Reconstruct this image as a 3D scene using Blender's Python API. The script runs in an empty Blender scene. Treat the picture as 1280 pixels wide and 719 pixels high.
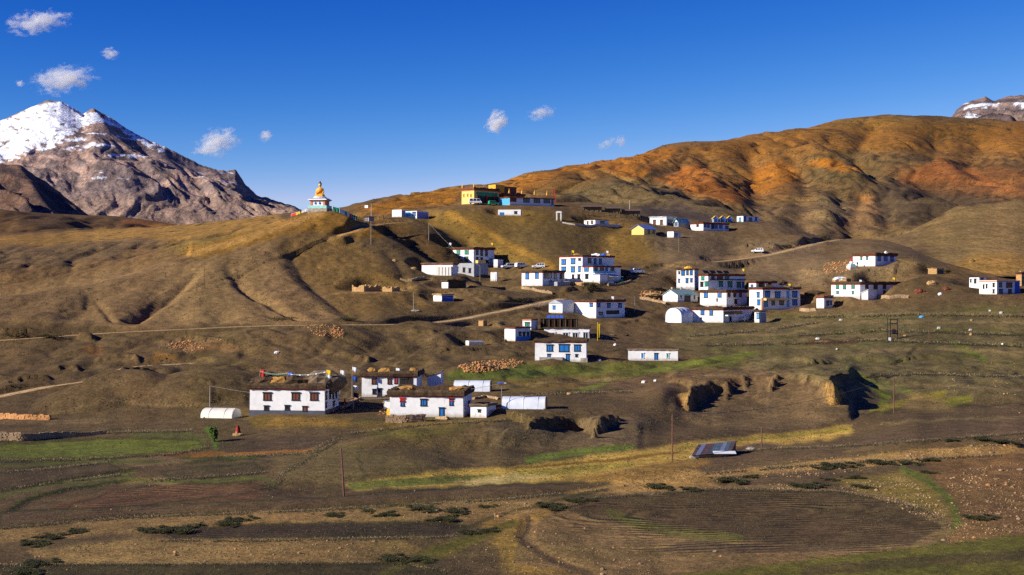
import bpy, bmesh, math, random
import numpy as np
from mathutils import Vector, Matrix
random.seed(7)
rng = np.random.default_rng(7)
R = math.radians
scene = bpy.context.scene
col = scene.collection

# ------------------------------------------------------------------ camera, sky, sun, exposure
F = 1778.0                                  # focal length in photograph pixels (1280 wide)
cam_d = bpy.data.cameras.new('camera')
cam_d.sensor_width = 36.0
cam_d.lens = 36.0 * F / 1280.0
cam_d.clip_start = 0.5
cam_d.clip_end = 60000
cam = bpy.data.objects.new('camera', cam_d)
col.objects.link(cam)
cam.location = (0, 0, 0)
cam.rotation_euler = (R(90), 0, 0)
scene.camera = cam

SUN_EL, SUN_AZ = R(25), R(24)               # azimuth: from the left, turned this much towards the viewer
to_sun = Vector((-math.cos(SUN_AZ) * math.cos(SUN_EL), -math.sin(SUN_AZ) * math.cos(SUN_EL), math.sin(SUN_EL)))
sun_d = bpy.data.lights.new('sun', 'SUN')
sun_d.energy = 5.0
sun_d.angle = R(0.53)
sun_d.color = (1.0, 0.93, 0.82)
sun = bpy.data.objects.new('sun', sun_d)
col.objects.link(sun)
sun.rotation_euler = (-to_sun).to_track_quat('-Z', 'Y').to_euler()

world = bpy.data.worlds.new('World')
scene.world = world
world.use_nodes = True
wn, wl = world.node_tree.nodes, world.node_tree.links
wn.clear()
sky = wn.new('ShaderNodeTexSky')
sky.sky_type = 'NISHITA'
sky.sun_disc = False
sky.sun_elevation = SUN_EL
sky.sun_rotation = math.atan2(to_sun.x, to_sun.y)
sky.altitude = 4400
sky.air_density = 1.0
sky.dust_density = 0.3
sky.ozone_density = 2.0
# one response curve for the whole sky: the deep, dry high-altitude blue of the photograph
sep = wn.new('ShaderNodeSeparateColor'); com = wn.new('ShaderNodeCombineColor')
wl.new(sky.outputs[0], sep.inputs[0])
for i, (ref, power, val, cap) in enumerate(((2.65, 4.0, 2.2, 4.5), (4.30, 2.1, 4.35, 6.0), (6.39, 0.95, 8.4, 9.4))):
    m0 = wn.new('ShaderNodeMath'); m0.operation = 'DIVIDE'; m0.inputs[1].default_value = ref
    m1 = wn.new('ShaderNodeMath'); m1.operation = 'POWER'; m1.inputs[1].default_value = power
    m2 = wn.new('ShaderNodeMath'); m2.operation = 'MULTIPLY'; m2.inputs[1].default_value = val
    m3 = wn.new('ShaderNodeMath'); m3.operation = 'MINIMUM'; m3.inputs[1].default_value = cap
    wl.new(sep.outputs[i], m0.inputs[0]); wl.new(m0.outputs[0], m1.inputs[0]); wl.new(m1.outputs[0], m2.inputs[0]); wl.new(m2.outputs[0], m3.inputs[0]); wl.new(m3.outputs[0], com.inputs[i])
bg = wn.new('ShaderNodeBackground')
bg.inputs['Strength'].default_value = 0.07
wo = wn.new('ShaderNodeOutputWorld')
wl.new(com.outputs[0], bg.inputs['Color'])
wl.new(bg.outputs[0], wo.inputs['Surface'])

scene.view_settings.view_transform = 'Standard'
scene.view_settings.look = 'None'
scene.view_settings.gamma = 1
scene.view_settings.exposure = 0.5
scene.cycles.use_denoising = False
scene.cycles.max_bounces = 10
scene.cycles.volume_bounces = 10
scene.cycles.transparent_max_bounces = 16

# ------------------------------------------------------------------ noise helpers (numpy)
_perm = np.random.RandomState(3).permutation(512).astype(np.int64)
_perm = np.concatenate([_perm, _perm, _perm])
_gr = np.random.RandomState(5).rand(512) * 2 * np.pi
_gx, _gy = np.cos(_gr), np.sin(_gr)
def noise2(x, y):
    xi = np.floor(x).astype(np.int64); yi = np.floor(y).astype(np.int64)
    xf = x - xi; yf = y - yi
    def g(i, j, dx, dy):
        h = _perm[(_perm[(xi + i) & 511] + ((yi + j) & 511)) & 511]
        return _gx[h] * dx + _gy[h] * dy
    u = xf * xf * xf * (xf * (xf * 6 - 15) + 10); v = yf * yf * yf * (yf * (yf * 6 - 15) + 10)
    a = g(0, 0, xf, yf); b = g(1, 0, xf - 1, yf); c = g(0, 1, xf, yf - 1); d = g(1, 1, xf - 1, yf - 1)
    return ((a + u * (b - a)) * (1 - v) + (c + u * (d - c)) * v) * 1.41
def fbm(x, y, n=4, gain=0.5, lac=2.03):
    s = 0; a = 1
    for i in range(n):
        s = s + a * noise2(x + 17.3 * i, y - 9.1 * i); x = x * lac; y = y * lac; a *= gain
    return s
def ridged(x, y, n=4, gain=0.5):
    s = 0; a = 1
    for i in range(n):
        s = s + a * (1 - np.abs(noise2(x + 7.7 * i, y + 3.1 * i)) * 2); x = x * 2.05; y = y * 2.05; a *= gain
    return s
def sstep(a, b, x):
    t = np.clip((x - a) / (b - a), 0, 1); return t * t * (3 - 2 * t)
def smax(a, b, k):
    return 0.5 * (a + b + np.sqrt((a - b) ** 2 + k * k))
def pt(u, v, y):                            # a place in the world from a sight line and a distance estimate
    return np.array([(u - 640) / F * y, y, (360 - v) / F * y])

# ------------------------------------------------------------------ materials
def lin(c):
    return tuple((x / 255 / 12.92) if x / 255 <= 0.04045 else ((x / 255 + 0.055) / 1.055) ** 2.4 for x in c)
MATS = {}
def mat(name, c, rough=0.85, var=0.18, scale=2.0, bump=0.2, metal=0.0, spec=0.3, stain=None):
    if name in MATS: return MATS[name]
    m = bpy.data.materials.new(name); m.use_nodes = True
    n, l = m.node_tree.nodes, m.node_tree.links
    b = n['Principled BSDF']
    b.inputs['Roughness'].default_value = rough
    b.inputs['Metallic'].default_value = metal
    b.inputs['Specular IOR Level'].default_value = spec
    tc = n.new('ShaderNodeTexCoord')
    nz = n.new('ShaderNodeTexNoise'); nz.inputs['Scale'].default_value = scale; nz.inputs['Detail'].default_value = 5
    l.new(tc.outputs['Object'], nz.inputs['Vector'])
    rp = n.new('ShaderNodeValToRGB')
    rp.color_ramp.elements[0].position = 0.3; rp.color_ramp.elements[1].position = 0.7
    lo = [x * (1 - var) for x in c]; hi = [min(0.95, x * (1 + var)) for x in c]
    rp.color_ramp.elements[0].color = (*lo, 1); rp.color_ramp.elements[1].color = (*hi, 1)
    l.new(nz.outputs[0], rp.inputs[0])
    out = rp.outputs[0]
    if stain:
        n2 = n.new('ShaderNodeTexNoise'); n2.inputs['Scale'].default_value = 0.55; n2.inputs['Detail'].default_value = 8
        n2.inputs['Roughness'].default_value = 0.7
        mp = n.new('ShaderNodeMapping'); mp.inputs['Scale'].default_value = (1.6, 1.6, 0.6)
        l.new(tc.outputs['Object'], mp.inputs[0]); l.new(mp.outputs[0], n2.inputs['Vector'])
        r2 = n.new('ShaderNodeValToRGB'); r2.color_ramp.elements[0].position = 0.56; r2.color_ramp.elements[1].position = 0.72
        r2.color_ramp.elements[0].color = (0, 0, 0, 1); r2.color_ramp.elements[1].color = (0.75, 0.75, 0.75, 1)
        l.new(n2.outputs[0], r2.inputs[0])
        mx = n.new('ShaderNodeMixRGB'); mx.inputs[2].default_value = (*stain, 1)
        l.new(r2.outputs[0], mx.inputs[0]); l.new(out, mx.inputs[1]); out = mx.outputs[0]
        sx = n.new('ShaderNodeSeparateXYZ'); l.new(tc.outputs['Object'], sx.inputs[0])      # mud splash along the foot of the wall
        ad = n.new('ShaderNodeMath'); ad.operation = 'MULTIPLY_ADD'; ad.inputs[1].default_value = -1.6; l.new(n2.outputs[0], ad.inputs[0]); l.new(sx.outputs[2], ad.inputs[2])
        r3 = n.new('ShaderNodeMapRange'); r3.inputs[1].default_value = -0.75; r3.inputs[2].default_value = -0.1; r3.inputs[3].default_value = 0.7; r3.inputs[4].default_value = 0.0; l.new(ad.outputs[0], r3.inputs[0])
        m3 = n.new('ShaderNodeMixRGB'); m3.inputs[2].default_value = (0.33, 0.25, 0.17, 1); l.new(r3.outputs[0], m3.inputs[0]); l.new(out, m3.inputs[1]); out = m3.outputs[0]
    l.new(out, b.inputs['Base Color'])
    if bump:
        bp = n.new('ShaderNodeBump'); bp.inputs['Strength'].default_value = bump; bp.inputs['Distance'].default_value = 0.05
        l.new(nz.outputs[0], bp.inputs['Height']); l.new(bp.outputs[0], b.inputs['Normal'])
    MATS[name] = m
    return m
WHITE = mat('whitewash', (0.80, 0.79, 0.77), 0.9, 0.07, 1.3, 0.25, stain=(0.5, 0.42, 0.33))
GREYW = mat('grey_plaster', (0.34, 0.34, 0.36), 0.9, 0.12, 1.3)
PLINTH = mat('dark_plinth', (0.09, 0.09, 0.11), 0.9, 0.2, 1.0)
CREAM = mat('cream_paint', (0.78, 0.52, 0.16), 0.85, 0.08, 1.2)
YELLOW = mat('yellow_paint', (0.75, 0.38, 0.03), 0.8, 0.1, 1.2)
STRAW = mat('dark_brush', (0.075, 0.045, 0.022), 0.95, 0.5, 3.0, 0.6)
HAY = mat('golden_straw', (0.36, 0.19, 0.045), 0.95, 0.35, 3.0, 0.6)
MUD = mat('mud_roof', (0.16, 0.11, 0.065), 0.95, 0.25, 1.5, 0.4)
MUDB = mat('mud_brick', (0.42, 0.25, 0.10), 0.95, 0.3, 1.8, 0.6)
BAND = mat('red_band', (0.50, 0.045, 0.02), 0.85, 0.2, 1.5)
FRAME = mat('black_frame', (0.02, 0.018, 0.018), 0.7, 0.2, 4, 0.05)
WFRAME = mat('white_frame', (0.7, 0.7, 0.7), 0.7, 0.1, 4, 0.05)
BROWN = mat('brown_wood', (0.17, 0.045, 0.02), 0.6, 0.25, 4, 0.1)
GREEN = mat('green_paint', (0.01, 0.28, 0.17), 0.45, 0.15, 4, 0.05)
BLUE = mat('blue_paint', (0.015, 0.17, 0.50), 0.45, 0.15, 4, 0.05)
SKYB = mat('sky_blue_paint', (0.08, 0.36, 0.62), 0.5, 0.12, 4, 0.05)
DARK = mat('dark_glass', (0.018, 0.02, 0.028), 0.12, 0.2, 3, 0.0, spec=0.5)
DOORD = mat('dark_door', (0.03, 0.02, 0.017), 0.6, 0.2, 3, 0.05)
STONE = mat('field_stone', (0.36, 0.24, 0.13), 0.9, 0.45, 0.35, 0.5)
STONEO = mat('orange_stone', (0.46, 0.22, 0.08), 0.9, 0.4, 0.6, 0.5)
GREYST = mat('grey_stone', (0.33, 0.29, 0.24), 0.9, 0.35, 1.2, 0.5)
POLEW = mat('weathered_wood', (0.16, 0.075, 0.045), 0.85, 0.25, 2, 0.2)
POLEG = mat('grey_pole', (0.30, 0.25, 0.2), 0.6, 0.15, 2, 0.1)
PLAST = mat('greenhouse_film', (0.66, 0.69, 0.74), 0.4, 0.12, 0.7, 0.2)
TENT = mat('white_film', (0.72, 0.68, 0.58), 0.5, 0.12, 0.7, 0.2)
TIN = mat('grey_tin', (0.35, 0.37, 0.42), 0.45, 0.15, 1.2, 0.1, metal=0.3)
BTIN = mat('blue_tin', (0.16, 0.24, 0.50), 0.45, 0.15, 1.2, 0.1)
GTIN = mat('green_tin', (0.30, 0.46, 0.38), 0.45, 0.15, 1.2, 0.1)
RUST = mat('rusty_tin', (0.15, 0.095, 0.07), 0.7, 0.35, 1.0, 0.2)
TEALT = mat('teal_tin', (0.12, 0.17, 0.19), 0.6, 0.3, 1.0, 0.2)
GOLD = mat('gold_paint', (0.85, 0.42, 0.03), 0.35, 0.08, 3, 0.05, spec=0.5)
BLACK = mat('black_paint', (0.015, 0.014, 0.02), 0.5, 0.2, 3, 0.05)
TEAL = mat('teal_paint', (0.30, 0.62, 0.58), 0.7, 0.12, 2, 0.1)
ORANGE = mat('orange_paint', (0.62, 0.20, 0.05), 0.7, 0.15, 2, 0.1)
CARW = mat('white_car_paint', (0.8, 0.8, 0.8), 0.25, 0.03, 3, 0.0, spec=0.5)
TYRE = mat('tyre_rubber', (0.015, 0.015, 0.015), 0.9, 0.2, 5, 0.0)
REDC = mat('red_cloth', (0.55, 0.03, 0.02), 0.9, 0.2, 3, 0.1)
YELC = mat('yellow_cloth', (0.75, 0.50, 0.02), 0.9, 0.15, 3, 0.1)
BLUC = mat('blue_cloth', (0.03, 0.10, 0.45), 0.9, 0.15, 3, 0.1)
GRNC = mat('green_cloth', (0.02, 0.30, 0.14), 0.9, 0.15, 3, 0.1)
WHTC = mat('white_cloth', (0.72, 0.72, 0.72), 0.9, 0.08, 3, 0.1)
SKIN = mat('skin', (0.40, 0.22, 0.14), 0.6, 0.1, 3, 0.0)
LEAF = mat('juniper_leaf', (0.050, 0.050, 0.012), 0.9, 0.5, 1.5, 0.0)
LEAFG = mat('willow_leaf', (0.09, 0.15, 0.03), 0.8, 0.35, 1.5, 0.0)
TWIG = mat('twig', (0.08, 0.05, 0.03), 0.9, 0.3, 3, 0.0)

def ground_mat(name, scale=1.0, bump=1.0, furrow=False, speck=(0.03, 0.02, 0.01)):
    m = bpy.data.materials.new(name); m.use_nodes = True
    n, l = m.node_tree.nodes, m.node_tree.links
    b = n['Principled BSDF']; b.inputs['Roughness'].default_value = 0.95
    b.inputs['Specular IOR Level'].default_value = 0.15
    at = n.new('ShaderNodeAttribute'); at.attribute_name = 'Col'
    tc = n.new('ShaderNodeTexCoord')
    def noise(sc, det, rgh=0.6):
        z = n.new('ShaderNodeTexNoise'); z.inputs['Scale'].default_value = sc * scale
        z.inputs['Detail'].default_value = det; z.inputs['Roughness'].default_value = rgh
        l.new(tc.outputs['Object'], z.inputs['Vector']); return z
    big, mid, fine = noise(0.05, 4), noise(0.45, 6, 0.65), noise(2.2, 5, 0.7)
    def rng_(z, lo, hi, a=0.3, c=0.7):
        r = n.new('ShaderNodeMapRange'); r.inputs[1].default_value = a; r.inputs[2].default_value = c
        r.inputs[3].default_value = lo; r.inputs[4].default_value = hi
        l.new(z.outputs[0], r.inputs[0]); return r
    r1, r2, r3 = rng_(big, 0.85, 1.15), rng_(mid, 0.66, 1.34), rng_(fine, 0.5, 1.5)
    m1 = n.new('ShaderNodeMath'); m1.operation = 'MULTIPLY'; l.new(r1.outputs[0], m1.inputs[0]); l.new(r2.outputs[0], m1.inputs[1])
    m2 = n.new('ShaderNodeMath'); m2.operation = 'MULTIPLY'; l.new(m1.outputs[0], m2.inputs[0]); l.new(r3.outputs[0], m2.inputs[1])
    vm = n.new('ShaderNodeVectorMath'); vm.operation = 'SCALE'
    l.new(at.outputs['Color'], vm.inputs[0]); l.new(m2.outputs[0], vm.inputs['Scale'])
    # dark scrub / clod specks
    sp = noise(1.1, 3, 0.5)
    rs = n.new('ShaderNodeValToRGB'); rs.color_ramp.elements[0].position = 0.66; rs.color_ramp.elements[1].position = 0.74
    rs.color_ramp.elements[0].color = (0, 0, 0, 1); rs.color_ramp.elements[1].color = (0.55, 0.55, 0.55, 1)
    l.new(sp.outputs[0], rs.inputs[0])
    mx = n.new('ShaderNodeMixRGB'); mx.inputs[2].default_value = (*speck, 1)
    l.new(rs.outputs[0], mx.inputs[0]); l.new(vm.outputs[0], mx.inputs[1])
    l.new(mx.outputs[0], b.inputs['Base Color'])
    h = n.new('ShaderNodeMath'); h.operation = 'ADD'
    hm = n.new('ShaderNodeMath'); hm.operation = 'MULTIPLY'; hm.inputs[1].default_value = 0.35
    l.new(fine.outputs[0], hm.inputs[0]); l.new(mid.outputs[0], h.inputs[0]); l.new(hm.outputs[0], h.inputs[1])
    hout = h.outputs[0]
    if furrow:
        fa = n.new('ShaderNodeAttribute'); fa.attribute_name = 'Furrow'
        sx = n.new('ShaderNodeSeparateXYZ'); l.new(fa.outputs['Vector'], sx.inputs[0])
        ph = n.new('ShaderNodeMath'); ph.operation = 'MULTIPLY'; ph.inputs[1].default_value = 2 * math.pi
        l.new(sx.outputs[0], ph.inputs[0])
        sn = n.new('ShaderNodeMath'); sn.operation = 'SINE'; l.new(ph.outputs[0], sn.inputs[0])
        am = n.new('ShaderNodeMath'); am.operation = 'MULTIPLY'; l.new(sn.outputs[0], am.inputs[0]); l.new(sx.outputs[1], am.inputs[1])
        ad = n.new('ShaderNodeMath'); ad.operation = 'ADD'; l.new(am.outputs[0], ad.inputs[0]); l.new(hout, ad.inputs[1])
        hout = ad.outputs[0]
    bp = n.new('ShaderNodeBump'); bp.inputs['Strength'].default_value = 0.9; bp.inputs['Distance'].default_value = 0.55 * bump / scale
    l.new(hout, bp.inputs['Height']); l.new(bp.outputs[0], b.inputs['Normal'])
    return m
G_MAIN = ground_mat('earth_ground', 1.0, 0.55, True)
G_HILL = ground_mat('hill_ground', 0.30, 0.5)
G_ROCK = ground_mat('mountain_rock', 0.03, 1.1, speck=(0.06, 0.045, 0.04))

# ------------------------------------------------------------------ object helpers
def tag(o, label=None, cat=None, group=None, kind=None):
    if label: o['label'] = label
    if cat: o['category'] = cat
    if group: o['group'] = group
    if kind: o['kind'] = kind
    return o
def thing(name, loc, label, cat, group=None):
    o = bpy.data.objects.new(name, None); col.objects.link(o)
    o.empty_display_size = 0.5; o.location = Vector(loc); tag(o, label, cat, group); return o
class MB:
    def __init__(s): s.v = []; s.f = []
    def add(s, vs, fs):
        k = len(s.v); s.v += [tuple(map(float, p)) for p in vs]; s.f += [tuple(i + k for i in f) for f in fs]; return s
    def box(s, o, x, y, z):                 # corner + three edge vectors
        o, x, y, z = map(np.asarray, (o, x, y, z))
        s.add([o, o + x, o + x + y, o + y, o + z, o + x + z, o + x + y + z, o + y + z],
              [(3, 2, 1, 0), (4, 5, 6, 7), (0, 1, 5, 4), (1, 2, 6, 5), (2, 3, 7, 6), (3, 0, 4, 7)]); return s
    def cbox(s, c, x, y, z):
        c, x, y, z = map(np.asarray, (c, x, y, z)); return s.box(c - x / 2 - y / 2 - z / 2, x, y, z)
    def tube(s, pts, rad, n=6):
        pts = [np.asarray(p, float) for p in pts]; rad = rad if hasattr(rad, '__len__') else [rad] * len(pts)
        k = len(s.v)
        for i, p in enumerate(pts):
            d = pts[min(i + 1, len(pts) - 1)] - pts[max(i - 1, 0)]; d = d / (np.linalg.norm(d) + 1e-9)
            a = np.cross(d, (0, 0, 1)); a = np.cross(d, (1, 0, 0)) if np.linalg.norm(a) < 0.1 else a; a = a / np.linalg.norm(a); b = np.cross(d, a)
            for j in range(n):
                t = 2 * math.pi * j / n; s.v.append(tuple(p + rad[i] * (math.cos(t) * a + math.sin(t) * b)))
        for i in range(len(pts) - 1):
            for j in range(n):
                s.f.append((k + i * n + j, k + (i + 1) * n + j, k + (i + 1) * n + (j + 1) % n, k + i * n + (j + 1) % n))
        s.f.append(tuple(k + j for j in range(n))); s.f.append(tuple(k + (len(pts) - 1) * n + j for j in reversed(range(n))))
        return s
    def lathe(s, c, prof, n=12, sx=1, sy=1):
        k = len(s.v); c = np.asarray(c, float)
        for r, z in prof:
            for j in range(n):
                t = 2 * math.pi * j / n; s.v.append((c[0] + r * sx * math.cos(t), c[1] + r * sy * math.sin(t), c[2] + z))
        for i in range(len(prof) - 1):
            for j in range(n):
                s.f.append((k + i * n + j, k + i * n + (j + 1) % n, k + (i + 1) * n + (j + 1) % n, k + (i + 1) * n + j))
        s.f.append(tuple(k + j for j in reversed(range(n)))); s.f.append(tuple(k + (len(prof) - 1) * n + j for j in range(n)))
        return s
    def ball(s, c, rx, ry, rz, n=10, m=6):
        return s.lathe(c, [(max(0.02, math.sin(math.pi * i / m)), -math.cos(math.pi * i / m) * rz) for i in range(m + 1)], n, rx, ry)
    def build(s, name, m, parent=None, smooth=False):
        me = bpy.data.meshes.new(name); me.from_pydata(s.v, [], s.f); me.update()
        me.materials.append(m)
        if smooth: me.polygons.foreach_set('use_smooth', [True] * len(me.polygons))
        o = bpy.data.objects.new(name, me); col.objects.link(o)
        if parent: o.parent = parent
        return o
def loose(o, loc):                          # set the origin of a single-mesh thing
    o.location = Vector(loc); return o
def grid_mesh(name, X, Y, Z, m, cols, furrow=None):
    na, ny = X.shape
    me = bpy.data.meshes.new(name)
    co = np.stack([X, Y, Z], -1).reshape(-1, 3).astype(np.float32)
    idx = np.arange(na * ny).reshape(na, ny)
    q = np.stack([idx[:-1, :-1], idx[1:, :-1], idx[1:, 1:], idx[:-1, 1:]], -1).reshape(-1, 4).astype(np.int32)
    me.vertices.add(len(co)); me.vertices.foreach_set('co', co.ravel())
    me.loops.add(q.size); me.loops.foreach_set('vertex_index', q.ravel())
    me.polygons.add(len(q)); me.polygons.foreach_set('loop_start', np.arange(0, q.size, 4, dtype=np.int32))
    me.polygons.foreach_set('loop_total', np.full(len(q), 4, np.int32))
    me.polygons.foreach_set('use_smooth', np.ones(len(q), bool))
    ca = me.color_attributes.new('Col', 'FLOAT_COLOR', 'POINT')
    c4 = np.ones((len(co), 4), np.float32); c4[:, :3] = cols.reshape(-1, 3); ca.data.foreach_set('color', c4.ravel())
    if furrow is not None:
        fa = me.attributes.new('Furrow', 'FLOAT_VECTOR', 'POINT'); fa.data.foreach_set('vector', furrow.reshape(-1, 3).astype(np.float32).ravel())
    me.update(calc_edges=True); me.validate()
    me.materials.append(m)
    o = bpy.data.objects.new(name, me); col.objects.link(o); o['kind'] = 'structure'
    return o
# ------------------------------------------------------------------ what the ground is made of (soil, grass, straw, rock), surveyed from the photograph
OX, OY, CW, CH = 300, 60, 1880, 860
_cv, _cu = np.meshgrid(np.arange(CH) - OY, np.arange(CW) - OX, indexing='ij')
soil = np.zeros((CH, CW, 3), np.float32)
K = np.array([1.12, 1.08, 0.90], np.float32)
def A(c): return np.array(lin(c), np.float32) * K
_t = np.clip((_cv - 420) / 160, 0, 1)[..., None]
soil[:] = A((92, 74, 50)) * (1 - _t) + A((84, 68, 46)) * _t
_wu = fbm(_cu / 26.0, _cv / 13.0, 3) * 7; _wv = fbm(_cu / 26.0 + 50, _cv / 13.0 + 9, 3) * 3
def blur(m, r):
    for ax in (0, 1):
        k = max(1, int(r if ax else r * 0.6))
        c = np.cumsum(np.pad(m, [(k + 1, k) if ax == a else (0, 0) for a in (0, 1)], mode='edge'), axis=ax)
        n = m.shape[ax]
        sl = lambda a, b: tuple(slice(a, b) if ax == q else slice(None) for q in (0, 1))
        m = (c[sl(2 * k + 1, 2 * k + 1 + n)] - c[sl(0, n)]) / (2 * k + 1)
    return m
def pmask(pts, feather=4, wk=1.0):
    P = np.array(pts, float); m = np.zeros((CH, CW), np.float32)
    u0, u1 = int(P[:, 0].min()) - 30 + OX, int(P[:, 0].max()) + 30 + OX
    v0, v1 = int(P[:, 1].min()) - 15 + OY, int(P[:, 1].max()) + 15 + OY
    u0, v0 = max(u0, 0), max(v0, 0); u1, v1 = min(u1, CW), min(v1, CH)
    U = (_cu + _wu * wk)[v0:v1, u0:u1]; V = (_cv + _wv * wk)[v0:v1, u0:u1]
    inside = np.zeros(U.shape, bool)
    for (xa, ya), (xb, yb) in zip(P, np.roll(P, -1, 0)):
        if ya == yb: continue
        inside ^= ((ya > V) != (yb > V)) & (U < (xb - xa) * (V - ya) / (yb - ya) + xa)
    m[v0:v1, u0:u1] = inside
    w0, w1, h0, h1 = max(u0 - 20, 0), min(u1 + 20, CW), max(v0 - 20, 0), min(v1 + 20, CH)
    m[h0:h1, w0:w1] = blur(m[h0:h1, w0:w1], feather)
    return m
def paint(pts, c, feather=4, a=1.0):
    global soil
    m = (pmask(pts, feather) * a)[..., None]; soil = soil * (1 - m) + A(c) * m
def stroke(pts, w, c, a=1.0, warp=0.5):
    global soil
    P = np.array(pts, float); u0, u1 = int(P[:, 0].min() - w - 12) + OX, int(P[:, 0].max() + w + 12) + OX
    v0, v1 = int(P[:, 1].min() - w - 8) + OY, int(P[:, 1].max() + w + 8) + OY
    u0, v0 = max(u0, 0), max(v0, 0); u1, v1 = min(u1, CW), min(v1, CH)
    U = (_cu + _wu * warp)[v0:v1, u0:u1]; V = (_cv + _wv * warp)[v0:v1, u0:u1]
    d = np.full(U.shape, 1e9)
    for a_, b_ in zip(P[:-1], P[1:]):
        e = b_ - a_; t = np.clip(((U - a_[0]) * e[0] + (V - a_[1]) * e[1]) / (e @ e + 1e-9), 0, 1)
        d = np.minimum(d, np.hypot(U - a_[0] - t * e[0], V - a_[1] - t * e[1]))
    m = (sstep(w * 0.5 + 1.2, w * 0.5 - 0.8, d) * a)[..., None]
    soil[v0:v1, u0:u1] = soil[v0:v1, u0:u1] * (1 - m) + A(c) * m
# far left
paint([(-300, 255), (0, 262), (60, 266), (215, 279), (230, 292), (-300, 300)], (86, 64, 40))
paint([(150, 274), (215, 279), (240, 285), (170, 287)], (126, 78, 38), 6)
paint([(-300, 292), (0, 293), (100, 289), (190, 283), (240, 279), (345, 268), (360, 285), (230, 303), (100, 312), (-300, 322)], (138, 105, 54))
paint([(-300, 315), (60, 308), (170, 298), (215, 300), (160, 315), (80, 330), (0, 335), (-300, 340)], (104, 84, 58))
paint([(-300, 340), (80, 332), (160, 315), (240, 300), (340, 286), (330, 296), (240, 320), (120, 350), (0, 364), (-300, 380)], (106, 83, 54))
paint([(190, 312), (240, 300), (335, 286), (325, 298), (240, 315)], (108, 88, 46), 5)
# statue hill
paint([(230, 312), (330, 285), (390, 264), (440, 264), (520, 285), (470, 300), (420, 292), (350, 296), (290, 320), (240, 330)], (120, 88, 36))
paint([(-100, 380), (80, 350), (180, 332), (260, 322), (330, 300), (440, 395), (400, 404), (150, 410), (0, 402)], (114, 91, 62))
paint([(240, 335), (280, 328), (310, 400), (180, 405)], (124, 100, 68), 10, 0.8)
for q_ in ([(300, 328), (330, 352), (352, 372)], [(255, 345), (250, 400)], [(268, 352), (292, 404)], [(200, 352), (170, 392)], [(60, 372), (40, 400)], [(420, 300), (440, 360)], [(455, 300), (470, 360)], [(355, 330), (400, 400)]):
    stroke(q_, 1.6, (96, 76, 52), .7)
paint([(350, 296), (430, 290), (480, 330), (560, 390), (430, 395), (375, 345)], (106, 83, 48), 12)
stroke([(400, 266), (372, 278), (345, 286), (300, 301), (240, 318)], 8, (142, 108, 60), 0.8)
stroke([(500, 276), (470, 281), (440, 285), (424, 295)], 4, (150, 116, 70), 0.9)
stroke([(300, 386), (360, 378), (430, 367), (500, 365), (540, 350), (548, 340)], 2.2, (136, 108, 72), 0.8)
stroke([(265, 358), (285, 390), (300, 404)], 2, (124, 98, 66), 0.6)
stroke([(540, 350), (575, 360), (600, 375), (620, 390)], 2.5, (130, 104, 70), 0.7)
stroke([(520, 350), (570, 372), (590, 380)], 2, (126, 100, 68), 0.6)
paint([(470, 282), (560, 290), (620, 330), (560, 345), (500, 310)], (82, 62, 36), 10)
# central slope below the monastery
paint([(500, 268), (640, 258), (720, 262), (820, 290), (860, 320), (700, 345), (640, 330), (560, 300)], (112, 88, 42), 12)
stroke([(560, 268), (590, 282), (640, 308), (690, 332)], 9, (152, 114, 48), 0.85)
paint([(630, 290), (700, 272), (760, 290), (740, 320), (680, 325)], (104, 84, 48), 10)
# slopes to the right
paint([(800, 290), (960, 290), (1130, 292), (1150, 330), (1060, 360), (840, 345)], (108, 90, 66), 10)
paint([(930, 285), (960, 282), (990, 290), (960, 297)], (152, 112, 50), 5)
stroke([(880, 325), (960, 318), (1030, 302), (1055, 296)], 3, (140, 112, 80), 0.9)
stroke([(750, 340), (800, 346), (850, 330), (930, 322)], 2.5, (136, 110, 76), 0.8)
# orange hill
paint([(380, 266), (520, 240), (640, 220), (845, 182), (1070, 143), (1290, 150), (1600, 160), (1600, 330), (960, 300), (700, 268), (640, 262)], (104, 82, 52), 3)
paint([(440, 262), (520, 240), (580, 236), (570, 255), (480, 268)], (138, 92, 28), 5)
paint([(620, 240), (640, 222), (700, 212), (735, 206), (690, 224), (680, 236)], (150, 98, 34), 4)
paint([(690, 214), (760, 198), (800, 191), (850, 183), (845, 196), (800, 205), (830, 210), (795, 224), (750, 214)], (148, 96, 36), 4)
paint([(660, 238), (700, 222), (765, 210), (770, 225), (720, 245)], (98, 80, 48), 5)
paint([(850, 190), (900, 180), (1000, 160), (1070, 146), (1280, 152), (1600, 160), (1600, 200), (1100, 186), (1000, 196), (930, 205)], (116, 85, 40), 8)
paint([(820, 225), (872, 203), (905, 222), (936, 247), (925, 252), (860, 242)], (146, 88, 36), 4)
paint([(870, 200), (940, 200), (945, 235), (930, 245)], (116, 90, 46), 5)
paint([(938, 212), (985, 200), (1000, 222), (960, 240), (940, 240)], (150, 98, 32), 5)
paint([(960, 192), (1020, 176), (1045, 190), (1100, 222), (1060, 235), (1000, 215)], (96, 78, 48), 5)
paint([(1000, 205), (1040, 200), (1085, 215), (1040, 212)], (150, 96, 30), 4)
paint([(700, 250), (760, 222), (830, 236), (880, 252), (960, 272), (930, 285), (780, 272)], (100, 84, 56), 6)
paint([(760, 216), (830, 236), (820, 232), (780, 226)], (170, 132, 70), 4)
paint([(800, 258), (850, 256), (900, 268), (890, 280), (800, 272)], (78, 66, 58), 6)
paint([(1120, 225), (1178, 196), (1215, 212), (1285, 242), (1240, 252), (1160, 240), (1120, 232)], (136, 86, 50), 4)
paint([(1110, 236), (1170, 232), (1215, 244), (1270, 262), (1150, 280), (1120, 262)], (82, 66, 48), 5)
paint([(1072, 243), (1112, 246), (1115, 270), (1062, 278)], (148, 102, 58), 6)
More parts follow.
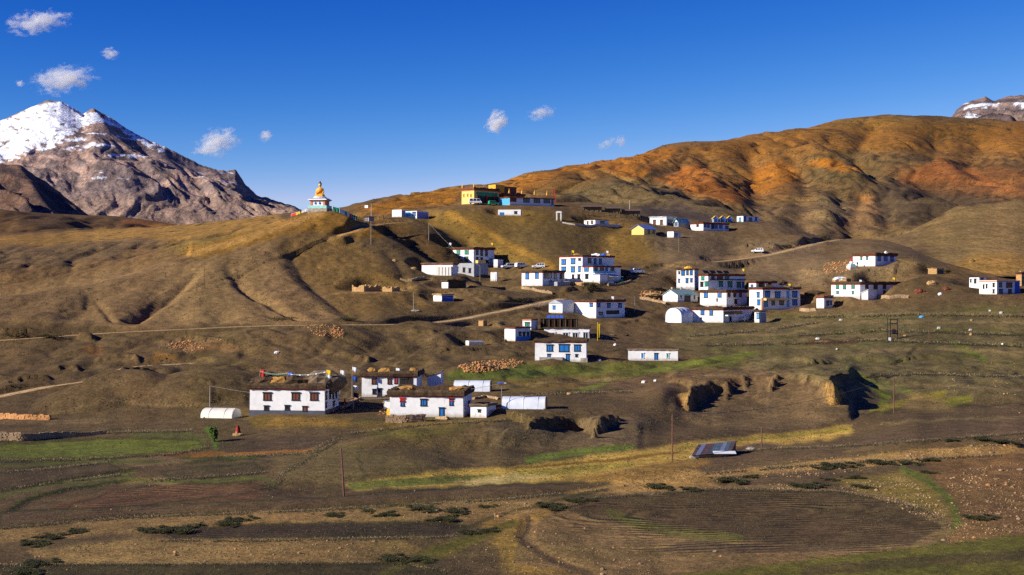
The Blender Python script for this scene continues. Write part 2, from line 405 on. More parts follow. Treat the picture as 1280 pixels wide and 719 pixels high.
paint([(1022, 245), (1050, 248), (1055, 285), (1025, 282)], (128, 108, 72), 6)
paint([(1060, 270), (1140, 270), (1100, 285), (1040, 290)], (112, 72, 44), 6)
paint([(1200, 205), (1600, 180), (1600, 250), (1280, 240)], (78, 64, 44), 6)
paint([(1090, 232), (1170, 228), (1290, 238), (1290, 262), (1190, 256), (1140, 284), (1095, 280)], (80, 65, 48), 5)
paint([(940, 262), (1090, 250), (1110, 290), (1000, 300), (900, 292)], (100, 82, 60), 8, .7)
paint([(560, 245), (640, 222), (845, 184), (1000, 164), (1290, 156), (1290, 200), (1180, 196), (1060, 188), (940, 208), (850, 212), (760, 222), (680, 240)], (140, 92, 36), 12, .45)
paint([(830, 220), (1000, 198), (1000, 240), (940, 255), (860, 245)], (146, 94, 40), 12, .4); paint([(1110, 215), (1190, 196), (1290, 215), (1290, 250), (1150, 240)], (140, 88, 44), 10, .5)
# rounded hill, right
paint([(1020, 302), (1110, 297), (1150, 282), (1200, 258), (1285, 249), (1600, 245), (1600, 345), (1180, 336), (1110, 330)], (124, 102, 66), 2)
paint([(1020, 302), (1110, 297), (1140, 290), (1160, 320), (1100, 335), (1030, 325)], (104, 84, 58), 6)
paint([(1180, 335), (1230, 318), (1285, 320), (1285, 345), (1180, 345)], (134, 104, 56), 5)
# village flats
paint([(850, 400), (1000, 395), (1280, 380), (1600, 380), (1600, 500), (1100, 500), (900, 460), (840, 430)], (92, 82, 54), 12)
for p in ([(960, 395), (1100, 398), (1280, 385)], [(880, 425), (1000, 418), (1150, 412), (1280, 418)], [(860, 440), (1020, 432), (1280, 430)], [(1060, 452), (1180, 448), (1280, 455)]):
    stroke(p, 5, (86, 84, 40), 0.55, 1.5)
for p in ([(850, 412), (960, 408), (1020, 404)], [(870, 432), (1010, 426), (1110, 420)], [(1000, 405), (1140, 392), (1280, 394)]):
    stroke(p, 5, (104, 88, 60), 0.5, 1.5)
stroke([(1010, 429), (1070, 427)], 6, (92, 58, 42), 0.8)
paint([(620, 460), (700, 455), (850, 452), (960, 440), (900, 462), (760, 470), (640, 474)], (88, 88, 38), 6)
paint([(560, 466), (640, 458), (720, 464), (640, 478), (560, 476)], (86, 92, 40), 4)
stroke([(720, 490), (790, 470), (860, 455), (940, 442)], 5, (100, 108, 42), 0.7)
paint([(620, 475), (740, 472), (720, 490), (640, 490)], (104, 84, 46), 5)
paint([(760, 478), (860, 464), (1000, 462), (960, 480), (860, 490), (780, 500)], (100, 80, 56), 6)
paint([(440, 528), (620, 520), (560, 545), (470, 550)], (92, 82, 42), 6)
paint([(570, 540), (640, 535), (590, 560), (560, 575)], (96, 78, 52), 6)
stroke([(425, 527), (450, 535), (560, 532), (600, 525)], 5, (104, 82, 40), 0.7)
paint([(300, 520), (440, 522), (430, 535), (320, 536)], (106, 86, 38), 4)
# fields on the left
paint([(-300, 556), (0, 556), (150, 548), (245, 552), (262, 562), (150, 573), (0, 575), (-300, 580)], (84, 90, 34), 3)
stroke([(0, 568), (60, 570)], 7, (100, 112, 34), 0.8)
paint([(160, 540), (235, 538), (262, 554), (170, 550)], (84, 84, 44), 4)
stroke([(262, 538), (270, 552), (276, 562)], 9, (84, 110, 34), 0.8)
paint([(-300, 600), (0, 590), (130, 580), (152, 590), (60, 602), (0, 612), (-300, 625)], (64, 52, 40), 3)
paint([(280, 550), (420, 545), (385, 565), (270, 566)], (70, 58, 44), 3)
stroke([(180, 572), (290, 566), (390, 562)], 4, (120, 76, 34), 0.8)
paint([(200, 590), (320, 582), (340, 592), (230, 598)], (66, 54, 42), 3)
for p in ([(0, 612), (60, 603), (150, 590), (165, 593)], [(0, 645), (40, 622), (90, 610), (160, 600)], [(0, 580), (120, 578), (180, 576), (320, 572)]):
    stroke(p, 5, (74, 78, 34), 0.9)
paint([(20, 650), (140, 612), (270, 606), (340, 612), (320, 625), (150, 645)], (92, 62, 42), 4)
paint([(340, 575), (430, 552), (540, 580), (560, 592), (430, 605), (350, 606)], (96, 82, 52), 8)
paint([(0, 640), (300, 625), (640, 607), (770, 606), (640, 620), (400, 634), (0, 655)], (80, 62, 46), 4)
paint([(-300, 650), (0, 655), (400, 634), (640, 620), (720, 625), (640, 655), (480, 655), (0, 675), (-300, 680)], (120, 97, 62), 6)
paint([(210, 662), (330, 656), (560, 654), (570, 668), (400, 674), (230, 670)], (52, 43, 32), 3)
paint([(30, 690), (180, 672), (500, 676), (520, 700), (300, 706), (100, 704)], (116, 94, 60), 8)
paint([(-300, 705), (100, 704), (520, 700), (560, 719), (560, 800), (-300, 800)], (58, 50, 30), 6)
# wheel ruts and paths on the middle slope
for q_ in ([(430, 496), (460, 468), (500, 442), (540, 424), (580, 405)], [(470, 470), (510, 446), (560, 425), (600, 400)], [(440, 470), (470, 440), (480, 420)]):
    stroke(q_, 2.4, (116, 94, 68), 0.75)
for q_ in ([(302, 404), (312, 430), (300, 452)], [(350, 428), (380, 440), (420, 462)], [(478, 405), (490, 425), (500, 440)], [(200, 452), (290, 456), (330, 470)], [(60, 520), (130, 500), (200, 508), (260, 506)], [(185, 478), (200, 500), (190, 516)], [(620, 405), (640, 420), (632, 436)], [(560, 372), (590, 384), (606, 398)]):
    stroke(q_, 1.8, (120, 98, 70), 0.6)
paint([(205, 428), (265, 425), (300, 438), (240, 440)], (106, 78, 54), 3); paint([(104, 432), (128, 434), (136, 444), (110, 446)], (114, 82, 50), 3); paint([(190, 442), (225, 442), (220, 452), (195, 452)], (120, 88, 46), 3)
# grass along the field banks
for q_ in ([(0, 546), (70, 544), (150, 536)], [(0, 556), (150, 548), (245, 552)], [(0, 578), (110, 576), (180, 573)], [(0, 613), (60, 604), (130, 594), (165, 590)], [(0, 648), (40, 624), (95, 610), (170, 599)], [(150, 590), (200, 580), (320, 573), (345, 580)], [(345, 604), (350, 592), (378, 578), (425, 546)], [(452, 556), (450, 575), (457, 600)],
           [(250, 571), (330, 568), (400, 564)], [(380, 617), (520, 607), (640, 600), (760, 604)], [(30, 657), (200, 641), (400, 633), (640, 618)], [(540, 690), (600, 668), (640, 653), (760, 632)], [(1000, 419), (1110, 413), (1280, 419)], [(880, 431), (1000, 429), (1090, 425), (1280, 433)], [(620, 497), (700, 491), (780, 489)], [(1090, 560), (1180, 555), (1280, 548)], [(960, 612), (1060, 604), (1130, 592)],
           [(560, 580), (530, 550), (520, 540)], [(1080, 470), (1150, 466), (1280, 470)], [(1060, 520), (1150, 512), (1280, 505)], [(960, 462), (1020, 456)], [(640, 446), (760, 440), (860, 436)]):
    stroke(q_, 2.4, (56, 54, 28), 0.8, 1.2)
# the green channel
paint([(430, 606), (560, 588), (640, 584), (760, 568), (870, 553), (1062, 533), (1062, 545), (900, 570), (720, 600), (560, 608), (440, 612)], (172, 142, 70), 4)
stroke([(440, 608), (560, 600), (620, 598)], 9, (88, 96, 42), 0.9)
stroke([(640, 586), (760, 576), (850, 566)], 3, (112, 84, 34), 0.9)
stroke([(650, 594), (720, 588), (790, 580)], 8, (142, 126, 54), 0.9)
stroke([(660, 575), (720, 566), (790, 558)], 9, (92, 106, 40), 0.8)
stroke([(850, 560), (930, 550), (1060, 537)], 5, (136, 120, 50), 0.9)
paint([(560, 604), (640, 592), (690, 596), (600, 608)], (168, 146, 96), 4)
paint([(700, 600), (850, 575), (960, 575), (900, 600), (760, 612)], (130, 100, 52), 6)
paint([(612, 532), (700, 526), (760, 518), (805, 524), (800, 556), (700, 562), (615, 562)], (96, 80, 58), 3)
paint([(850, 488), (900, 480), (1060, 474), (1070, 512), (1020, 535), (900, 536), (850, 528)], (100, 82, 58), 4)
paint([(1030, 478), (1054, 480), (1058, 512), (1036, 506)], (150, 116, 66), 3); paint([(853, 492), (868, 490), (866, 526), (853, 522)], (134, 106, 66), 3)
# right hand side
stroke([(1085, 480), (1110, 495), (1100, 512)], 9, (100, 110, 32), 0.7)
stroke([(1090, 512), (1125, 506), (1150, 498), (1180, 494)], 7, (128, 116, 44), 0.9)
stroke([(1180, 505), (1210, 500)], 10, (112, 112, 36), 0.7)
stroke([(1060, 460), (1090, 478), (1140, 490)], 5, (92, 100, 40), 0.7)
stroke([(1190, 430), (1230, 450)], 8, (88, 98, 36), 0.7)
paint([(1140, 490), (1180, 505), (1200, 515), (1130, 512)], (128, 106, 66), 5)
paint([(1070, 545), (1280, 520), (1600, 515), (1600, 545), (1280, 540), (1080, 560)], (92, 74, 54), 6)
paint([(880, 560), (960, 555), (1080, 560), (1040, 575), (900, 590)], (84, 68, 52), 4)
paint([(700, 615), (860, 590), (1000, 575), (1280, 545), (1280, 560), (1000, 590), (880, 612)], (156, 122, 72), 4)
stroke([(940, 590), (1040, 572), (1120, 565)], 6, (112, 104, 40), 0.7)
paint([(1150, 580), (1220, 562), (1600, 555), (1600, 690), (1180, 690), (1200, 640)], (112, 84, 52), 6)
paint([(1040, 600), (1150, 590), (1190, 640), (1180, 655), (1100, 625)], (116, 98, 48), 6)
paint([(690, 640), (745, 622), (900, 613), (1050, 616), (1150, 638), (1180, 660), (1150, 684), (960, 700), (800, 690), (700, 660)], (70, 56, 42), 5)
stroke([(760, 640), (800, 658), (870, 672), (920, 674)], 12, (84, 82, 36), 0.7)
paint([(600, 655), (690, 640), (740, 665), (860, 690), (840, 719), (640, 719)], (128, 102, 50), 8)
paint([(700, 675), (860, 690), (1000, 700), (900, 719), (700, 719)], (88, 68, 44), 8)
stroke([(660, 648), (655, 675), (690, 698), (740, 716)], 6, (78, 60, 44), 0.9)
stroke([(640, 655), (560, 690), (480, 719)], 10, (96, 88, 30), 0.7)
paint([(860, 719), (960, 705), (1080, 690), (1180, 680), (1285, 668), (1600, 650), (1600, 800), (860, 800)], (76, 72, 26), 5)
paint([(1000, 705), (1200, 690), (1280, 688), (1200, 705), (1000, 719)], (70, 60, 34), 5)
stroke([(1130, 588), (1165, 605), (1190, 630), (1198, 655), (1160, 680), (1100, 690)], 9, (84, 92, 34), 0.9)
stroke([(960, 614), (1080, 618), (1150, 634)], 5, (92, 96, 36), 0.7)
def field(pts, c, edge=None, a=0.95):       # a plot with a crisp edge, and the grassy bank round it
    global soil
    m = (pmask(pts, 1.6, 0.45) * a)[..., None]; soil = soil * (1 - m) + A(c) * m
    if edge: stroke(list(pts) + [pts[0]], 2.2, edge, 0.8, 0.45)
GB, GR = (54, 52, 26), (78, 82, 36)
field([(640, 704), (655, 660), (700, 636), (800, 613), (950, 606), (1100, 617), (1180, 644), (1192, 664), (1150, 692), (950, 712), (760, 722)], (112, 90, 60))
field([(705, 634), (750, 621), (900, 612), (1050, 615), (1145, 636), (1176, 660), (1140, 680), (1020, 684), (930, 676), (860, 664), (790, 656), (730, 646)], (74, 59, 40), (74, 64, 44))
field([(1150, 684), (1020, 690), (900, 692), (820, 690), (860, 676), (960, 682), (1100, 686)], (82, 66, 48))
stroke([(762, 640), (800, 657), (870, 670), (925, 673)], 11, (88, 86, 38), 0.7)
stroke([(662, 652), (652, 676), (688, 700), (740, 718)], 5, (80, 62, 45), 0.95, .4)
field([(0, 590), (40, 586), (90, 579), (130, 577), (152, 588), (120, 595), (60, 603), (0, 612), (-60, 618), (-60, 596)], (74, 60, 42), GB)
field([(60, 646), (100, 628), (150, 612), (210, 606), (270, 605), (320, 606), (345, 611), (300, 618), (200, 630), (120, 642)], (94, 68, 48), GB)
field([(200, 590), (260, 583), (320, 580), (334, 590), (250, 599), (205, 596)], (74, 61, 44), GB)
field([(278, 553), (340, 548), (420, 545), (402, 556), (372, 566), (280, 568)], (72, 58, 43)); stroke([(240, 571), (300, 568), (390, 564)], 3, (136, 90, 40), .9, .4)
field([(-60, 560), (0, 557), (60, 553), (150, 548), (245, 551), (258, 560), (220, 566), (100, 573), (0, 574), (-60, 578)], (90, 96, 36), (66, 62, 28))
stroke([(0, 528), (60, 528), (130, 527)], 5, (106, 88, 64), .9, .4); field([(140, 575), (200, 570), (244, 577), (180, 587)], (108, 90, 64)); field([(170, 598), (265, 600), (210, 607), (150, 606)], (112, 94, 60))
for q_ in ([(0, 622), (60, 607), (150, 595), (168, 592)], [(150, 600), (240, 603), (330, 598), (345, 604)], [(0, 583), (110, 578), (200, 577)]): stroke(q_, 3.5, (80, 84, 36), .9, .5)
field([(0, 641), (200, 632), (420, 622), (640, 606), (760, 604), (772, 610), (640, 622), (400, 636), (150, 646), (0, 660)], (84, 67, 46), GB)
field([(-60, 668), (0, 662), (150, 649), (400, 639), (640, 625), (700, 628), (640, 650), (400, 652), (200, 660), (0, 680), (-60, 690)], (130, 104, 64), None, .8)
field([(200, 663), (330, 655), (560, 653), (588, 660), (560, 670), (330, 673), (215, 673)], (58, 47, 35), GB)
field([(30, 690), (180, 674), (500, 677), (540, 690), (500, 704), (250, 706), (80, 706)], (126, 102, 62), None, .8)
field([(-60, 714), (100, 707), (500, 705), (560, 717), (560, 780), (-60, 780)], (62, 54, 32), GB)
field([(345, 522), (440, 524), (436, 532), (330, 533)], (122, 94, 42)); field([(440, 531), (540, 526), (640, 523), (600, 530), (470, 538)], (112, 90, 46))
field([(960, 561), (1080, 556), (1280, 540), (1400, 535), (1400, 556), (1150, 562), (1000, 580), (880, 592), (868, 585)], (94, 76, 52))
field([(700, 617), (860, 590), (880, 592), (1000, 581), (1150, 563), (1290, 556), (1290, 566), (1150, 576), (1010, 592), (880, 611), (760, 618)], (150, 118, 70), None, .8)
field([(880, 600), (1000, 588), (1060, 586), (1040, 598), (900, 608)], (88, 71, 50))
field([(850, 719), (960, 706), (1080, 692), (1180, 681), (1290, 668), (1500, 650), (1500, 790), (850, 790)], (86, 82, 32)); field([(1000, 708), (1120, 698), (1290, 688), (1290, 700), (1120, 712), (1000, 722)], (72, 62, 36))
stroke([(640, 655), (590, 672), (530, 692), (480, 719)], 9, (84, 78, 30), .8)
stroke([(570, 664), (640, 640), (700, 625), (760, 612)], 4, (60, 58, 26), .7)
for q_ in ([(880, 470), (960, 466), (1010, 470)], [(1090, 440), (1180, 436), (1290, 442)], [(1060, 486), (1150, 482), (1290, 488)], [(1100, 530), (1200, 524), (1290, 522)], [(620, 484), (700, 478), (760, 474)], [(840, 424), (930, 420), (1010, 416)], [(1010, 408), (1100, 402), (1290, 404)]): stroke(q_, 3, (120, 102, 70), .7, .8)
def sample(u, v):
    iu = np.clip(u + OX, 0, CW - 1.001); iv = np.clip(v + OY, 0, CH - 1.001)
    i, j = iu.astype(int), iv.astype(int); fu, fv = (iu - i)[..., None], (iv - j)[..., None]
    return (soil[j, i] * (1 - fu) + soil[j, np.minimum(i + 1, CW - 1)] * fu) * (1 - fv) + (soil[np.minimum(j + 1, CH - 1), i] * (1 - fu) + soil[np.minimum(j + 1, CH - 1), np.minimum(i + 1, CW - 1)] * fu) * fv

# ------------------------------------------------------------------ the land as a height field
def table(cols, U, Y):
    """survey columns {u: {v: y}} -> heights, smooth between columns"""
    us = np.array(sorted(cols), float); Zc = []
    for u in us:
        ys, zs = [], []
        for y, v in sorted((y, v) for v, y in cols[u]):
            ys.append(y); zs.append((360 - v) / F * y)
        z = np.interp(Y, ys, zs)
        yl = np.arange(0, Y[-1] + 2, 1.0); zl = np.interp(yl, ys, zs); k = np.ones(9) / 9
        zl = np.convolve(np.pad(zl, 8, mode='edge'), np.convolve(k, k), 'valid')
        Zc.append(np.interp(Y, yl, zl))
    Zc = np.array(Zc); m = np.gradient(Zc, us, axis=0)
    i = np.clip(np.searchsorted(us, U) - 1, 0, len(us) - 2); h = (us[i + 1] - us[i])[:, None]
    t = np.clip((U - us[i]) / (us[i + 1] - us[i]), 0, 1)[:, None]
    return (2 * t**3 - 3 * t**2 + 1) * Zc[i] + (t**3 - 2 * t**2 + t) * h * m[i] + (-2 * t**3 + 3 * t**2) * Zc[i + 1] + (t**3 - t**2) * h * m[i + 1]
def polydist(X, Y, P):
    """distance to a world polyline, interpolated height and running length"""
    d = np.full(X.shape, 1e9); z = np.zeros(X.shape); L = np.zeros(X.shape); s0 = 0
    sd = np.zeros(X.shape)
    for a, b in zip(P[:-1], P[1:]):
        e = b[:2] - a[:2]; n = e @ e + 1e-9
        t = np.clip(((X - a[0]) * e[0] + (Y - a[1]) * e[1]) / n, 0, 1)
        q = np.hypot(X - a[0] - t * e[0], Y - a[1] - t * e[1]); m = q < d
        d = np.where(m, q, d); z = np.where(m, a[2] + t * (b[2] - a[2]), z); L = np.where(m, s0 + t * math.sqrt(n), L)
        sd = np.where(m, np.sign(e[0] * (Y - a[1]) - e[1] * (X - a[0])) * q, sd)
        s0 += math.sqrt(n)
    return d, z, L, sd
def resample(P, step):
    P = np.asarray(P, float); s = np.r_[0, np.cumsum(np.linalg.norm(np.diff(P[:, :2], axis=0), axis=1))]
    t = np.arange(0, s[-1], step); t = np.r_[t, s[-1]]
    return np.stack([np.interp(t, s, P[:, k]) for k in range(P.shape[1])], 1)
class Land:
    def __init__(s, U, Y):
        s.U, s.Yr = np.asarray(U, float), np.asarray(Y, float)
        s.a = (s.U - 640) / F
        s.Y = np.broadcast_to(s.Yr[None], (len(U), len(Y))).copy(); s.X = s.a[:, None] * s.Yr[None]
        s.Z = np.zeros_like(s.X)
    def freeze(s):
        s.E = s.Z / s.Y; s.M = np.maximum.accumulate(s.E, axis=1)
    def hit(s, u, v, ymin=0, ymax=1e9):
        """first place on the land met by the sight line through (u, v)"""
        i = int(np.clip(np.searchsorted(s.U, u) - 1, 0, len(s.U) - 2)); t = (u - s.U[i]) / (s.U[i + 1] - s.U[i])
        e = s.E[i] * (1 - t) + s.E[i + 1] * t; tgt = (360 - v) / F
        ok = np.where((e >= tgt) & (s.Yr >= ymin))[0]
        if len(ok) == 0 or s.Yr[ok[0]] > ymax:
            rr = np.where((s.Yr >= ymin) & (s.Yr <= ymax))[0]; j = rr[np.argmax(e[rr])]; y = s.Yr[j]
        else:
            j = ok[0]; y = s.Yr[j]
            if j > 0 and e[j] > e[j - 1] and e[j - 1] < tgt: y = s.Yr[j - 1] + (tgt - e[j - 1]) / (e[j] - e[j - 1]) * (s.Yr[j] - s.Yr[j - 1])
        ee = np.interp(y, s.Yr, e)
        return np.array([(u - 640) / F * y, y, ee * y])
    def hit_many(s, u, v):
        u, v = np.asarray(u), np.asarray(v); i = np.clip(np.searchsorted(s.U, u) - 1, 0, len(s.U) - 1); tgt = (360 - v) / F; y = np.zeros(len(u))
        for c in np.unique(i):
            q = np.where(i == c)[0]; y[q] = s.Yr[np.clip(np.searchsorted(s.M[c], tgt[q]), 1, len(s.Yr) - 1)]
        ok = s.M[i, -1] > tgt; y = y - rng.uniform(0, 0.6, len(u)); x = (u - 640) / F * y
        return x[ok], y[ok], s.z(x[ok], y[ok]), ok
    def z(s, x, y):
        x = np.asarray(x, float); y = np.asarray(y, float); u = 640 + F * x / y
        i = np.clip(np.searchsorted(s.U, u) - 1, 0, len(s.U) - 2); j = np.clip(np.searchsorted(s.Yr, y) - 1, 0, len(s.Yr) - 2)
        t = np.clip((u - s.U[i]) / (s.U[i + 1] - s.U[i]), 0, 1); q = np.clip((y - s.Yr[j]) / (s.Yr[j + 1] - s.Yr[j]), 0, 1)
        Z = s.Z
        return (Z[i, j] * (1 - t) + Z[i + 1, j] * t) * (1 - q) + (Z[i, j + 1] * (1 - t) + Z[i + 1, j + 1] * t) * q
    def spur(s, pts, slope=0.35, r=6, k=1.5):
        P = np.array([pt(*p) for p in pts]); d, z, L, sd = polydist(s.X, s.Y, P)
        s.Z = smax(s.Z, z - slope * (np.sqrt(d * d + r * r) - r) - 0.25 * k, k)
    def colours(s):
        c = sample(640 + F * s.X / s.Y, 360 - F * s.Z / s.Y)
        q = np.maximum(1, s.Y / 170); X, Y = s.X / q, s.Y / q
        n = fbm(X / 9, Y / 14, 4); m = fbm(X / 2.6 + 5, Y / 4.5, 4); g = fbm(X / 16 + 20, Y / 26, 4)
        c = c * (1 + 0.20 * n + 0.16 * m)[..., None]
        lo = sstep(380, 300, s.Y); ol = (sstep(0.05, 0.7, g) * (0.12 + 0.30 * lo))[..., None]; rd = (sstep(0.05, 0.7, -g) * 0.3)[..., None]
        c = c * (1 - ol) + c * np.array([0.98, 1.10, 0.78]) * ol; c = c * (1 - rd) + c * np.array([1.12, 0.98, 0.92]) * rd
        return np.maximum(c, 0.004)

Uax = np.r_[np.arange(-1300, -200, 60), np.arange(-200, 1482, 2.3), np.arange(1500, 2700, 60)]
Yax = np.r_[np.linspace(6, 98, 24), np.linspace(100, 240, 300), np.linspace(241, 330, 150)[0:], np.linspace(331, 480, 190), np.linspace(482, 720, 90)]
land = Land(Uax, Yax)
near = [(1071, 60), (1060 + 3200, 6)]
T = {}
def tc_(u, *p): T[u] = [(v, y) for v, y in p] + [(360 + 24.6 / 60 * F, 60), (360 + 25 / 6 * F, 6)]
tc_(-1300, (715, 118), (620, 170), (560, 218), (525, 265), (470, 310), (430, 360), (400, 395), (395, 450), (440, 720))
tc_(-300, (719, 112), (620, 160), (560, 212), (525, 255), (470, 300), (430, 350), (400, 385), (385, 420), (400, 480), (420, 720))
tc_(0, (719, 113), (620, 160), (565, 210), (528, 252), (505, 270), (450, 315), (410, 350), (398, 375), (388, 400), (400, 440), (410, 560), (400, 720))
tc_(160, (719, 114), (620, 160), (560, 212), (528, 250), (490, 282), (440, 322), (412, 345), (395, 362), (370, 400), (375, 440), (385, 520), (390, 720))
tc_(320, (719, 115), (620, 158), (565, 205), (524, 240), (500, 262), (450, 310), (408, 345), (370, 375), (330, 410), (300, 438), (287, 452), (293, 475), (310, 520), (350, 720))
tc_(420, (719, 115), (620, 157), (560, 203), (520, 240), (490, 272), (450, 312), (403, 350), (365, 385), (325, 425), (290, 448), (266, 462), (266, 470), (285, 500), (320, 600), (340, 720))
tc_(520, (719, 115), (620, 156), (560, 200), (521, 237), (495, 265), (450, 318), (402, 362), (370, 395), (340, 420), (310, 445), (280, 480), (268, 505), (262, 530), (275, 600), (300, 720))
tc_(620, (719, 115), (622, 156), (600, 172), (565, 197), (521, 236), (500, 258), (475, 290), (450, 325), (420, 365), (395, 400), (372, 425), (350, 440), (320, 468), (290, 505), (262, 540), (255, 560), (262, 620), (280, 720))
tc_(668, (719, 115), (620, 157), (600, 172), (577, 192), (567, 205), (561, 214), (552, 222), (512, 240), (500, 257), (488, 280), (474, 297), (451, 330), (420, 366), (396, 401), (372, 428), (351, 446), (322, 472), (295, 508), (266, 542), (256, 565), (258, 610), (272, 720))
tc_(720, (719, 115), (620, 157), (600, 172), (577, 192), (566, 206), (561, 214), (552, 223), (513, 240), (500, 257), (488, 280), (475, 300), (452, 330), (420, 368), (398, 402), (375, 430), (353, 448), (325, 475), (300, 510), (270, 545), (258, 570), (255, 600), (265, 720))
tc_(600, (719, 115), (622, 156), (600, 172), (578, 190), (560, 202), (540, 217), (521, 236), (500, 258), (475, 290), (450, 325), (420, 365), (395, 400), (372, 427), (351, 443), (320, 469), (285, 500), (262, 535), (255, 560), (262, 620), (280, 720))
tc_(802, (719, 115), (620, 157), (600, 168), (570, 193), (550, 214), (530, 228), (512, 246), (498, 260), (484, 280), (470, 304), (451, 338), (425, 375), (404, 406), (375, 437), (348, 464), (322, 496), (295, 528), (272, 560), (262, 610), (272, 720))
tc_(828, (719, 115), (620, 157), (600, 168), (570, 191), (548, 220), (528, 236), (508, 247), (494, 256), (481, 277), (470, 305), (451, 340), (425, 378), (404, 410), (375, 440), (346, 468), (320, 498), (295, 532), (275, 570), (266, 616), (274, 720))
tc_(864, (719, 114), (620, 156), (598, 169), (568, 193), (548, 220), (536, 236), (529, 246), (520, 256), (486, 272), (476, 286), (464, 308), (451, 340), (427, 374), (404, 411), (376, 440), (347, 472), (320, 504), (296, 538), (277, 576), (270, 620), (278, 720))
tc_(905, (719, 113), (620, 156), (594, 172), (563, 198), (546, 226), (535, 238), (524, 250), (514, 261), (482, 278), (474, 290), (463, 308), (451, 338), (430, 368), (404, 413), (378, 440), (348, 473), (320, 507), (298, 542), (279, 578), (273, 620), (283, 720))
tc_(1040, (719, 111), (620, 153), (587, 175), (560, 202), (542, 229), (532, 241), (524, 250), (515, 260), (482, 274), (472, 284), (461, 311), (451, 337), (431, 359), (401, 400), (375, 430), (350, 458), (330, 480), (318, 520), (302, 575), (298, 610), (308, 720))
#  (719, 115), (620, 157), (600, 168), (570, 192), (548, 220), (530, 240), (500, 266), (482, 284), (470, 305), (451, 340), (425, 378), (404, 410), (375, 440), (345, 470), (320, 500), (295, 535), (275, 575), (268, 620), (275, 720))
tc_(960, (719, 112), (620, 155), (590, 175), (560, 203), (543, 230), (533, 240), (520, 254), (510, 265), (476, 282), (470, 290), (460, 310), (451, 336), (432, 362), (403, 415), (380, 440), (350, 475), (320, 510), (300, 545), (280, 580), (278, 620), (290, 720))
tc_(1090, (719, 110), (620, 152), (585, 175), (560, 200), (520, 256), (495, 285), (470, 312), (450, 336), (430, 356), (400, 388), (372, 420), (350, 445), (332, 452), (322, 475), (310, 540), (300, 600), (310, 720))
tc_(1240, (719, 106), (620, 150), (585, 172), (550, 200), (510, 265), (470, 310), (430, 350), (400, 375), (380, 390), (366, 402), (355, 450), (345, 520), (335, 600), (345, 720))
tc_(1600, (719, 102), (620, 148), (580, 175), (550, 205), (500, 270), (430, 350), (380, 390), (366, 410), (350, 470), (340, 600), (350, 720))
tc_(2700, (715, 104), (620, 150), (580, 178), (550, 210), (500, 275), (430, 350), (380, 390), (366, 410), (350, 470), (340, 600), (350, 720))
land.Z = table(T, land.U, land.Yr)
# spurs of the statue hill: rounded lobes that meet in sharp creases
def vmask(u0, u1, y0, y1):
    q = 640 + F * land.X / land.Y
    return sstep(u0 - 60, u0, q) * sstep(u1 + 40, u1 - 30, q) * sstep(y0 - 4, y0 + 22, land.Y) * sstep(y1 + 8, y1 - 12, land.Y)
land.Z -= 5.5 * vmask(-400, 440, 346, 446)
for c_, s_, r_ in (([(400, 262, 463), (349, 286, 448), (287, 310, 432), (242, 325, 420), (185, 341, 406), (123, 357, 392), (62, 366, 382), (0, 373, 374), (-200, 390, 352)], 0.44, 10),
                   ([(230, 326, 418), (205, 340, 405), (170, 366, 384), (135, 400, 352)], 0.42, 9),
                   ([(90, 361, 388), (70, 380, 368), (50, 404, 349)], 0.40, 10), ([(10, 372, 375), (-15, 390, 358), (-30, 410, 344)], 0.40, 10), ([(-150, 386, 360), (-170, 412, 342)], .4, 10),
                   ([(352, 290, 446), (320, 300, 436), (290, 317, 424), (266, 330, 411), (260, 352, 394), (255, 376, 374), (250, 404, 350)], 0.38, 6),
                   ([(266, 331, 411), (225, 375, 376), (190, 406, 349)], 0.40, 7), ([(272, 340, 405), (300, 375, 376), (335, 404, 350)], 0.36, 9),
                   ([(352, 288, 446), (338, 303, 434), (334, 322, 420), (352, 346, 402), (385, 370, 383), (425, 393, 362), (445, 404, 350)], 0.42, 6),
                   ([(335, 322, 420), (340, 350, 398), (360, 380, 372), (380, 404, 350)], 0.38, 10)):
    land.spur(c_, s_, r_, 0.5)
land.spur([(340, 287, 455), (240, 302, 455), (160, 325, 448), (90, 342, 445), (0, 360, 440), (-200, 375, 440)], 0.4, 12, 2)
def crease(pts, depth, w):
    P = resample(np.array([pt(*q) for q in pts]), 2.0); d, z, L, sd = polydist(land.X, land.Y, P); d = d + fbm(land.X / 7, land.Y / 7, 2) * 0.5
    land.Z -= depth * np.clip(1 - d / w, 0, 1) ** 1.3 * (0.3 + 0.7 * sstep(0, 25, L))
crease([(349, 300, 440), (362, 318, 424), (381, 342, 404), (414, 371, 380), (450, 396, 357)], 1.2, 5)
crease([(254, 337, 408), (221, 369, 382), (164, 403, 350)], 1.6, 3.5); crease([(283, 333, 410), (303, 361, 388), (386, 402, 351)], 1.4, 3)
crease([(118, 372, 378), (128, 390, 362), (142, 406, 347)], .7, 1.6); crease([(112, 370, 380), (108, 388, 364)], .7, 1.6); crease([(290, 318, 424), (262, 318, 430), (238, 328, 424)], 1.0, 3)
crease([(470, 300, 446), (500, 335, 420), (520, 372, 388)], 1.0, 3); crease([(585, 292, 500), (600, 320, 470), (640, 345, 446)], 1.5, 4)
land.spur([(430, 264, 466), (470, 280, 462), (520, 296, 452), (570, 314, 446)], 0.36, 8, 2)
land.spur([(432, 270, 462), (440, 305, 440), (455, 340, 412), (468, 372, 386), (482, 402, 358)], 0.34, 14, 1)
land.spur([(560, 268, 535), (600, 284, 512), (640, 304, 490), (690, 326, 468)], 0.3, 9, 2)
land.spur([(700, 272, 545), (720, 290, 520), (740, 312, 492)], 0.3, 14, 2)
land.spur([(815, 300, 530), (850, 312, 510), (880, 330, 485)], 0.28, 14, 2)
land.spur([(940, 288, 575), (960, 284, 570), (985, 292, 560)], 0.3, 6, 1.5)
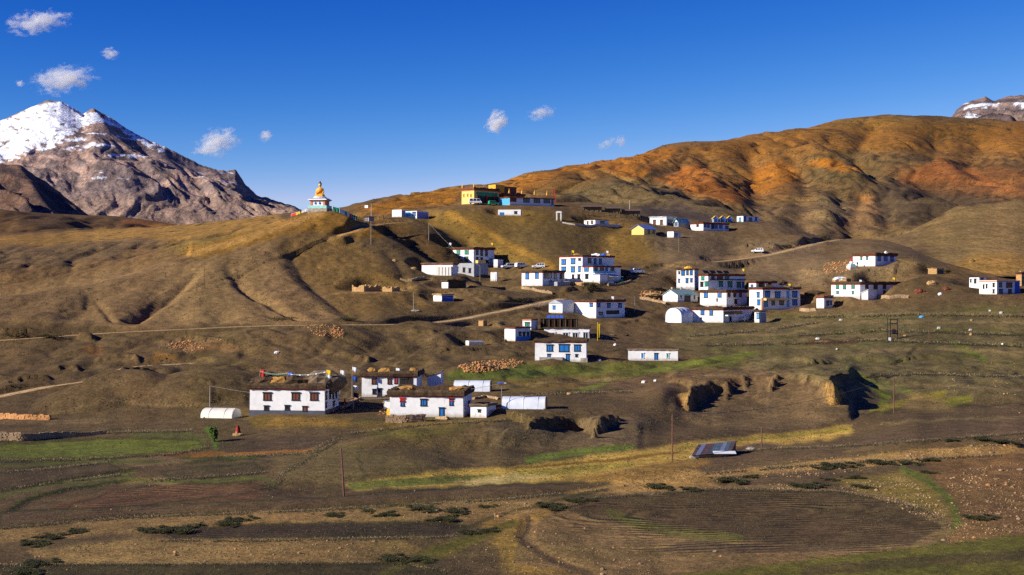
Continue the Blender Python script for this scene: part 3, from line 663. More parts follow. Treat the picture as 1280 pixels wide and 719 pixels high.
# valleys between the spurs
def valley(pts, depth, w):
    P = resample(np.array([pt(*q) for q in pts]), 4.0); d, z, L, sd = polydist(land.X, land.Y, P)
    e = sstep(-1, 20, L) * 0.6 + 0.4
    land.Z -= depth * e / (1 + (d / w) ** 2) ** 1.5
valley([(660, 372, 415), (600, 345, 436), (540, 312, 452), (490, 286, 470)], 7, 12)
valley([(560, 390, 372), (500, 380, 380), (470, 365, 396)], 2.5, 12)
valley([(640, 345, 442), (610, 320, 470), (570, 290, 500), (540, 275, 520)], 6, 11)
valley([(800, 345, 470), (760, 318, 490), (755, 292, 520), (770, 280, 545)], 3.5, 12)
valley([(900, 345, 470), (905, 320, 500), (925, 300, 540)], 3, 12)
# low mounds
land.spur([(225, 452, 305), (252, 462, 292), (262, 490, 272)], 0.38, 7, 1.5)
land.spur([(120, 500, 272), (150, 488, 270), (180, 500, 262)], 0.25, 10, 1.5)
land.spur([(570, 545, 214), (600, 535, 216), (640, 540, 214)], 0.28, 8, 1.2)
land.spur([(640, 407, 362), (600, 418, 352), (610, 432, 340)], 0.42, 5, 1.5)
land.spur([(1080, 333, 448), (1130, 330, 450), (1175, 342, 436)], 0.36, 7, 1.5)
land.spur([(1165, 345, 420), (1190, 353, 412), (1215, 362, 404)], 0.34, 6, 1.5)
land.spur([(1090, 436, 345), (1150, 432, 348), (1220, 450, 330)], 0.2, 12, 1.5)
land.spur([(780, 470, 302), (880, 462, 308), (960, 466, 306)], 0.2, 14, 1.5)
land.spur([(760, 618, 153), (900, 611, 156), (1060, 616, 153), (1140, 640, 140)], 0.10, 8, 1.2)
land.spur([(1200, 566, 188), (1300, 560, 190), (1420, 565, 188)], 0.22, 10, 1.5)
land.spur([(120, 655, 140), (300, 645, 144), (500, 640, 146)], 0.14, 6, 1)
def dome(u, v, y, rx, ry, h):
    c = pt(u, v, y); d2 = ((land.X - c[0]) / rx) ** 2 + ((land.Y - c[1]) / ry) ** 2
    land.Z += h * np.maximum(0, 1 - d2 * (1 + 0.25 * fbm(land.X / 12, land.Y / 12, 2))) ** 1.15
for dm in ((128, 505, 266, 13, 15, 3.0), (245, 500, 268, 16, 17, 3.8), (190, 474, 290, 6, 8, 1.6), (25, 412, 346, 20, 10, 1.6), (330, 440, 325, 14, 12, 2.4), (420, 436, 330, 12, 14, 2.4), (545, 425, 345, 16, 14, 2.2), (600, 470, 300, 14, 12, 1.4), (360, 492, 275, 8, 9, 1.6),
           (590, 552, 208, 13, 12, 1.8), (480, 560, 203, 7, 7, 1.0), (1150, 478, 306, 22, 16, 2.0), (1220, 500, 280, 14, 14, 1.6), (1180, 570, 188, 14, 9, 1.2), (820, 600, 166, 12, 8, .9), (690, 425, 366, 10, 10, 1.2), (870, 330, 490, 18, 18, 2.5), (1130, 338, 446, 14, 12, 2.5)):
    dome(*dm)
# rolling relief
X, Y = land.X, land.Y
land.Z += (np.abs(fbm(X / 17 + 4, Y / 17, 3)) - 0.3) * 1.5 * sstep(262, 290, Y) * sstep(352, 335, Y) + (np.abs(fbm(X / 8 + 4, Y / 8, 3)) - 0.3) * 0.35 * sstep(330, 350, Y)
up = sstep(300, 420, Y)
land.Z += fbm(X / 42, Y / 42, 3) * (0.45 + 0.25 * up) * sstep(60, 160, Y)
land.Z += fbm(X / 11 + 3, Y / 11, 3) * (0.10 + 0.03 * up)
slope_g = np.abs(np.gradient(land.Z, axis=1) / np.gradient(land.Y, axis=1))
land.Z -= sstep(0.16, 0.36, slope_g) * np.maximum(0, ridged(X / 9 + fbm(X / 20, Y / 20, 2), Y / 40, 3) - 0.55) * 0.25
land.freeze()
def W(pts, **k):                            # survey points -> world polyline on the land
    return np.array([land.hit(u, v, **k) for u, v in pts])
# eroded earth bluffs (flat tops, fluted faces towards the viewer)
def bluff(front, top_v, depth, drop_to, w=1.2, fl=1.2):
    """front: (u, y) along the foot; the top follows z = sight line top_v at the front and eases into the land behind"""
    P = np.array([pt(u, v, y) for u, v, y in front]); P = resample(P, 1.0)
    m0 = (land.X > P[:, 0].min() - 18) & (land.X < P[:, 0].max() + 18) & (land.Y > P[:, 1].min() - 14) & (land.Y < P[:, 1].max() + depth + 12)
    X, Y, Z = land.X[m0], land.Y[m0], land.Z[m0]
    d, z, L, sd = polydist(X, Y, P)
    fu = np.array(front)[:, 0]; fy = np.array(front)[:, 2]; sd = np.where(Y > np.interp(640 + F * X / Y, fu, fy), d, -d)
    warp = fbm(X / 5.0 + 9, Y / 5.0, 3) * fl + (np.abs(noise2(L / 2.2, z * 0 + 3)) * 1.9 + np.abs(noise2(L / 0.9, z * 0 + 8)) * 0.8) * fl
    s = sd - warp
    uq = 640 + F * X / Y; u0, u1 = front[0][0], front[-1][0]
    endk = sstep(u0 - 3, u0 + 9, uq) * sstep(u1 + 3, u1 - 6, uq)
    back = sstep(depth, depth * 0.4, sd)
    k = sstep(0, w * (1 + 0.8 * np.abs(noise2(L / 4, z * 0 + 1))), s) * back * endk
    tal = sstep(-11, 0, s) * 0.24 * endk * (s < 0)
    top = np.maximum(z + noise2(X / 2.2, Y / 2.2) * 0.25 - 0.9 * np.maximum(0, noise2(L / 5.0, z * 0 + 5)) * sstep(9, 1, s) + 0.4 * noise2(X / 7, Y / 7), Z)
    Zn = Z + (top - Z) * np.where(s < 0, tal, 0.24 * endk * back + 0.76 * k)
    land.Z[m0] = np.maximum(Zn, Z)
bluff([(598, 545, 218), (609, 540, 213), (618, 535, 206), (632, 533, 209), (648, 532, 212), (655, 526, 205), (668, 524, 208), (690, 522, 213), (712, 521, 218), (724, 521, 222), (735, 524, 214), (742, 526, 205), (752, 524, 210), (768, 520, 218), (780, 521, 223), (802, 526, 228)], 528, 34, 560, 1.1, 0.8)
bluff([(836, 494, 266), (848, 492, 256), (857, 491, 245), (865, 490, 248), (876, 487, 256), (890, 480, 264), (902, 477, 268), (908, 484, 261), (915, 482, 266), (926, 474, 275), (933, 476, 269), (945, 471, 278), (956, 470, 277), (963, 472, 267), (971, 470, 272), (984, 469, 277), (990, 472, 269), (998, 469, 276), (1005, 472, 268), (1013, 469, 273), (1019, 474, 263), (1030, 475, 256), (1041, 478, 249), (1048, 480, 252), (1056, 483, 259), (1066, 488, 269)], 472, 50, 520, 1.2, 0.9)
bluff([(985, 455, 302), (1010, 450, 300), (1040, 450, 303), (1070, 458, 306)], 450, 30, 470)
bluff([(475, 556, 202), (490, 553, 201), (505, 556, 203)], 556, 8, 575, 0.8, 0.7)
bluff([(-80, 402, 352), (0, 404, 348), (60, 410, 345), (100, 415, 345)], 404, 20, 420, 1.0, 1.0)
bluff([(110, 440, 330), (140, 440, 322), (170, 445, 326)], 440, 16, 452, 1, .8)
bluff([(1180, 335, 545), (1215, 322, 530), (1245, 324, 532), (1290, 322, 540), (1400, 322, 540)], 322, 40, 340)
land.freeze()
def bank(pts, hpx, depth=7, fl=0.7):
    bluff([(u, v - hpx, land.hit(u, v)[1]) for u, v in pts], 0, depth, 0, 0.7, fl)
    land.freeze()
for pts, hh in (([(368, 443), (400, 444), (430, 449), (466, 456)], 7), ([(200, 432), (235, 428), (275, 430), (302, 440)], 7), ([(-20, 416), (40, 420), (90, 424), (120, 432)], 8), ([(60, 470), (85, 462), (100, 466)], 5), ([(120, 455), (150, 450), (176, 456)], 8),
                ([(205, 486), (235, 480), (268, 484)], 5), ([(330, 470), (380, 480), (430, 478)], 4), ([(100, 478), (150, 466), (196, 462)], 4), ([(262, 503), (290, 496), (310, 494)], 6), ([(0, 482), (40, 476), (64, 478)], 6), ([(510, 415), (540, 420), (575, 426)], 5),
                ([(545, 445), (575, 438), (610, 440)], 5), ([(480, 460), (520, 456), (560, 458)], 3), ([(590, 412), (610, 408), (630, 420)], 7), ([(640, 398), (660, 396), (690, 402)], 5), ([(760, 408), (800, 404), (838, 408)], 4), ([(700, 372), (720, 364), (738, 368)], 6),
                ([(575, 366), (600, 370), (640, 378)], 6), ([(560, 352), (575, 356), (600, 356)], 5), ([(470, 300), (520, 306), (560, 318)], 6), ([(800, 338), (830, 334), (862, 338)], 5), ([(1120, 452), (1160, 448), (1200, 456)], 4), ([(1180, 470), (1220, 462), (1270, 470)], 4), ([(1000, 340), (1040, 344), (1070, 348)], 4), ([(760, 300), (800, 304), (830, 312)], 5), ([(920, 312), (950, 308), (975, 312)], 5)):
    bank(pts, hh)
# the green channel, ditches and field banks
def carve(pts, w, depth, soft=1.6):
    P = resample(W(pts), 3.0); d, z, L, sd = polydist(land.X, land.Y, P)
    land.Z -= depth * sstep(w * soft, w * 0.4, d)
def step_bank(pts, h, reach=9):             # the near side of the line lies lower
    P = resample(W(pts), 3.0); d, z, L, sd = polydist(land.X, land.Y, P)
    e = sstep(0, 6, L) * sstep(L.max(), L.max() - 6, L)
    land.Z -= 0.55 * h * sstep(0.7, -0.7, sd) * sstep(reach, 1.0, d) * e
carve([(432, 607), (560, 599), (640, 594), (720, 588), (860, 562), (960, 548), (1060, 536)], 6, 0.9, 2)
for p in ([(425, 545), (378, 578), (348, 592), (345, 606)], [(455, 555), (452, 575), (458, 600)], [(530, 548), (560, 575), (580, 590)],
          [(1150, 592), (1185, 622), (1200, 650), (1170, 676)], [(640, 652), (600, 668), (530, 690)]):
    pass
carve([(662, 648), (655, 675), (690, 698), (740, 716)], 0.7, 0.15)
for p in ([(0, 612), (60, 602), (150, 588), (210, 580), (320, 571)], [(0, 645), (40, 622), (90, 610), (165, 598), (250, 600)], [(150, 573), (0, 578)],
          [(0, 548), (60, 546), (130, 540)], [(250, 570), (330, 567), (400, 563)], [(30, 655), (200, 640), (400, 632), (640, 617), (760, 610)],
          [(1000, 418), (1110, 412), (1280, 418)], [(880, 430), (1000, 428), (1090, 424), (1280, 432)], [(860, 418), (960, 412), (1020, 402)],
          [(1000, 395), (1140, 392), (1280, 394)], [(620, 496), (700, 490), (780, 488)], [(440, 530), (520, 528), (620, 522)], [(620, 476), (740, 472), (860, 462)]):
    step_bank(p[::1] if p[0][0] < p[-1][0] else p[::-1], 0.45)
land.freeze()
# dirt roads cut into the slopes
ROADS = [('valley_road', [(-60, 428), (0, 425), (60, 420), (130, 415), (180, 413), (240, 410), (320, 406), (400, 405), (480, 405), (560, 402), (600, 394), (640, 385), (680, 377), (702, 371)], 4.6),
         ('lower_track', [(-60, 506), (0, 494), (60, 484), (120, 470), (165, 458), (200, 454), (245, 452)], 4.0),
         ('upper_road', [(890, 328), (960, 319), (1010, 306), (1050, 297)], 4.6),
         ('statue_track', [(505, 276), (470, 281), (445, 285), (428, 292), (424, 300)], 3.0)]
road_lines = []
for nm, p, w in ROADS:
    P = resample(W(p), 4.0)
    zz = P[:, 2].copy(); kk = np.ones(7) / 7; zz = np.convolve(np.pad(zz, 3, mode='edge'), kk, 'valid'); P[:, 2] = zz - 0.35
    P = resample(P, 1.5)
    d, z, L, sd = polydist(land.X, land.Y, P)
    k = sstep(w * 0.5 + 2.2, w * 0.5 + 0.7, d); land.Z = land.Z * (1 - k) + z * k
    road_lines.append((nm, P, w))
land.freeze()
# ------------------------------------------------------------------ building plots: every block is surveyed by its near corner and its edges
class Blk:
    """uL..uc: left-hand wall, uc..uR: right-hand wall, vt..vb: wall top and foot at the near corner, th: turn of the house (deg)"""
    def __init__(s, uL, uc, uR, vt, vb, th, depth=None, y=None, dy=0, pad=True, ymin=0, below=1.2, width=None):
        c = land.hit(uc, vb, ymin=ymin) if y is None else pt(uc, vb, y)
        if dy: c = pt(uc, vb, c[1] + dy)
        s.C, s.th = c, R(th); s.vt, s.vb = vt, vb; s.below = below
        s.t1 = np.array([-math.cos(s.th), math.sin(s.th), 0]); s.t2 = np.array([math.sin(s.th), math.cos(s.th), 0]); s.up = np.array([0, 0, 1.0])
        s.w1 = width or s.along(uL, s.t1); s.w2 = depth or s.along(uR, s.t2)
        s.h = (vb - vt) / F * c[1]; s.px = c[1] / F; s.pad = pad
        s.center = c + s.t1 * s.w1 / 2 + s.t2 * s.w2 / 2
    def along(s, u, t):
        a = (u - 640) / F; return (a * s.C[1] - s.C[0]) / (t[0] - a * t[1])
    def flatten(s):
        if not s.pad: return
        p = (land.X - s.C[0]) * s.t1[0] + (land.Y - s.C[1]) * s.t1[1]; q = (land.X - s.C[0]) * s.t2[0] + (land.Y - s.C[1]) * s.t2[1]
        d = np.hypot(np.maximum(np.maximum(-p, p - s.w1), 0), np.maximum(np.maximum(-q, q - s.w2), 0))
        k = sstep(5.5, 0.9, d); land.Z = land.Z * (1 - k) + (s.C[2] - 0.03) * k
B = {}
def plot(key, *a, **k):
    B[key] = Blk(*a, **k); return B[key]
plot('big', 312, 406, 424, 487, 518.5, 6)
plot('straw_top', 452, 521, 526, 471.5, 497, 3, depth=8.5)
plot('long', 487, 579, 590, 496, 522, 6)
plot('long_wing', 479.5, 490, 496, 500, 512, 4, depth=5, width=None)
plot('hut', 588, 608, 620, 508.5, 523, 22)
plot('slant', 534, 551, 556, 467, 487, 6, depth=3.2)
plot('barrel_a', 567, 612, 616, 477, 490, 4, depth=4.5)
plot('barrel_b', 627, 681, 686, 497.5, 512, 6, depth=4.5)
plot('tent', 251, 289, 296, 512, 523.5, 12, depth=4.2)
plot('blue_front', 668.5, 733, 737, 428.5, 453, 5, depth=6)
plot('blue_back', 680, 737, 741, 411, 430, 3, depth=9, dy=7.5, y=None, pad=False)
plot('annex', 630.5, 644, 663, 411, 427, 38)
plot('cube', 653, 664, 668, 400.5, 413, 20, depth=5)
plot('low_blue', 785, 847.5, 850, 438.5, 451.5, 6, depth=5)
plot('porch_house', 718, 745, 781, 378, 398.5, 42)
plot('vault', 686, 703, 719, 380, 392, 42, depth=5)
plot('two_win', 652, 678, 706, 341, 358, 38)
plot('tower', 699, 728, 768, 321, 353, 40)
plot('tower_front', 727, 741, 776, 334, 353.5, 42, dy=-3)
plot('green_win', 555, 592, 618, 312, 330, 38)
plot('green_low', 555, 592.5, 600, 329.5, 346, 38, depth=7, dy=-0.6, pad=False)
plot('green_wing', 527, 566, 575, 331, 345, 20, depth=4)
plot('cold_frame', 545, 564, 567, 334, 345, 14, depth=3)
plot('small_white', 613, 621, 624, 341, 352, 20, depth=1.0)
plot('shed_r', 617, 622, 629, 325, 335, 30)
plot('tri_a', 845.5, 868, 873, 337.5, 361, 14)
plot('tri_b', 873, 885, 931, 345, 365, 52)
plot('tri_c', 875, 908, 934, 366, 383, 34)
plot('green_roof', 828.5, 847, 872, 367, 378, 40)
plot('arch', 832, 852, 866, 385, 404, 36)
plot('recess', 864.5, 904, 942, 388, 404, 30)
plot('annex_b', 943, 949, 958, 390, 404, 36)
plot('twin', 936.5, 953, 1000.5, 362, 388, 62)
plot('twin_up', 936, 945, 982, 354, 368, 60, dy=3, pad=False)
plot('far_low', 1039, 1075, 1131, 356, 371.5, 50)
plot('far_shed', 1077, 1085, 1096, 365, 375.5, 40)
plot('far_up', 1066, 1094, 1121, 320, 333.5, 46)
plot('mudcube', 1020.5, 1030, 1041, 373, 386, 44)
plot('right_end', 1224, 1246, 1275, 352, 368.5, 52)
plot('right_up', 1211.5, 1224, 1233, 348, 361, 50, dy=3)
plot('mon_yel', 577, 592.5, 624, 238, 255.5, 44, ymin=480)
plot('mon_yel2', 622, 630, 656, 239, 249, 52, ymin=480)
plot('mon_long', 624, 637, 693, 247.5, 257, 58, ymin=480)
plot('cabin', 622.5, 651, 653, 263, 270, 6, depth=4, ymin=440)
plot('pink', 730, 744, 761, 275, 283, 40, ymin=440)
plot('white_r', 812, 833, 845, 271.5, 282.5, 30, ymin=440)
plot('green_r', 842, 848, 861, 276, 284, 40, ymin=440)
plot('yellow_s', 789.5, 805, 820, 285, 294, 38, ymin=440)
plot('cube_r', 834, 842, 851, 290, 297.5, 40, ymin=440)
plot('long_r', 863, 879, 911, 280, 289, 52, ymin=440)
plot('white_far', 921, 929, 949, 271, 278, 54, ymin=440)
plot('cont_w', 490, 502, 507, 263, 272, 30, ymin=440)
plot('cont_b', 504, 521, 536, 264.5, 274, 30, ymin=440)
plot('ruin', 440, 455, 476, 356, 365, 34)
plot('ruin_b', 478, 490, 500, 358, 365, 34)
plot('hutch_a', 552, 560, 583, 352.5, 361, 50)
plot('hutch_b', 541.5, 552, 567, 369, 377.5, 46)
plot('block', 582, 586, 604, 427, 432.5, 70)
plot('brickcube', 598, 604, 609, 401.5, 408, 46)
plot('shop', 455, 461, 468, 256.5, 262, 40, ymin=440)
plot('mud_r', 1160, 1171, 1180, 336, 343, 40)
plot('mud_low', 1040, 1058, 1064, 349, 356, 34, ymin=400)
plot('ochre', 1270, 1277, 1290, 343, 358, 46)
for k, b in B.items():
    if k not in ('blue_back', 'twin_up'): b.flatten()
land.freeze()
for k in ('mon_yel2',): pass

# ------------------------------------------------------------------ build the land and the ranges behind it
def road_mesh(nm, P, w):
    P = resample(P, 1.0); t = np.gradient(P[:, :2], axis=0); t /= np.linalg.norm(t, axis=1)[:, None] + 1e-9
    n = np.stack([-t[:, 1], t[:, 0]], 1); off = np.linspace(-w / 2, w / 2, 7)
    X_ = P[:, 0][:, None] + n[:, :1] * off[None]; Y_ = P[:, 1][:, None] + n[:, 1:] * off[None]
    X_ = X_ + fbm(P[:, 0] / 5, P[:, 1] / 5, 2)[:, None] * 0.3 * n[:, :1]; Y_ = Y_ + fbm(P[:, 0] / 5, P[:, 1] / 5, 2)[:, None] * 0.3 * n[:, 1:]
    Z_ = land.z(X_, Y_) + 0.07
    Z_[:, 0] -= 0.25; Z_[:, -1] -= 0.25
    c = np.zeros(X_.shape + (3,), np.float32); c[:] = A((166, 140, 108)) if nm != 'statue_track' else A((168, 132, 84))
    c *= (1 + 0.18 * np.cos(np.linspace(-1, 1, 7) * 6.5))[None, :, None]
    grid_mesh('dirt_road', X_, Y_, Z_, G_MAIN, c)
ph = np.zeros(land.X.shape + (3,))
uu, vv = 640 + F * land.X / land.Y, 360 - F * land.Z / land.Y
inset = (uu > -290) & (uu < 1560) & (vv > -40) & (vv < 780)
def furrow(poly, direction, period, amp, curve=None):
    m = pmask(poly, 4); iu = np.clip(uu + OX, 0, CW - 1).astype(int); iv = np.clip(vv + OY, 0, CH - 1).astype(int)
    k = np.where(inset, m[iv, iu], 0) * (land.Y < 460)
    p = (curve if curve is not None else land.X * direction[0] + land.Y * direction[1] + fbm(land.X / 20, land.Y / 20, 2) * 1.0) / period
    ph[..., 0] = np.where(k > 0.02, p, ph[..., 0]); ph[..., 1] = np.where(k > 0.02, k * amp * sstep(-0.5, 0.6, fbm(land.X / 5, land.Y / 5, 3)), ph[..., 1])
c0 = pt(930, 655, 140)
furrow([(690, 640), (745, 622), (900, 613), (1050, 616), (1150, 638), (1180, 660), (1150, 684), (960, 700), (800, 690), (700, 660)], 0, 1.15, 0.7,
       np.hypot((land.X - c0[0]) * 0.32, land.Y - c0[1]) + fbm(land.X / 9, land.Y / 9, 3) * 0.8)
furrow([(20, 650), (140, 612), (270, 606), (340, 612), (320, 625), (150, 645)], (0.35, 1), 1.3, 0.35)
furrow([(0, 556), (150, 548), (245, 552), (262, 562), (150, 573), (0, 575)], (0.2, 1), 1.6, 0.25)
furrow([(1000, 312), (1035, 304), (1062, 312), (1050, 328), (1010, 328)], (0.8, 0.6), 4.0, 2.5)
furrow([(200, 662), (560, 652), (560, 672), (220, 672)], (0.1, 1), 1.0, 0.3)
land_obj = grid_mesh('ground', land.X, land.Y, land.Z, G_MAIN, land.colours(), ph)
for r in road_lines: road_mesh(*r)

def backdrop(name, U, Y, cols, spurs, noisef, m, colf=None, drains=None):
    L = Land(U, Y); L.Z = table(cols, L.U, L.Yr)
    for sp in spurs: L.spur(*sp)
    for pts, dep, w in (drains or ()):
        P = resample(np.array([pt(*z_) for z_ in pts]), 8.0); d, z, l_, sd = polydist(L.X, L.Y, P)
        L.Z -= 0.6 * dep * (0.4 + 0.6 * sstep(0, 60, l_.max() - l_)) * np.exp(-np.sqrt((d / w) ** 2 + 0.03) * 1.5)
    if noisef: L.Z = noisef(L)
    L.freeze()
    c = L.colours()
    if colf is not None: c = colf(L, c)
    grid_mesh(name, L.X, L.Y, L.Z, m, c); return L
Uh = np.r_[np.arange(300, 1400, 2.6), np.arange(1400, 2600, 40)]
hc = {}
def h_(u, *p): hc[u] = [(v, y) for v, y in p]
h_(300, (520, 480), (300, 700), (280, 800), (290, 900), (420, 1900))
h_(400, (420, 500), (275, 720), (266, 790), (275, 860), (360, 1900))
h_(480, (380, 500), (268, 640), (245, 800), (256, 900), (330, 1900))
h_(575, (340, 520), (264, 640), (235, 860), (248, 980), (320, 1900))
h_(640, (330, 540), (262, 640), (242, 780), (221, 960), (236, 1150), (310, 1900))
h_(760, (330, 560), (272, 640), (246, 780), (198, 1120), (214, 1300), (290, 1900))
h_(845, (330, 580), (276, 660), (242, 820), (182, 1220), (200, 1400), (270, 1900))
h_(960, (340, 590), (294, 680), (252, 860), (206, 1080), (166, 1380), (185, 1600), (230, 1900))
h_(1070, (350, 590), (306, 690), (262, 860), (206, 1120), (147, 1500), (160, 1700), (190, 1900))
h_(1190, (350, 590), (302, 710), (258, 900), (206, 1150), (147, 1540), (160, 1720), (190, 1900))
h_(1280, (350, 590), (292, 720), (252, 920), (204, 1180), (153, 1540), (165, 1720), (190, 1900))
h_(1600, (350, 590), (290, 720), (250, 920), (204, 1200), (166, 1560), (175, 1720), (200, 1900))
h_(2600, (350, 590), (290, 720), (260, 920), (224, 1200), (196, 1560), (200, 1720), (210, 1900))
hs = [([(640, 232, 900), (700, 226, 860), (760, 226, 800), (820, 238, 740), (880, 254, 680), (940, 276, 640)], 0.42, 18, 4),
      ([(690, 250, 720), (770, 256, 690), (830, 268, 650)], 0.34, 14, 3),
      ([(845, 190, 1150), (872, 203, 1020), (905, 224, 900), (936, 248, 800)], 0.46, 14, 4),
      ([(950, 186, 1250), (988, 200, 1080), (1000, 222, 950), (985, 245, 840)], 0.42, 14, 4),
      ([(960, 190, 1160), (1020, 175, 1150), (1050, 186, 1080), (1092, 214, 960), (1100, 235, 880)], 0.46, 12, 3),
      ([(1105, 155, 1480), (1112, 182, 1280), (1080, 216, 1060), (1050, 244, 900), (1040, 270, 780)], 0.46, 16, 4),
      ([(1150, 165, 1420), (1180, 194, 1160), (1225, 213, 1060), (1275, 238, 950), (1330, 262, 860)], 0.5, 10, 4),
      ([(1120, 240, 900), (1170, 231, 890), (1220, 243, 850), (1275, 264, 790)], 0.46, 12, 3),
      ([(1020, 244, 830), (1036, 262, 770), (1030, 285, 710)], 0.4, 10, 3),
      ([(1092, 240, 840), (1104, 262, 770), (1080, 282, 720)], 0.4, 10, 3),
      ([(1230, 160, 1480), (1260, 190, 1260), (1330, 220, 1060)], 0.42, 16, 4),
      ([(900, 182, 1320), (915, 205, 1120), (930, 225, 1000)], 0.4, 12, 3),
      ([(1195, 160, 1460), (1215, 184, 1280), (1250, 205, 1150)], 0.4, 12, 3)]
def hn(L):
    k = sstep(560, 800, L.Y)
    Z = L.Z + fbm(L.X / 130, L.Y / 130, 3) * 3 * k * sstep(1700, 1300, L.Y) + fbm(L.X / 30, L.Y / 30, 3) * 1.1 * k
    w = fbm(L.X / 80, L.Y / 80, 2) * 20
    g = np.maximum(0, ridged((L.X + w) / 34, (L.Y + w) / 90, 3) - 0.6)
    return Z - g * 3.6 * k * sstep(1480, 1250, L.Y)
def scrub(L, c):
    m = sstep(0.30, 0.5, fbm(L.X / 6.5, L.Y / 11, 3) * 0.8 + 0.5 * fbm(L.X / 70, L.Y / 90, 2)) * 0.7
    return c * (1 - m[..., None]) + np.array([0.045, 0.035, 0.013]) * m[..., None]
hill_L = backdrop('hill', Uh, np.r_[np.linspace(500, 620, 16), np.linspace(626, 1000, 150), np.linspace(1004, 1640, 150), np.linspace(1660, 1900, 12)], hc, hs, hn, G_HILL, scrub,
   [([(1076, 196, 1200), (1098, 224, 980), (1112, 255, 830), (1100, 285, 720)], 24, 26), ([(1150, 205, 1120), (1185, 236, 930), (1250, 262, 800), (1300, 285, 740)], 22, 26), ([(935, 195, 1200), (948, 216, 1000), (940, 248, 820), (925, 268, 700)], 20, 24),
    ([(1005, 208, 1080), (1004, 240, 860), (1000, 280, 700)], 19, 24), ([(1075, 222, 960), (1066, 250, 820), (1060, 285, 700)], 18, 20), ([(1170, 172, 1400), (1165, 192, 1200)], 20, 26), ([(1225, 172, 1400), (1210, 196, 1180), (1240, 222, 1000)], 20, 26),
    ([(845, 205, 1050), (800, 222, 900), (770, 222, 860)], 16, 24), ([(1090, 160, 1450), (1075, 178, 1300), (1060, 196, 1120)], 20, 26), ([(880, 196, 1150), (900, 210, 1020)], 10, 20)])
# rounded tan hill
rc = {960: [(400, 480), (330, 560), (345, 640), (420, 900)], 1030: [(400, 480), (304, 580), (330, 660), (400, 900)], 1110: [(370, 480), (335, 520), (297, 620), (330, 700), (380, 900)],
      1150: [(370, 480), (335, 520), (281, 640), (310, 720), (370, 900)], 1200: [(370, 480), (332, 530), (257, 660), (285, 740), (350, 900)], 1245: [(370, 480), (328, 530), (251, 670), (280, 750), (340, 900)],
      1290: [(370, 480), (330, 530), (249, 680), (280, 760), (340, 900)], 1400: [(370, 480), (330, 530), (248, 680), (280, 760), (340, 900)], 1900: [(380, 480), (335, 530), (275, 680), (290, 760), (340, 900)]}
backdrop('hill', np.r_[np.arange(970, 1420, 3), np.arange(1430, 1900, 40)], np.r_[np.linspace(490, 760, 150), np.linspace(770, 900, 8)], rc, [],
         lambda L: L.Z + fbm(L.X / 40, L.Y / 40, 3) * 0.8, G_HILL)
# golden plateau edge and the ridge behind it, far left
lc = {-1400: [(420, 440), (330, 560), (300, 740), (310, 1100)], -200: [(400, 450), (340, 490), (315, 570), (295, 730), (305, 1100)], 0: [(390, 460), (335, 490), (310, 570), (293, 730), (305, 1100)],
      160: [(380, 470), (328, 500), (303, 570), (285.5, 720), (296, 1100)], 250: [(360, 470), (305, 510), (279, 660), (292, 1100)], 345: [(330, 480), (290, 520), (268.5, 640), (290, 1100)],
      400: [(330, 480), (280, 540), (266, 640), (290, 1100)], 470: [(330, 500), (290, 560), (280, 640), (310, 1100)]}
def dots(L, c):
    m = sstep(0.42, 0.62, fbm(L.X / 5, L.Y / 9, 3)) * 0.8 * sstep(560, 600, L.Y)
    return c * (1 - m[..., None]) + np.array([0.06, 0.045, 0.015]) * m[..., None]
backdrop('hill', np.r_[np.arange(-1400, -210, 60), np.arange(-205, 470, 3)], np.r_[np.linspace(445, 760, 190), np.linspace(770, 1100, 12)], lc, [],
         lambda L: L.Z + fbm(L.X / 30, L.Y / 30, 3) * 0.5 - np.maximum(0, ridged(L.X / 16, L.Y / 60, 3) - 0.6) * 1.6 * sstep(470, 500, L.Y) * sstep(600, 550, L.Y), G_HILL, dots)
lc2 = {-1500: [(420, 1000), (300, 1500), (250, 2100), (290, 2600)], -200: [(400, 1000), (300, 1450), (258, 2000), (290, 2600)], 0: [(400, 1000), (296, 1450), (261, 2000), (290, 2600)], 60: [(400, 1000), (295, 1450), (266, 2000), (290, 2600)],
       130: [(400, 1000), (294, 1450), (271, 2000), (295, 2600)], 180: [(400, 1000), (292, 1450), (275.5, 2000), (300, 2600)], 215: [(400, 1000), (294, 1500), (280, 2000), (305, 2600)], 320: [(400, 1000), (310, 1500), (300, 2000), (330, 2600)]}
backdrop('hill', np.r_[np.arange(-1500, -210, 60), np.arange(-205, 320, 3)], np.r_[np.linspace(1000, 1400, 10), np.linspace(1410, 2060, 120), np.linspace(2080, 2600, 12)], lc2, [],
         lambda L: L.Z + fbm(L.X / 120, L.Y / 120, 3) * 3 - np.maximum(0, ridged(L.X / 90, L.Y / 260, 3) - 0.5) * 9 * sstep(2000, 1850, L.Y), G_HILL, scrub)

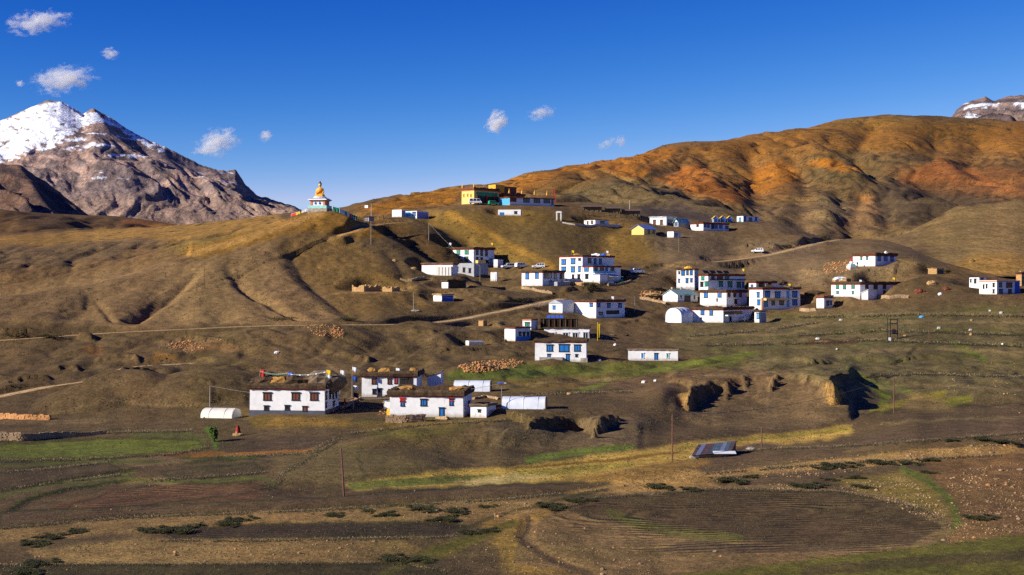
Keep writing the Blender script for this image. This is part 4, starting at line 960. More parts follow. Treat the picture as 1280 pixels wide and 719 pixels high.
def range_mesh(name, crest, y0, yc, y1, vbase, U, rough, colf, spurs=(), nt=170, shape=1.0):
    """a mountain: crest line on the skyline, rough face towards the viewer, far side falling away"""
    cu, cv_ = zip(*crest); U = np.asarray(U, float)
    cr0 = np.interp(U, cu, cv_); kk = np.exp(-np.linspace(-2, 2, 41) ** 2); kk /= kk.sum(); crs = np.convolve(np.pad(cr0, 20, mode='edge'), kk, 'valid')
    cr = cr0 + noise2(U / 6.0, U * 0 + 2) * 1.2 + noise2(U / 2.5, U * 0 + 8) * 0.6
    t = np.r_[np.linspace(0, 1, nt), np.linspace(1.02, 1.5, 26)]
    Yv = np.where(t <= 1, y0 + (yc - y0) * t, yc + (y1 - yc) * (t - 1) / 0.5)
    Yg = np.broadcast_to(Yv[None], (len(U), len(t))); Xg = ((U - 640) / F)[:, None] * Yv[None]
    zc = (360 - cr) / F * yc; zb = (360 - vbase) / F * y0
    s = np.where(t <= 1, t ** shape, 1 - (t - 1) * 1.3)
    zcs = (360 - crs) / F * yc; Zg = zb + (zcs[:, None] - zb) * s[None] + ((zc - zcs)[:, None]) * np.where(t <= 1, np.clip(t, 0, 1) ** 9, np.clip(1 - (t - 1) * 4, 0, 1))[None]
    w = (np.where(t <= 1, np.sin(np.pi * np.clip(t, 0, 1)) ** 0.7 * sstep(1.0, 0.72, t), 0.5 * sstep(1, 1.2, t)) + 0.02)[None]
    Zg = Zg + rough(Xg, Yg, Zg) * w
    for pts, sl, r, k in spurs:
        P = np.array([pt(*p) for p in pts]); d, z, L_, sd = polydist(Xg, Yg, P); Zg = smax(Zg, z - sl * (np.sqrt(d * d + r * r) - r), k)
    lim = ((360 - cr) / F)[:, None] * Yg - (yc - Yg) * 0.012; Zg = np.where((t < 1)[None], np.minimum(Zg, lim - 0.0) * 0.5 + 0.5 * np.minimum(Zg, lim), Zg)
    c = colf(Xg, Yg, Zg, 640 + F * Xg / Yg, 360 - F * Zg / Yg)
    return grid_mesh(name, Xg, Yg, Zg, G_ROCK, c)
def rock_r(amp, sc):
    def f(X, Y, Z):
        wx = fbm(X / (sc * 1.5), Y / (sc * 1.5), 3) * sc * 0.5
        q = Z + X * 0.22 + wx * 0.25
        st = np.abs((q / (sc * 0.26)) % 1 - 0.5) * 2; st2 = np.abs((q / (sc * 0.09)) % 1 - 0.5) * 2
        return amp * (ridged((X + Y * .6 + wx) / (sc * 1.15), (Y - X * .2 + wx) / (sc * 5.0), 6, 0.5) - 0.9 + 0.22 * st + 0.10 * st2)
    return f
SNOW = np.array([0.86, 0.88, 0.92])
snow_poly = [(-300, 130), (0, 150), (62, 126), (82, 127), (108, 143), (118, 138), (150, 158), (215, 190), (240, 200), (200, 190), (160, 170), (120, 150), (100, 160), (75, 178), (40, 192), (0, 205), (-300, 240)]
SN = pmask(snow_poly, 6)
def mcol(X, Y, Z, u, v):
    n = fbm(X / 400, Y / 700, 4); n2 = fbm(X / 90, Z / 40, 4)
    base = np.where((n + 0.6 * n2 > 0.05)[..., None], np.array([.34, .225, .17]), np.array([.22, .16, .14]))
    base = base * (1 + 0.25 * n2)[..., None]
    low = sstep(232, 262, v)[..., None]; base = base * (1 - 0.7 * low) + np.array([.33, .215, .145]) * 0.7 * low
    iu = np.clip(u + OX, 0, CW - 1).astype(int); iv = np.clip(v + OY, 0, CH - 1).astype(int)
    gx = np.gradient(Z, axis=0) / (np.gradient(X, axis=0) + 1e-9); gy = np.gradient(Z, axis=1) / (np.gradient(Y, axis=1) + 1e-9)
    steep = np.hypot(gx, gy)
    s = SN[iv, iu] * 1.25 - 0.50 + 0.26 * fbm(X / 160, Z / 60, 4) - 0.16 * (steep - 0.9)
    s = np.maximum(s, (fbm(X / 260, Z / 36, 4) - 0.42) * sstep(240, 190, v) * sstep(20, 120, u) * 1.0 - 0.0)
    s = s - 0.9 * sstep(0.25, 0.55, fbm(u / 16 + v / 9, (v - u * .35) / 4.5, 4) + 0.35 * sstep(150, 200, v)) * 0.85; s = sstep(0.0, 0.07, s)[..., None]
    return base * (1 - s) + SNOW * s
crest = [(-900, 250), (-500, 215), (-200, 196), (-60, 172), (0, 153), (30, 140), (56, 129), (62, 126.5), (67, 129), (78, 129.5), (92, 138), (104, 147), (110, 142), (117, 137.5), (128, 147), (150, 160), (170, 170), (190, 180), (215, 191), (235, 200), (250, 208),
         (270, 214), (283, 216), (290, 214), (294, 213), (299, 220), (306, 232), (313, 238), (322, 247), (335, 249), (345, 253), (365, 258), (390, 270), (450, 292), (520, 320)]
range_mesh('mountain', crest, 6200, 7900, 10500, 300, np.r_[np.arange(-900, -100, 30), np.arange(-100, 460, 1.5)], lambda X, Y, Z: rock_r(80, 480)(X, Y, Z) * (1 - 0.6 * sstep(-1600, -2300, X))  + 10 * fbm(X / 90, (Z + X * .5) / 45, 3), mcol,
           [([(117, 140, 7850), (135, 190, 7400), (150, 240, 6900), (160, 285, 6400)], 0.8, 60, 30), ([(190, 182, 7850), (215, 220, 7300), (240, 260, 6800), (250, 290, 6400)], 0.8, 50, 30),
            ([(262, 214, 7800), (285, 240, 7300), (300, 265, 6900)], 0.9, 40, 30), ([(62, 131, 7850), (50, 170, 7500), (30, 220, 7000)], 0.6, 60, 30)])
def dcol(X, Y, Z, u, v):
    n = fbm(X / 120, Y / 200, 4)
    return np.where((n > 0)[..., None], np.array([.15, .085, .055]), np.array([.10, .062, .048])) * (1 + 0.3 * n)[..., None]
range_mesh('mountain', [(-1200, 150), (-300, 190), (0, 206), (26, 208), (42, 220), (60, 230), (75, 242), (90, 254), (108, 268), (140, 292), (200, 330)], 3300, 4300, 5200, 310,
           np.r_[np.arange(-1200, -100, 40), np.arange(-100, 200, 2.5)], rock_r(36, 260), dcol, [([(20, 208, 4290), (34, 226, 4100), (52, 252, 3850), (70, 275, 3650)], 0.85, 12, 10)], 110)
SNR = pmask([(1195, 128), (1240, 120), (1290, 116), (1400, 112), (1400, 140), (1230, 138), (1222, 152), (1214, 150)], 4)
def rcol(X, Y, Z, u, v):
    n = fbm(X / 150, Z / 60, 4)
    base = np.where((n > 0)[..., None], np.array([.22, .15, .12]), np.array([.13, .095, .09])) * (1 + 0.25 * n)[..., None]
    iu = np.clip(u + OX, 0, CW - 1).astype(int); iv = np.clip(v + OY, 0, CH - 1).astype(int)
    s = sstep(0.74, 0.84, SNR[iv, iu] * 0.55 + fbm(X / 120, Z / 40, 4) * 0.5 + 0.12)[..., None]
    return base * (1 - s) + SNOW * s
range_mesh('mountain', [(1060, 250), (1150, 205), (1180, 165), (1188, 148), (1196, 138), (1208, 129), (1224, 124), (1232, 121), (1241, 127), (1250, 124), (1258, 121), (1270, 120), (1300, 119), (1400, 112), (1600, 150), (2400, 230)], 4600, 6000, 7500, 220,
           np.r_[np.arange(1060, 1450, 2), np.arange(1460, 2400, 40)], rock_r(90, 330), rcol, nt=120)
# the plain all round, far below the ranges, out to the horizon
mb = MB()
for i in range(48):
    t0, t1 = 2 * math.pi * i / 48, 2 * math.pi * (i + 1) / 48
    mb.add([(0, 0, -46), (math.sin(t0) * 40000, math.cos(t0) * 40000, -400), (math.sin(t1) * 40000, math.cos(t1) * 40000, -400)], [(0, 2, 1)])
pl = mb.build('terrain', mat('far_earth', (0.09, 0.065, 0.035), 0.95, 0.3, 0.01, 0.0)); pl['kind'] = 'structure'
# ------------------------------------------------------------------ houses
BRUSHB = mat('shaded_brush', (.020, .012, .006), .95, .5, 3, .6)  # near-black brush: shade on the loft wall is put into the colour
PANE = {'g': GREEN, 'b': BLUE, 'k': DARK, 'n': BROWN, 's': SKYB, 'd': DOORD, 'r': REDC}
def quad_box(mb, C, t, n, z0, z1, a, b, d0, d1):    # box on a wall: along t from a to b, out along n from d0 to d1
    p = C + t * a + n * d0; mb.box((p[0], p[1], z0), t * (b - a), n * (d1 - d0), np.array([0, 0, z1 - z0]))
class House:
    def __init__(s, name, key, label, cat='house', group=None):
        s.b = B[key]; s.o = np.array(s.b.C); s.root = thing(name, s.o, label, cat, group); s.n = 0
    def L(s, p): return np.asarray(p) - s.o
    def walls(s, key=None, m=WHITE, band=True, straw=0.55, roof=MUD, name='wall', plinth=0, bandm=None, strawm=STRAW, over=0.28, roofz=0.0, lean=0.015):
        b = B[key] if key else s.b; C = s.L(b.C); h = b.h
        mb = MB(); ins = lean * h
        z0 = -b.below
        q = [C, C + b.t1 * b.w1, C + b.t1 * b.w1 + b.t2 * b.w2, C + b.t2 * b.w2]
        ctr = sum(q) / 4
        top = [p + (ctr - p) / np.linalg.norm(ctr - p) * ins + np.array([0, 0, h]) for p in q]
        bot = [p + np.array([0, 0, z0]) for p in q]
        mb.add(bot + top, [(1, 0, 4, 5), (2, 1, 5, 6), (3, 2, 6, 7), (0, 3, 7, 4), (4, 7, 6, 5), (0, 1, 2, 3)])
        mb.build(name, m, s.root)
        ring = lambda mb, z0, z1, out, th: [quad_box(mb, C, b.t1, -b.t2, C[2] + z0, C[2] + z1, -out, b.w1 + out, -th, out),
              quad_box(mb, C + b.t2 * b.w2, b.t1, b.t2, C[2] + z0, C[2] + z1, -out, b.w1 + out, -th, out),
              quad_box(mb, C, b.t2, -b.t1, C[2] + z0, C[2] + z1, th, b.w2 - th, -th, out), quad_box(mb, C + b.t1 * b.w1, b.t2, b.t1, C[2] + z0, C[2] + z1, th, b.w2 - th, -th, out)]
        zt = h
        if plinth:
            mb = MB(); ring(mb, z0, plinth, 0.03, 0.05); mb.build('plinth', PLINTH, s.root)
        if band:
            bh = max(0.26, 1.25 * b.px); mb = MB(); ring(mb, h - bh * 0.6, h + bh * 0.4, 0.05, 0.3); mb.build('red_band', bandm or BAND, s.root); zt = h + bh * 0.4
        if straw:
            mb = MB(); brush_ring(mb, C, b, zt, straw, over); mb.build('brush_parapet', strawm, s.root)
        if roof:
            mb = MB(); c4 = [C + (b.t1 + b.t2) * 0.05, C + b.t1 * (b.w1 - 0.05) + b.t2 * 0.05, C + b.t1 * (b.w1 - .05) + b.t2 * (b.w2 - .05), C + b.t2 * (b.w2 - .05) + b.t1 * .05]
            zz = zt + 0.12 + roofz
            mb.add([p + np.array([0, 0, h - 0.1]) for p in c4] + [p + np.array([0, 0, zz]) for p in c4], [(4, 7, 6, 5), (0, 1, 5, 4), (1, 2, 6, 5), (2, 3, 7, 6), (3, 0, 4, 7)])
            mb.build('roof', roof, s.root)
        return s
    def win(s, face, specs, key=None, style='b', frame=FRAME, kind='window'):
        b = B[key] if key else s.b
        t, n = (b.t1, -b.t2) if face == 'L' else (b.t2, -b.t1)
        lab = {'g': 'green', 'b': 'blue'}
        for sp in specs:
            u, v, wp, hp = sp[:4]; st = sp[4] if len(sp) > 4 else style
            w0, w1 = sorted((b.along(u - wp / 2, t), b.along(u + wp / 2, t))); wm = (w0 + w1) / 2
            y = (b.C + t * wm)[1]; zc = (360 - v) / F * y - s.o[2]; hm = hp / F * y; C = s.L(b.C)
            door = kind == 'door'
            fr = 0.10 + 0.10 * min(1, (w1 - w0) / 1.4); z0, z1 = zc - hm / 2, zc + hm / 2
            mb = MB(); g = fr
            quad_box(mb, C, t, n, z0 if door else z0 - g * .2, z1, w0, w0 + g, -0.12, 0.07); quad_box(mb, C, t, n, z0 if door else z0 - g * .2, z1, w1 - g, w1, -0.12, 0.07)
            quad_box(mb, C, t, n, z1 - g * .2, z1 + g, w0 - g * .5, w1 + g * .5, -0.12, 0.14)
            if not door: quad_box(mb, C, t, n, z0 - g * 1.0, z0 - g * .2, w0 - g * .3, w1 + g * .3, -0.12, 0.11)
            if not door and (w1 - w0) > 1.0: quad_box(mb, C, t, n, z0, z1, wm - .05, wm + .05, -0.1, 0.05)
            o = mb.build(kind, frame, s.root)
            mb = MB(); quad_box(mb, C, t, n, z0, z1 - g * .2, w0 + g, w1 - g, -0.12, 0.025)
            mb.build('door_leaf' if door else 'pane', PANE[st], o)
        return s
    def slab(s, key, u0, u1, v, out, thick, m, face='R', name='awning'):
        b = B[key] if key else s.b
        t, n = (b.t1, -b.t2) if face == 'L' else (b.t2, -b.t1)
        a0, a1 = sorted((b.along(u0, t), b.along(u1, t))); y = (b.C + t * (a0 + a1) / 2)[1]; z = (360 - v) / F * y - s.o[2]
        mb = MB(); quad_box(mb, s.L(b.C), t, n, z, z + thick, a0, a1, 0.0, out); mb.build(name, m, s.root); return s
    def recess(s, face, u0, u1, v0, v1, key=None, m=DOORD, name='recess', out=0.05):  # slab on the wall face; dark ones paint the shade of a hollow
        b = B[key] if key else s.b
        t, n = (b.t1, -b.t2) if face == 'L' else (b.t2, -b.t1)
        a0, a1 = sorted((b.along(u0, t), b.along(u1, t))); y = (b.C + t * (a0 + a1) / 2)[1]
        mb = MB(); quad_box(mb, s.L(b.C), t, n, (360 - v1) / F * y - s.o[2], (360 - v0) / F * y - s.o[2], a0, a1, -0.1, out); mb.build(name, m, s.root); return s
def brush_ring(mb, C, b, z, hh, over):
    per = [(C, b.t1, b.w1, -b.t2), (C + b.t1 * b.w1, b.t2, b.w2, b.t1), (C + b.t1 * b.w1 + b.t2 * b.w2, -b.t1, b.w1, b.t2), (C + b.t2 * b.w2, -b.t2, b.w2, -b.t1)]
    for P0, t, L, n in per:
        k = max(3, int(L / 0.7)); vs = []
        for i in range(k + 1):
            x = -over * 0.6 + (L + over * 1.2) * i / k; j = lambda a: random.uniform(-a, a)
            p = P0 + t * x; o1, o2, h1 = over + j(.10), over + .08 + j(.12), hh * (1 + j(.22))
            zb = P0[2] * 0 + C[2] + z
            vs += [(*(p - n * 0.45)[:2], zb - 0.05), (*(p + n * o1)[:2], zb - 0.06 + j(.05)), (*(p + n * o2)[:2], zb + hh * .55), (*(p + n * o1 * .55)[:2], zb + h1), (*(p - n * 0.5)[:2], zb + h1 * .85)]
        fs = []
        for i in range(k):
            for q in range(5): fs.append((i * 5 + q, (i + 1) * 5 + q, (i + 1) * 5 + (q + 1) % 5, i * 5 + (q + 1) % 5))
        fs += [(0, 1, 2, 3, 4), tuple(k * 5 + q for q in (4, 3, 2, 1, 0))]
        mb.add(vs, fs)
        for i in range(int(L * 5)):                 # loose twigs
            x = random.uniform(0, L); p = P0 + t * x + n * (over * random.uniform(.1, .9)); zb = C[2] + z + hh * random.uniform(.2, 1)
            d = n * random.uniform(.0, .3) + t * random.uniform(-.3, .3); e = t * 0.05
            mb.add([(p[0], p[1], zb), (p[0] + e[0], p[1] + e[1], zb), (p[0] + d[0], p[1] + d[1], zb + random.uniform(.05, .4))], [(0, 1, 2)])
def blob(mb, c, rx, ry, rz, amp=0.25, n=14, m=6, seed=0):
    k = len(mb.v); mb.ball(c, rx, ry, rz, n, m)
    for i in range(k, len(mb.v)):
        v = np.array(mb.v[i]) - c; f = 1 + amp * float(noise2(np.array(v[0] / rx * 1.6 + seed * 3.1 + 40), np.array(v[1] / ry * 1.6 + v[2] / rz * 1.3 + seed))); mb.v[i] = tuple(np.array(c) + v * f)
def heap(u, v, wpx, hpx, label, cat='straw heap', m=HAY, y=None, name='straw_heap', group=None, ymin=0):
    p = land.hit(u, v, ymin=ymin) if y is None else pt(u, v, y)
    px = p[1] / F; mb = MB(); rx = wpx * px / 2
    blob(mb, np.array([0, 0, 0.0]), rx, max(0.5, rx * .6), hpx * px, 0.35, 18, 8, seed=random.random() * 9)
    for i in range(40):
        a = random.uniform(0, 6.28); r = random.uniform(.2, 1); q = (rx * r * math.cos(a), rx * .6 * r * math.sin(a), hpx * px * math.sqrt(max(0, 1 - r * r)))
        d = (random.uniform(-.25, .25), random.uniform(-.25, .25), random.uniform(.0, .25))
        mb.add([q, (q[0] + .05, q[1], q[2]), (q[0] + d[0], q[1] + d[1], q[2] + d[2])], [(0, 1, 2)])
    o = mb.build(name, m); loose(o, p); tag(o, label, cat, group); return o
def roof_heap(key, fx, fy, wpx, hpx, label, m=HAY, cat='straw heap', name='straw_heap', dz=0.75):
    b = B[key]; p = b.C + b.t1 * b.w1 * fx + b.t2 * b.w2 * fy + b.up * (b.h + dz); px = b.px
    mb = MB(); rx = wpx * px / 2
    k = len(mb.v); blob(mb, np.array([0., 0., 0.]), rx, max(.5, min(rx * .5, b.w2 * .3)), hpx * px, 0.4, 16, 6, seed=random.random() * 9)
    c, s_ = math.cos(-b.th), math.sin(-b.th); mb.v = [(x * c - y * s_, x * s_ + y * c, z) for x, y, z in mb.v]
    o = mb.build(name, m); loose(o, p); tag(o, label, cat); return o

# the nearest farmhouse
h = House('farmhouse', 'big', 'nearest white farmhouse with a dark grey base, three brown windows and brush-edged roof')
h.walls(plinth=4.5 * h.b.px, straw=0.85, over=0.4)
h.win('L', [(334, 496, 10, 8), (369.5, 496, 10, 8), (392.5, 496, 10, 8)], style='n')
h.win('L', [(333, 510.5, 6, 4.5, 'k'), (359, 510, 6, 4.5, 'k'), (381, 511.5, 6, 5, 'n')])
h.win('R', [(407.8, 495, 1.6, 8), (412.5, 494, 1.8, 8), (416.5, 494, 1.8, 8), (420.3, 493, 1.8, 8), (417.2, 505, 2.0, 4.5), (407.6, 507, 1.4, 5)], style='k')
# farmhouse with straw on its roof
h = House('farmhouse', 'straw_top', 'white farmhouse with straw piles on its roof and an open veranda at its right end')
h.walls(straw=0.9, over=0.35)
h.win('L', [(467.5, 477, 6, 6, 'n'), (486.8, 477, 5, 6, 'n'), (495, 476, 4.5, 7, 'r'), (467.7, 490, 4.5, 5, 'k')])
h.win('L', [(474.7, 491.5, 4.5, 10, 'd')], kind='door')
h.recess('L', 499, 516, 472.5, 482, m=DOORD, name='veranda'); h.win('L', [(505.5, 478, 8, 7, 'n')])  # veranda is a dark slab, painted for the shade inside it
for i, (fx, w) in enumerate(((.86, 14), (.62, 18), (.1, 14))):
    roof_heap('straw_top', fx, .4, w, 4.5, ['straw pile on the left end of the veranda farmhouse roof', 'low straw pile in the middle of the veranda farmhouse roof', 'pointed straw pile over the veranda at the right end of the roof'][i])
# long farmhouse
h = House('farmhouse', 'long', 'long low white farmhouse with a blue door behind the stone yard wall')
h.walls(straw=0.9, over=0.4); h.walls('long_wing', straw=0.5, band=False, name='wing_wall')
h.win('L', [(503, 505, 5, 5, 'b'), (529.5, 503.5, 8, 7, 'b'), (564, 503, 5, 7, 'b')]); h.win('L', [(503, 500.5, 6, 3.5), (564, 499.6, 5, 2.5)], style='r', frame=REDC)
h.win('L', [(552, 516, 6.5, 10.5, 'b')], kind='door')
h.win('R', [(586, 505, 2, 4, 'k')])
roof_heap('long', .85, .5, 26, 4, 'golden straw pile on the left part of the long farmhouse roof'); roof_heap('long', .12, .5, 24, 4, 'golden straw pile on the right part of the long farmhouse roof')
h = House('shed', 'hut', 'small white flat roofed shed at the right end of the long farmhouse', 'shed'); h.walls(straw=0.35, band=False, strawm=MUD, over=.2)
h.win('L', [(599, 514, 3.5, 2, 'k')]); h.recess('R', 611, 617, 513, 523, m=GREYST, name='stone_panel')
# small house with a slanting roof
def slant_roof(h, key, m, rise):
    b = B[key]; C = h.L(b.C); mb = MB(); o = .2
    c4 = [C - b.t1 * o - b.t2 * o, C + b.t1 * (b.w1 + o) - b.t2 * o, C + b.t1 * (b.w1 + o) + b.t2 * (b.w2 + o), C - b.t1 * o + b.t2 * (b.w2 + o)]
    zs = [b.h + rise, b.h, b.h, b.h + rise]
    mb.add([p + np.array([0, 0, z]) for p, z in zip(c4, zs)] + [p + np.array([0, 0, z + .15]) for p, z in zip(c4, zs)], [(0, 3, 2, 1), (4, 5, 6, 7), (0, 1, 5, 4), (1, 2, 6, 5), (2, 3, 7, 6), (3, 0, 4, 7)]); mb.build('roof', m, h.root)
    mb = MB(); d = 0.0; p = [C, C + b.t1 * b.w1, C + b.t1 * b.w1 + b.t2 * b.w2, C + b.t2 * b.w2]
    mb.add([p[0] + b.up * b.h, p[1] + b.up * b.h, p[0] + b.up * (b.h + rise), p[3] + b.up * b.h, p[3] + b.up * (b.h + rise), p[2] + b.up * b.h], [(1, 0, 2), (0, 3, 4, 2), (3, 5, 4)]); mb.build('gable', WHITE, h.root)
h = House('outhouse', 'slant', 'narrow white outhouse with a slanting roof between the two farmhouses and the greenhouse', 'outhouse'); B['slant'].h *= .72
h.walls(straw=0, band=False, roof=None, lean=0); slant_roof(h, 'slant', MUD, 1.1)
# film-covered greenhouses
def barrel(name, key, label, m=PLAST, end=MUDB, axis='L', cat='greenhouse', round_=1.0, cap=True, side=0.0):
    b = B[key]; root = thing(name, b.C, label, cat); C = np.zeros(3)
    t, w, n, d = (b.t1, b.w1, b.t2, b.w2) if axis == 'L' else (b.t2, b.w2, b.t1, b.w1)
    K_ = 10; prof = [(0, -.6)] + ([(0, b.h * side)] if side else []) + [(d / 2 * (1 - math.cos(math.pi * i / K_)), b.h * side + b.h * (1 - side) * math.sin(math.pi * i / K_) ** round_) for i in range(1, K_)] + ([(d, b.h * side)] if side else []) + [(d, -.6)]
    N = max(3, int(w / 1.2)); vs, fs = [], []
    for i in range(N + 1):
        sag = 0.02 * b.h * (i % 2)
        for x, z in prof:
            p = C + t * (w * i / N) + n * x; vs.append((p[0], p[1], z * (1 - (sag / b.h if z > 0 else 0))))
    M_ = len(prof)
    for i in range(N):
        for j in range(M_ - 1): fs.append((i * M_ + j, i * M_ + j + 1, (i + 1) * M_ + j + 1, (i + 1) * M_ + j))
    mb = MB().add(vs, fs); mb.build('film_cover', m, root, True)
    for i in (0, N):
        mb = MB(); f = 0.03 if i == 0 else -0.03
        pr = [(x, z * .97) for x, z in prof]; q = [C + t * (w * i / N - f * 3) + n * x for x, z in pr]; q2 = [a + t * f * 6 for a in q]
        k = len(pr); mb.add([(a[0], a[1], z) for a, (x, z) in zip(q, pr)] + [(a[0], a[1], z) for a, (x, z) in zip(q2, pr)], [tuple(range(k)), tuple(range(2 * k - 1, k - 1, -1))] + [(j, (j + 1) % k, k + (j + 1) % k, k + j) for j in range(k)])
        mb.build('end_wall', end if i == 0 or not cap else end, root)
    for i in range(1, N, 2):
        mb = MB(); mb.tube([C + t * (w * i / N) + n * x + np.array([0, 0, z + .02]) for x, z in prof], .035, 4); mb.build('hoop', WFRAME, root)
    return root
g1 = barrel('greenhouse', 'barrel_a', 'pale film covered greenhouse just behind the long farmhouse, the upper of two', round_=.6)
g2 = barrel('greenhouse', 'barrel_b', 'pale film covered greenhouse standing in the open right of the white shed', round_=.6)
barrel('greenhouse', 'tent', 'low creamy white tunnel greenhouse left of the nearest farmhouse', m=TENT, end=TENT, round_=.9)
barrel('greenhouse', 'arch', 'tall arched greenhouse with a round roof left of the long recessed house', end=PLAST, axis='R', side=.45)
# the blue-windowed house and its upper building
h = House('farmhouse', 'blue_front', 'white house with three blue upper windows, a second house rising right behind it')
h.walls(straw=0.6, over=.3); h.win('L', [(687, 435.5, 8, 7), (705, 435.5, 13, 8), (721.5, 435.5, 8, 7), (686, 445.5, 4, 4), (720.5, 445, 3, 2.5, 'k')])
h.win('L', [(709.5, 448, 4.5, 9)], kind='door'); h.recess('L', 674.5, 703.5, 447, 454.5, m=GREYST, name='yard_wall', out=1.2); h.recess('L', 726, 734.5, 448, 456, m=GREYST, name='stone_pile', out=1.4)
h = House('farmhouse', 'blue_back', 'grey white house with four dark windows directly behind the blue-windowed house')
h.walls(straw=0.3, band=False, over=.2, m=WHITE); h.win('L', [(690, 421, 8.5, 9), (707, 420.5, 8, 8), (719, 420.5, 8, 8), (732, 420.5, 7.5, 9)], style='k', frame=WFRAME)
b = B['blue_back']; mb = MB(); C = np.zeros(3)
quad_box(mb, C + b.t2 * 3.0, b.t1, -b.t2, b.h, b.h + 11.5 * b.px, 15 * b.px, b.w1 + 1.0, -2.5, 0); mb.build('loft', BRUSHB, h.root)
for fx in (3.2, 4.6, 6.0, 7.4, 8.8, 10.2, 11.6): mb = MB(); quad_box(mb, C + b.t2 * 2.9, b.t1, -b.t2, b.h, b.h + 11 * b.px, fx, fx + .15, 0, .2); mb.build('post', BROWN if fx in (4.6, 8.8) else MUD, h.root)
mb = MB(); quad_box(mb, C + b.t2 * 3.1, b.t1, -b.t2, b.h + 11.5 * b.px, b.h + 12.4 * b.px, 14 * b.px, b.w1 + 1.3, -2.8, .3); mb.build('loft_roof', STRAW, h.root)
for i in range(4): mb = MB(); p = C + b.t1 * (b.w1 - 1.5 - i * 1.1) + b.t2 * 3.2 + b.up * (b.h + 12 * b.px); mb.box(p, b.t1 * .9, b.t2 * 1.3 + b.up * .7, b.up * .06); mb.build('solar_panel', BLUC, h.root)
h = House('annexe', 'annex', 'small white and bright blue annexe left of the grey white house', 'annexe')
h.walls(straw=0.3, over=.15, band=False, strawm=BROWN); h.recess('R', 645.5, 662.5, 421, 426.8, m=BLUE, name='blue_dado'); h.win('R', [(650, 418, 3, 4), (655, 418, 3, 4), (660, 418, 3, 4)], style='k')
h = House('outhouse', 'cube', 'white cube with one green window above the annexe', 'outhouse'); h.walls(straw=0, bandm=ORANGE); h.win('L', [(659, 408, 5.5, 8, 'g')])
h = House('outhouse', 'low_blue', 'long low white building with small blue windows and door alone in the green field', 'outhouse')
h.walls(straw=0.12, band=False, strawm=MUDB, over=.12); h.win('L', [(803, 445, 4, 6), (834.5, 445, 4, 5.5, 'g')], frame=WFRAME); h.win('L', [(820, 446.5, 4.5, 8)], kind='door')
# middle slope
h = House('farmhouse', 'porch_house', 'white house with a red roofline and low front porch just below the road')
h.walls(straw=0.55); h.win('L', [(739, 381.6, 4, 3.5)]); h.win('R', [(748.5, 382, 3.5, 4), (761, 382.5, 4, 4.5), (775, 382.5, 4, 4.5), (751, 392.5, 5, 2.5, 'k')])
h.recess('R', 758, 774, 388.5, 393.5, m=DOORD, name='porch_shade'); h.recess('R', 753, 775, 393.5, 398.5, m=WHITE, name='porch_wall', out=.7)  # porch hollow is a dark slab, its shade put into the colour
h = House('shed', 'vault', 'low white shed with a grey blue sloping roof beside the porch house', 'shed'); h.walls(straw=0, band=False, roof=None); h.win('L', [(692.5, 385.5, 3.5, 5)], kind='door')
b = B['vault']; mb = MB(); o = .2
e = b.up * 1.0
mb.add([-b.t1 * o + b.up * b.h - b.t2 * o, b.t1 * (b.w1 + o) + b.up * b.h - b.t2 * o, b.t1 * (b.w1 + o) + b.t2 * 7 + b.up * b.h, -b.t1 * o + b.t2 * 7 + b.up * b.h, b.t1 * b.w1 / 2 + e + b.up * b.h - b.t2 * o, b.t1 * b.w1 / 2 + e + b.up * b.h + b.t2 * 7], [(0, 3, 5, 4), (1, 4, 5, 2), (0, 4, 1), (2, 5, 3)]); mb.build('roof', TIN, h.root)
h = House('farmhouse', 'two_win', 'low white house with two blue windows on its lit end below the parked cars')
h.walls(straw=0.5); h.win('L', [(659, 345.5, 4.5, 7), (671, 345, 4.5, 6.5)]); h.win('R', [(685, 344.5, 9, 6.5, 'k'), (694.5, 345.5, 3.5, 7, 'k'), (702, 346, 4.5, 6, 'k')])
b = B['two_win']; mb = MB(); C = np.zeros(3); quad_box(mb, C, b.t2, -b.t1, -1.5, 5.2 * b.px, 3.5, 10, .05, 3.0); mb.build('lean_to', GREYW, h.root)
mb = MB(); mb.add([-b.t1 * .0 + b.t2 * 3.3 + b.up * 7 * b.px, b.t2 * 10.2 + b.up * 7 * b.px, b.t2 * 10.2 - b.t1 * 3.3 + b.up * 5.2 * b.px, b.t2 * 3.3 - b.t1 * 3.3 + b.up * 5.2 * b.px], [(0, 3, 2, 1)]); mb.build('lean_to_roof', TIN, h.root)
# the big three-storey guest house
h = House('guest_house', 'tower', 'big three storey white guest house with bright blue windows standing on a stone terrace', 'guest house')
h.walls(straw=0.3, over=.2); h.walls('tower_front', straw=.25, over=.2, name='wing_wall')
h.win('L', [(704.5, 328, 5.5, 5.5), (716.2, 327, 5.5, 6), (724.3, 324.8, 3, 2, 'k'), (704.5, 336.5, 5.5, 4), (716, 337.2, 5, 6.2), (724.2, 336.8, 3, 6.2), (716.3, 346.3, 2.8, 4.5, 'k'), (723.5, 346.3, 3.4, 4.8, 'k')])
h.win('L', [(733, 336.3, 5.5, 6)], key='tower_front'); h.win('L', [(733.5, 346.5, 4, 6, 'k')], key='tower_front', kind='door')
h.win('R', [(737, 326.5, 4, 5, 'k'), (744, 327.5, 3, 6, 'b'), (750.5, 327.5, 3.2, 6, 'b')])
h.win('R', [(745, 336.5, 4, 6, 'k'), (752.5, 337, 5, 6.5, 'k'), (758.2, 337, 3, 6, 'b'), (765.5, 337.5, 4.5, 6, 'k')], key='tower_front')
h.recess('R', 741.5, 769, 339.5, 341.8, key='tower_front', m=SKYB, name='blue_railing', out=.35); h.recess('R', 741.5, 772, 341.9, 343.3, key='tower_front', m=WHITE, name='balcony_slab', out=.6)
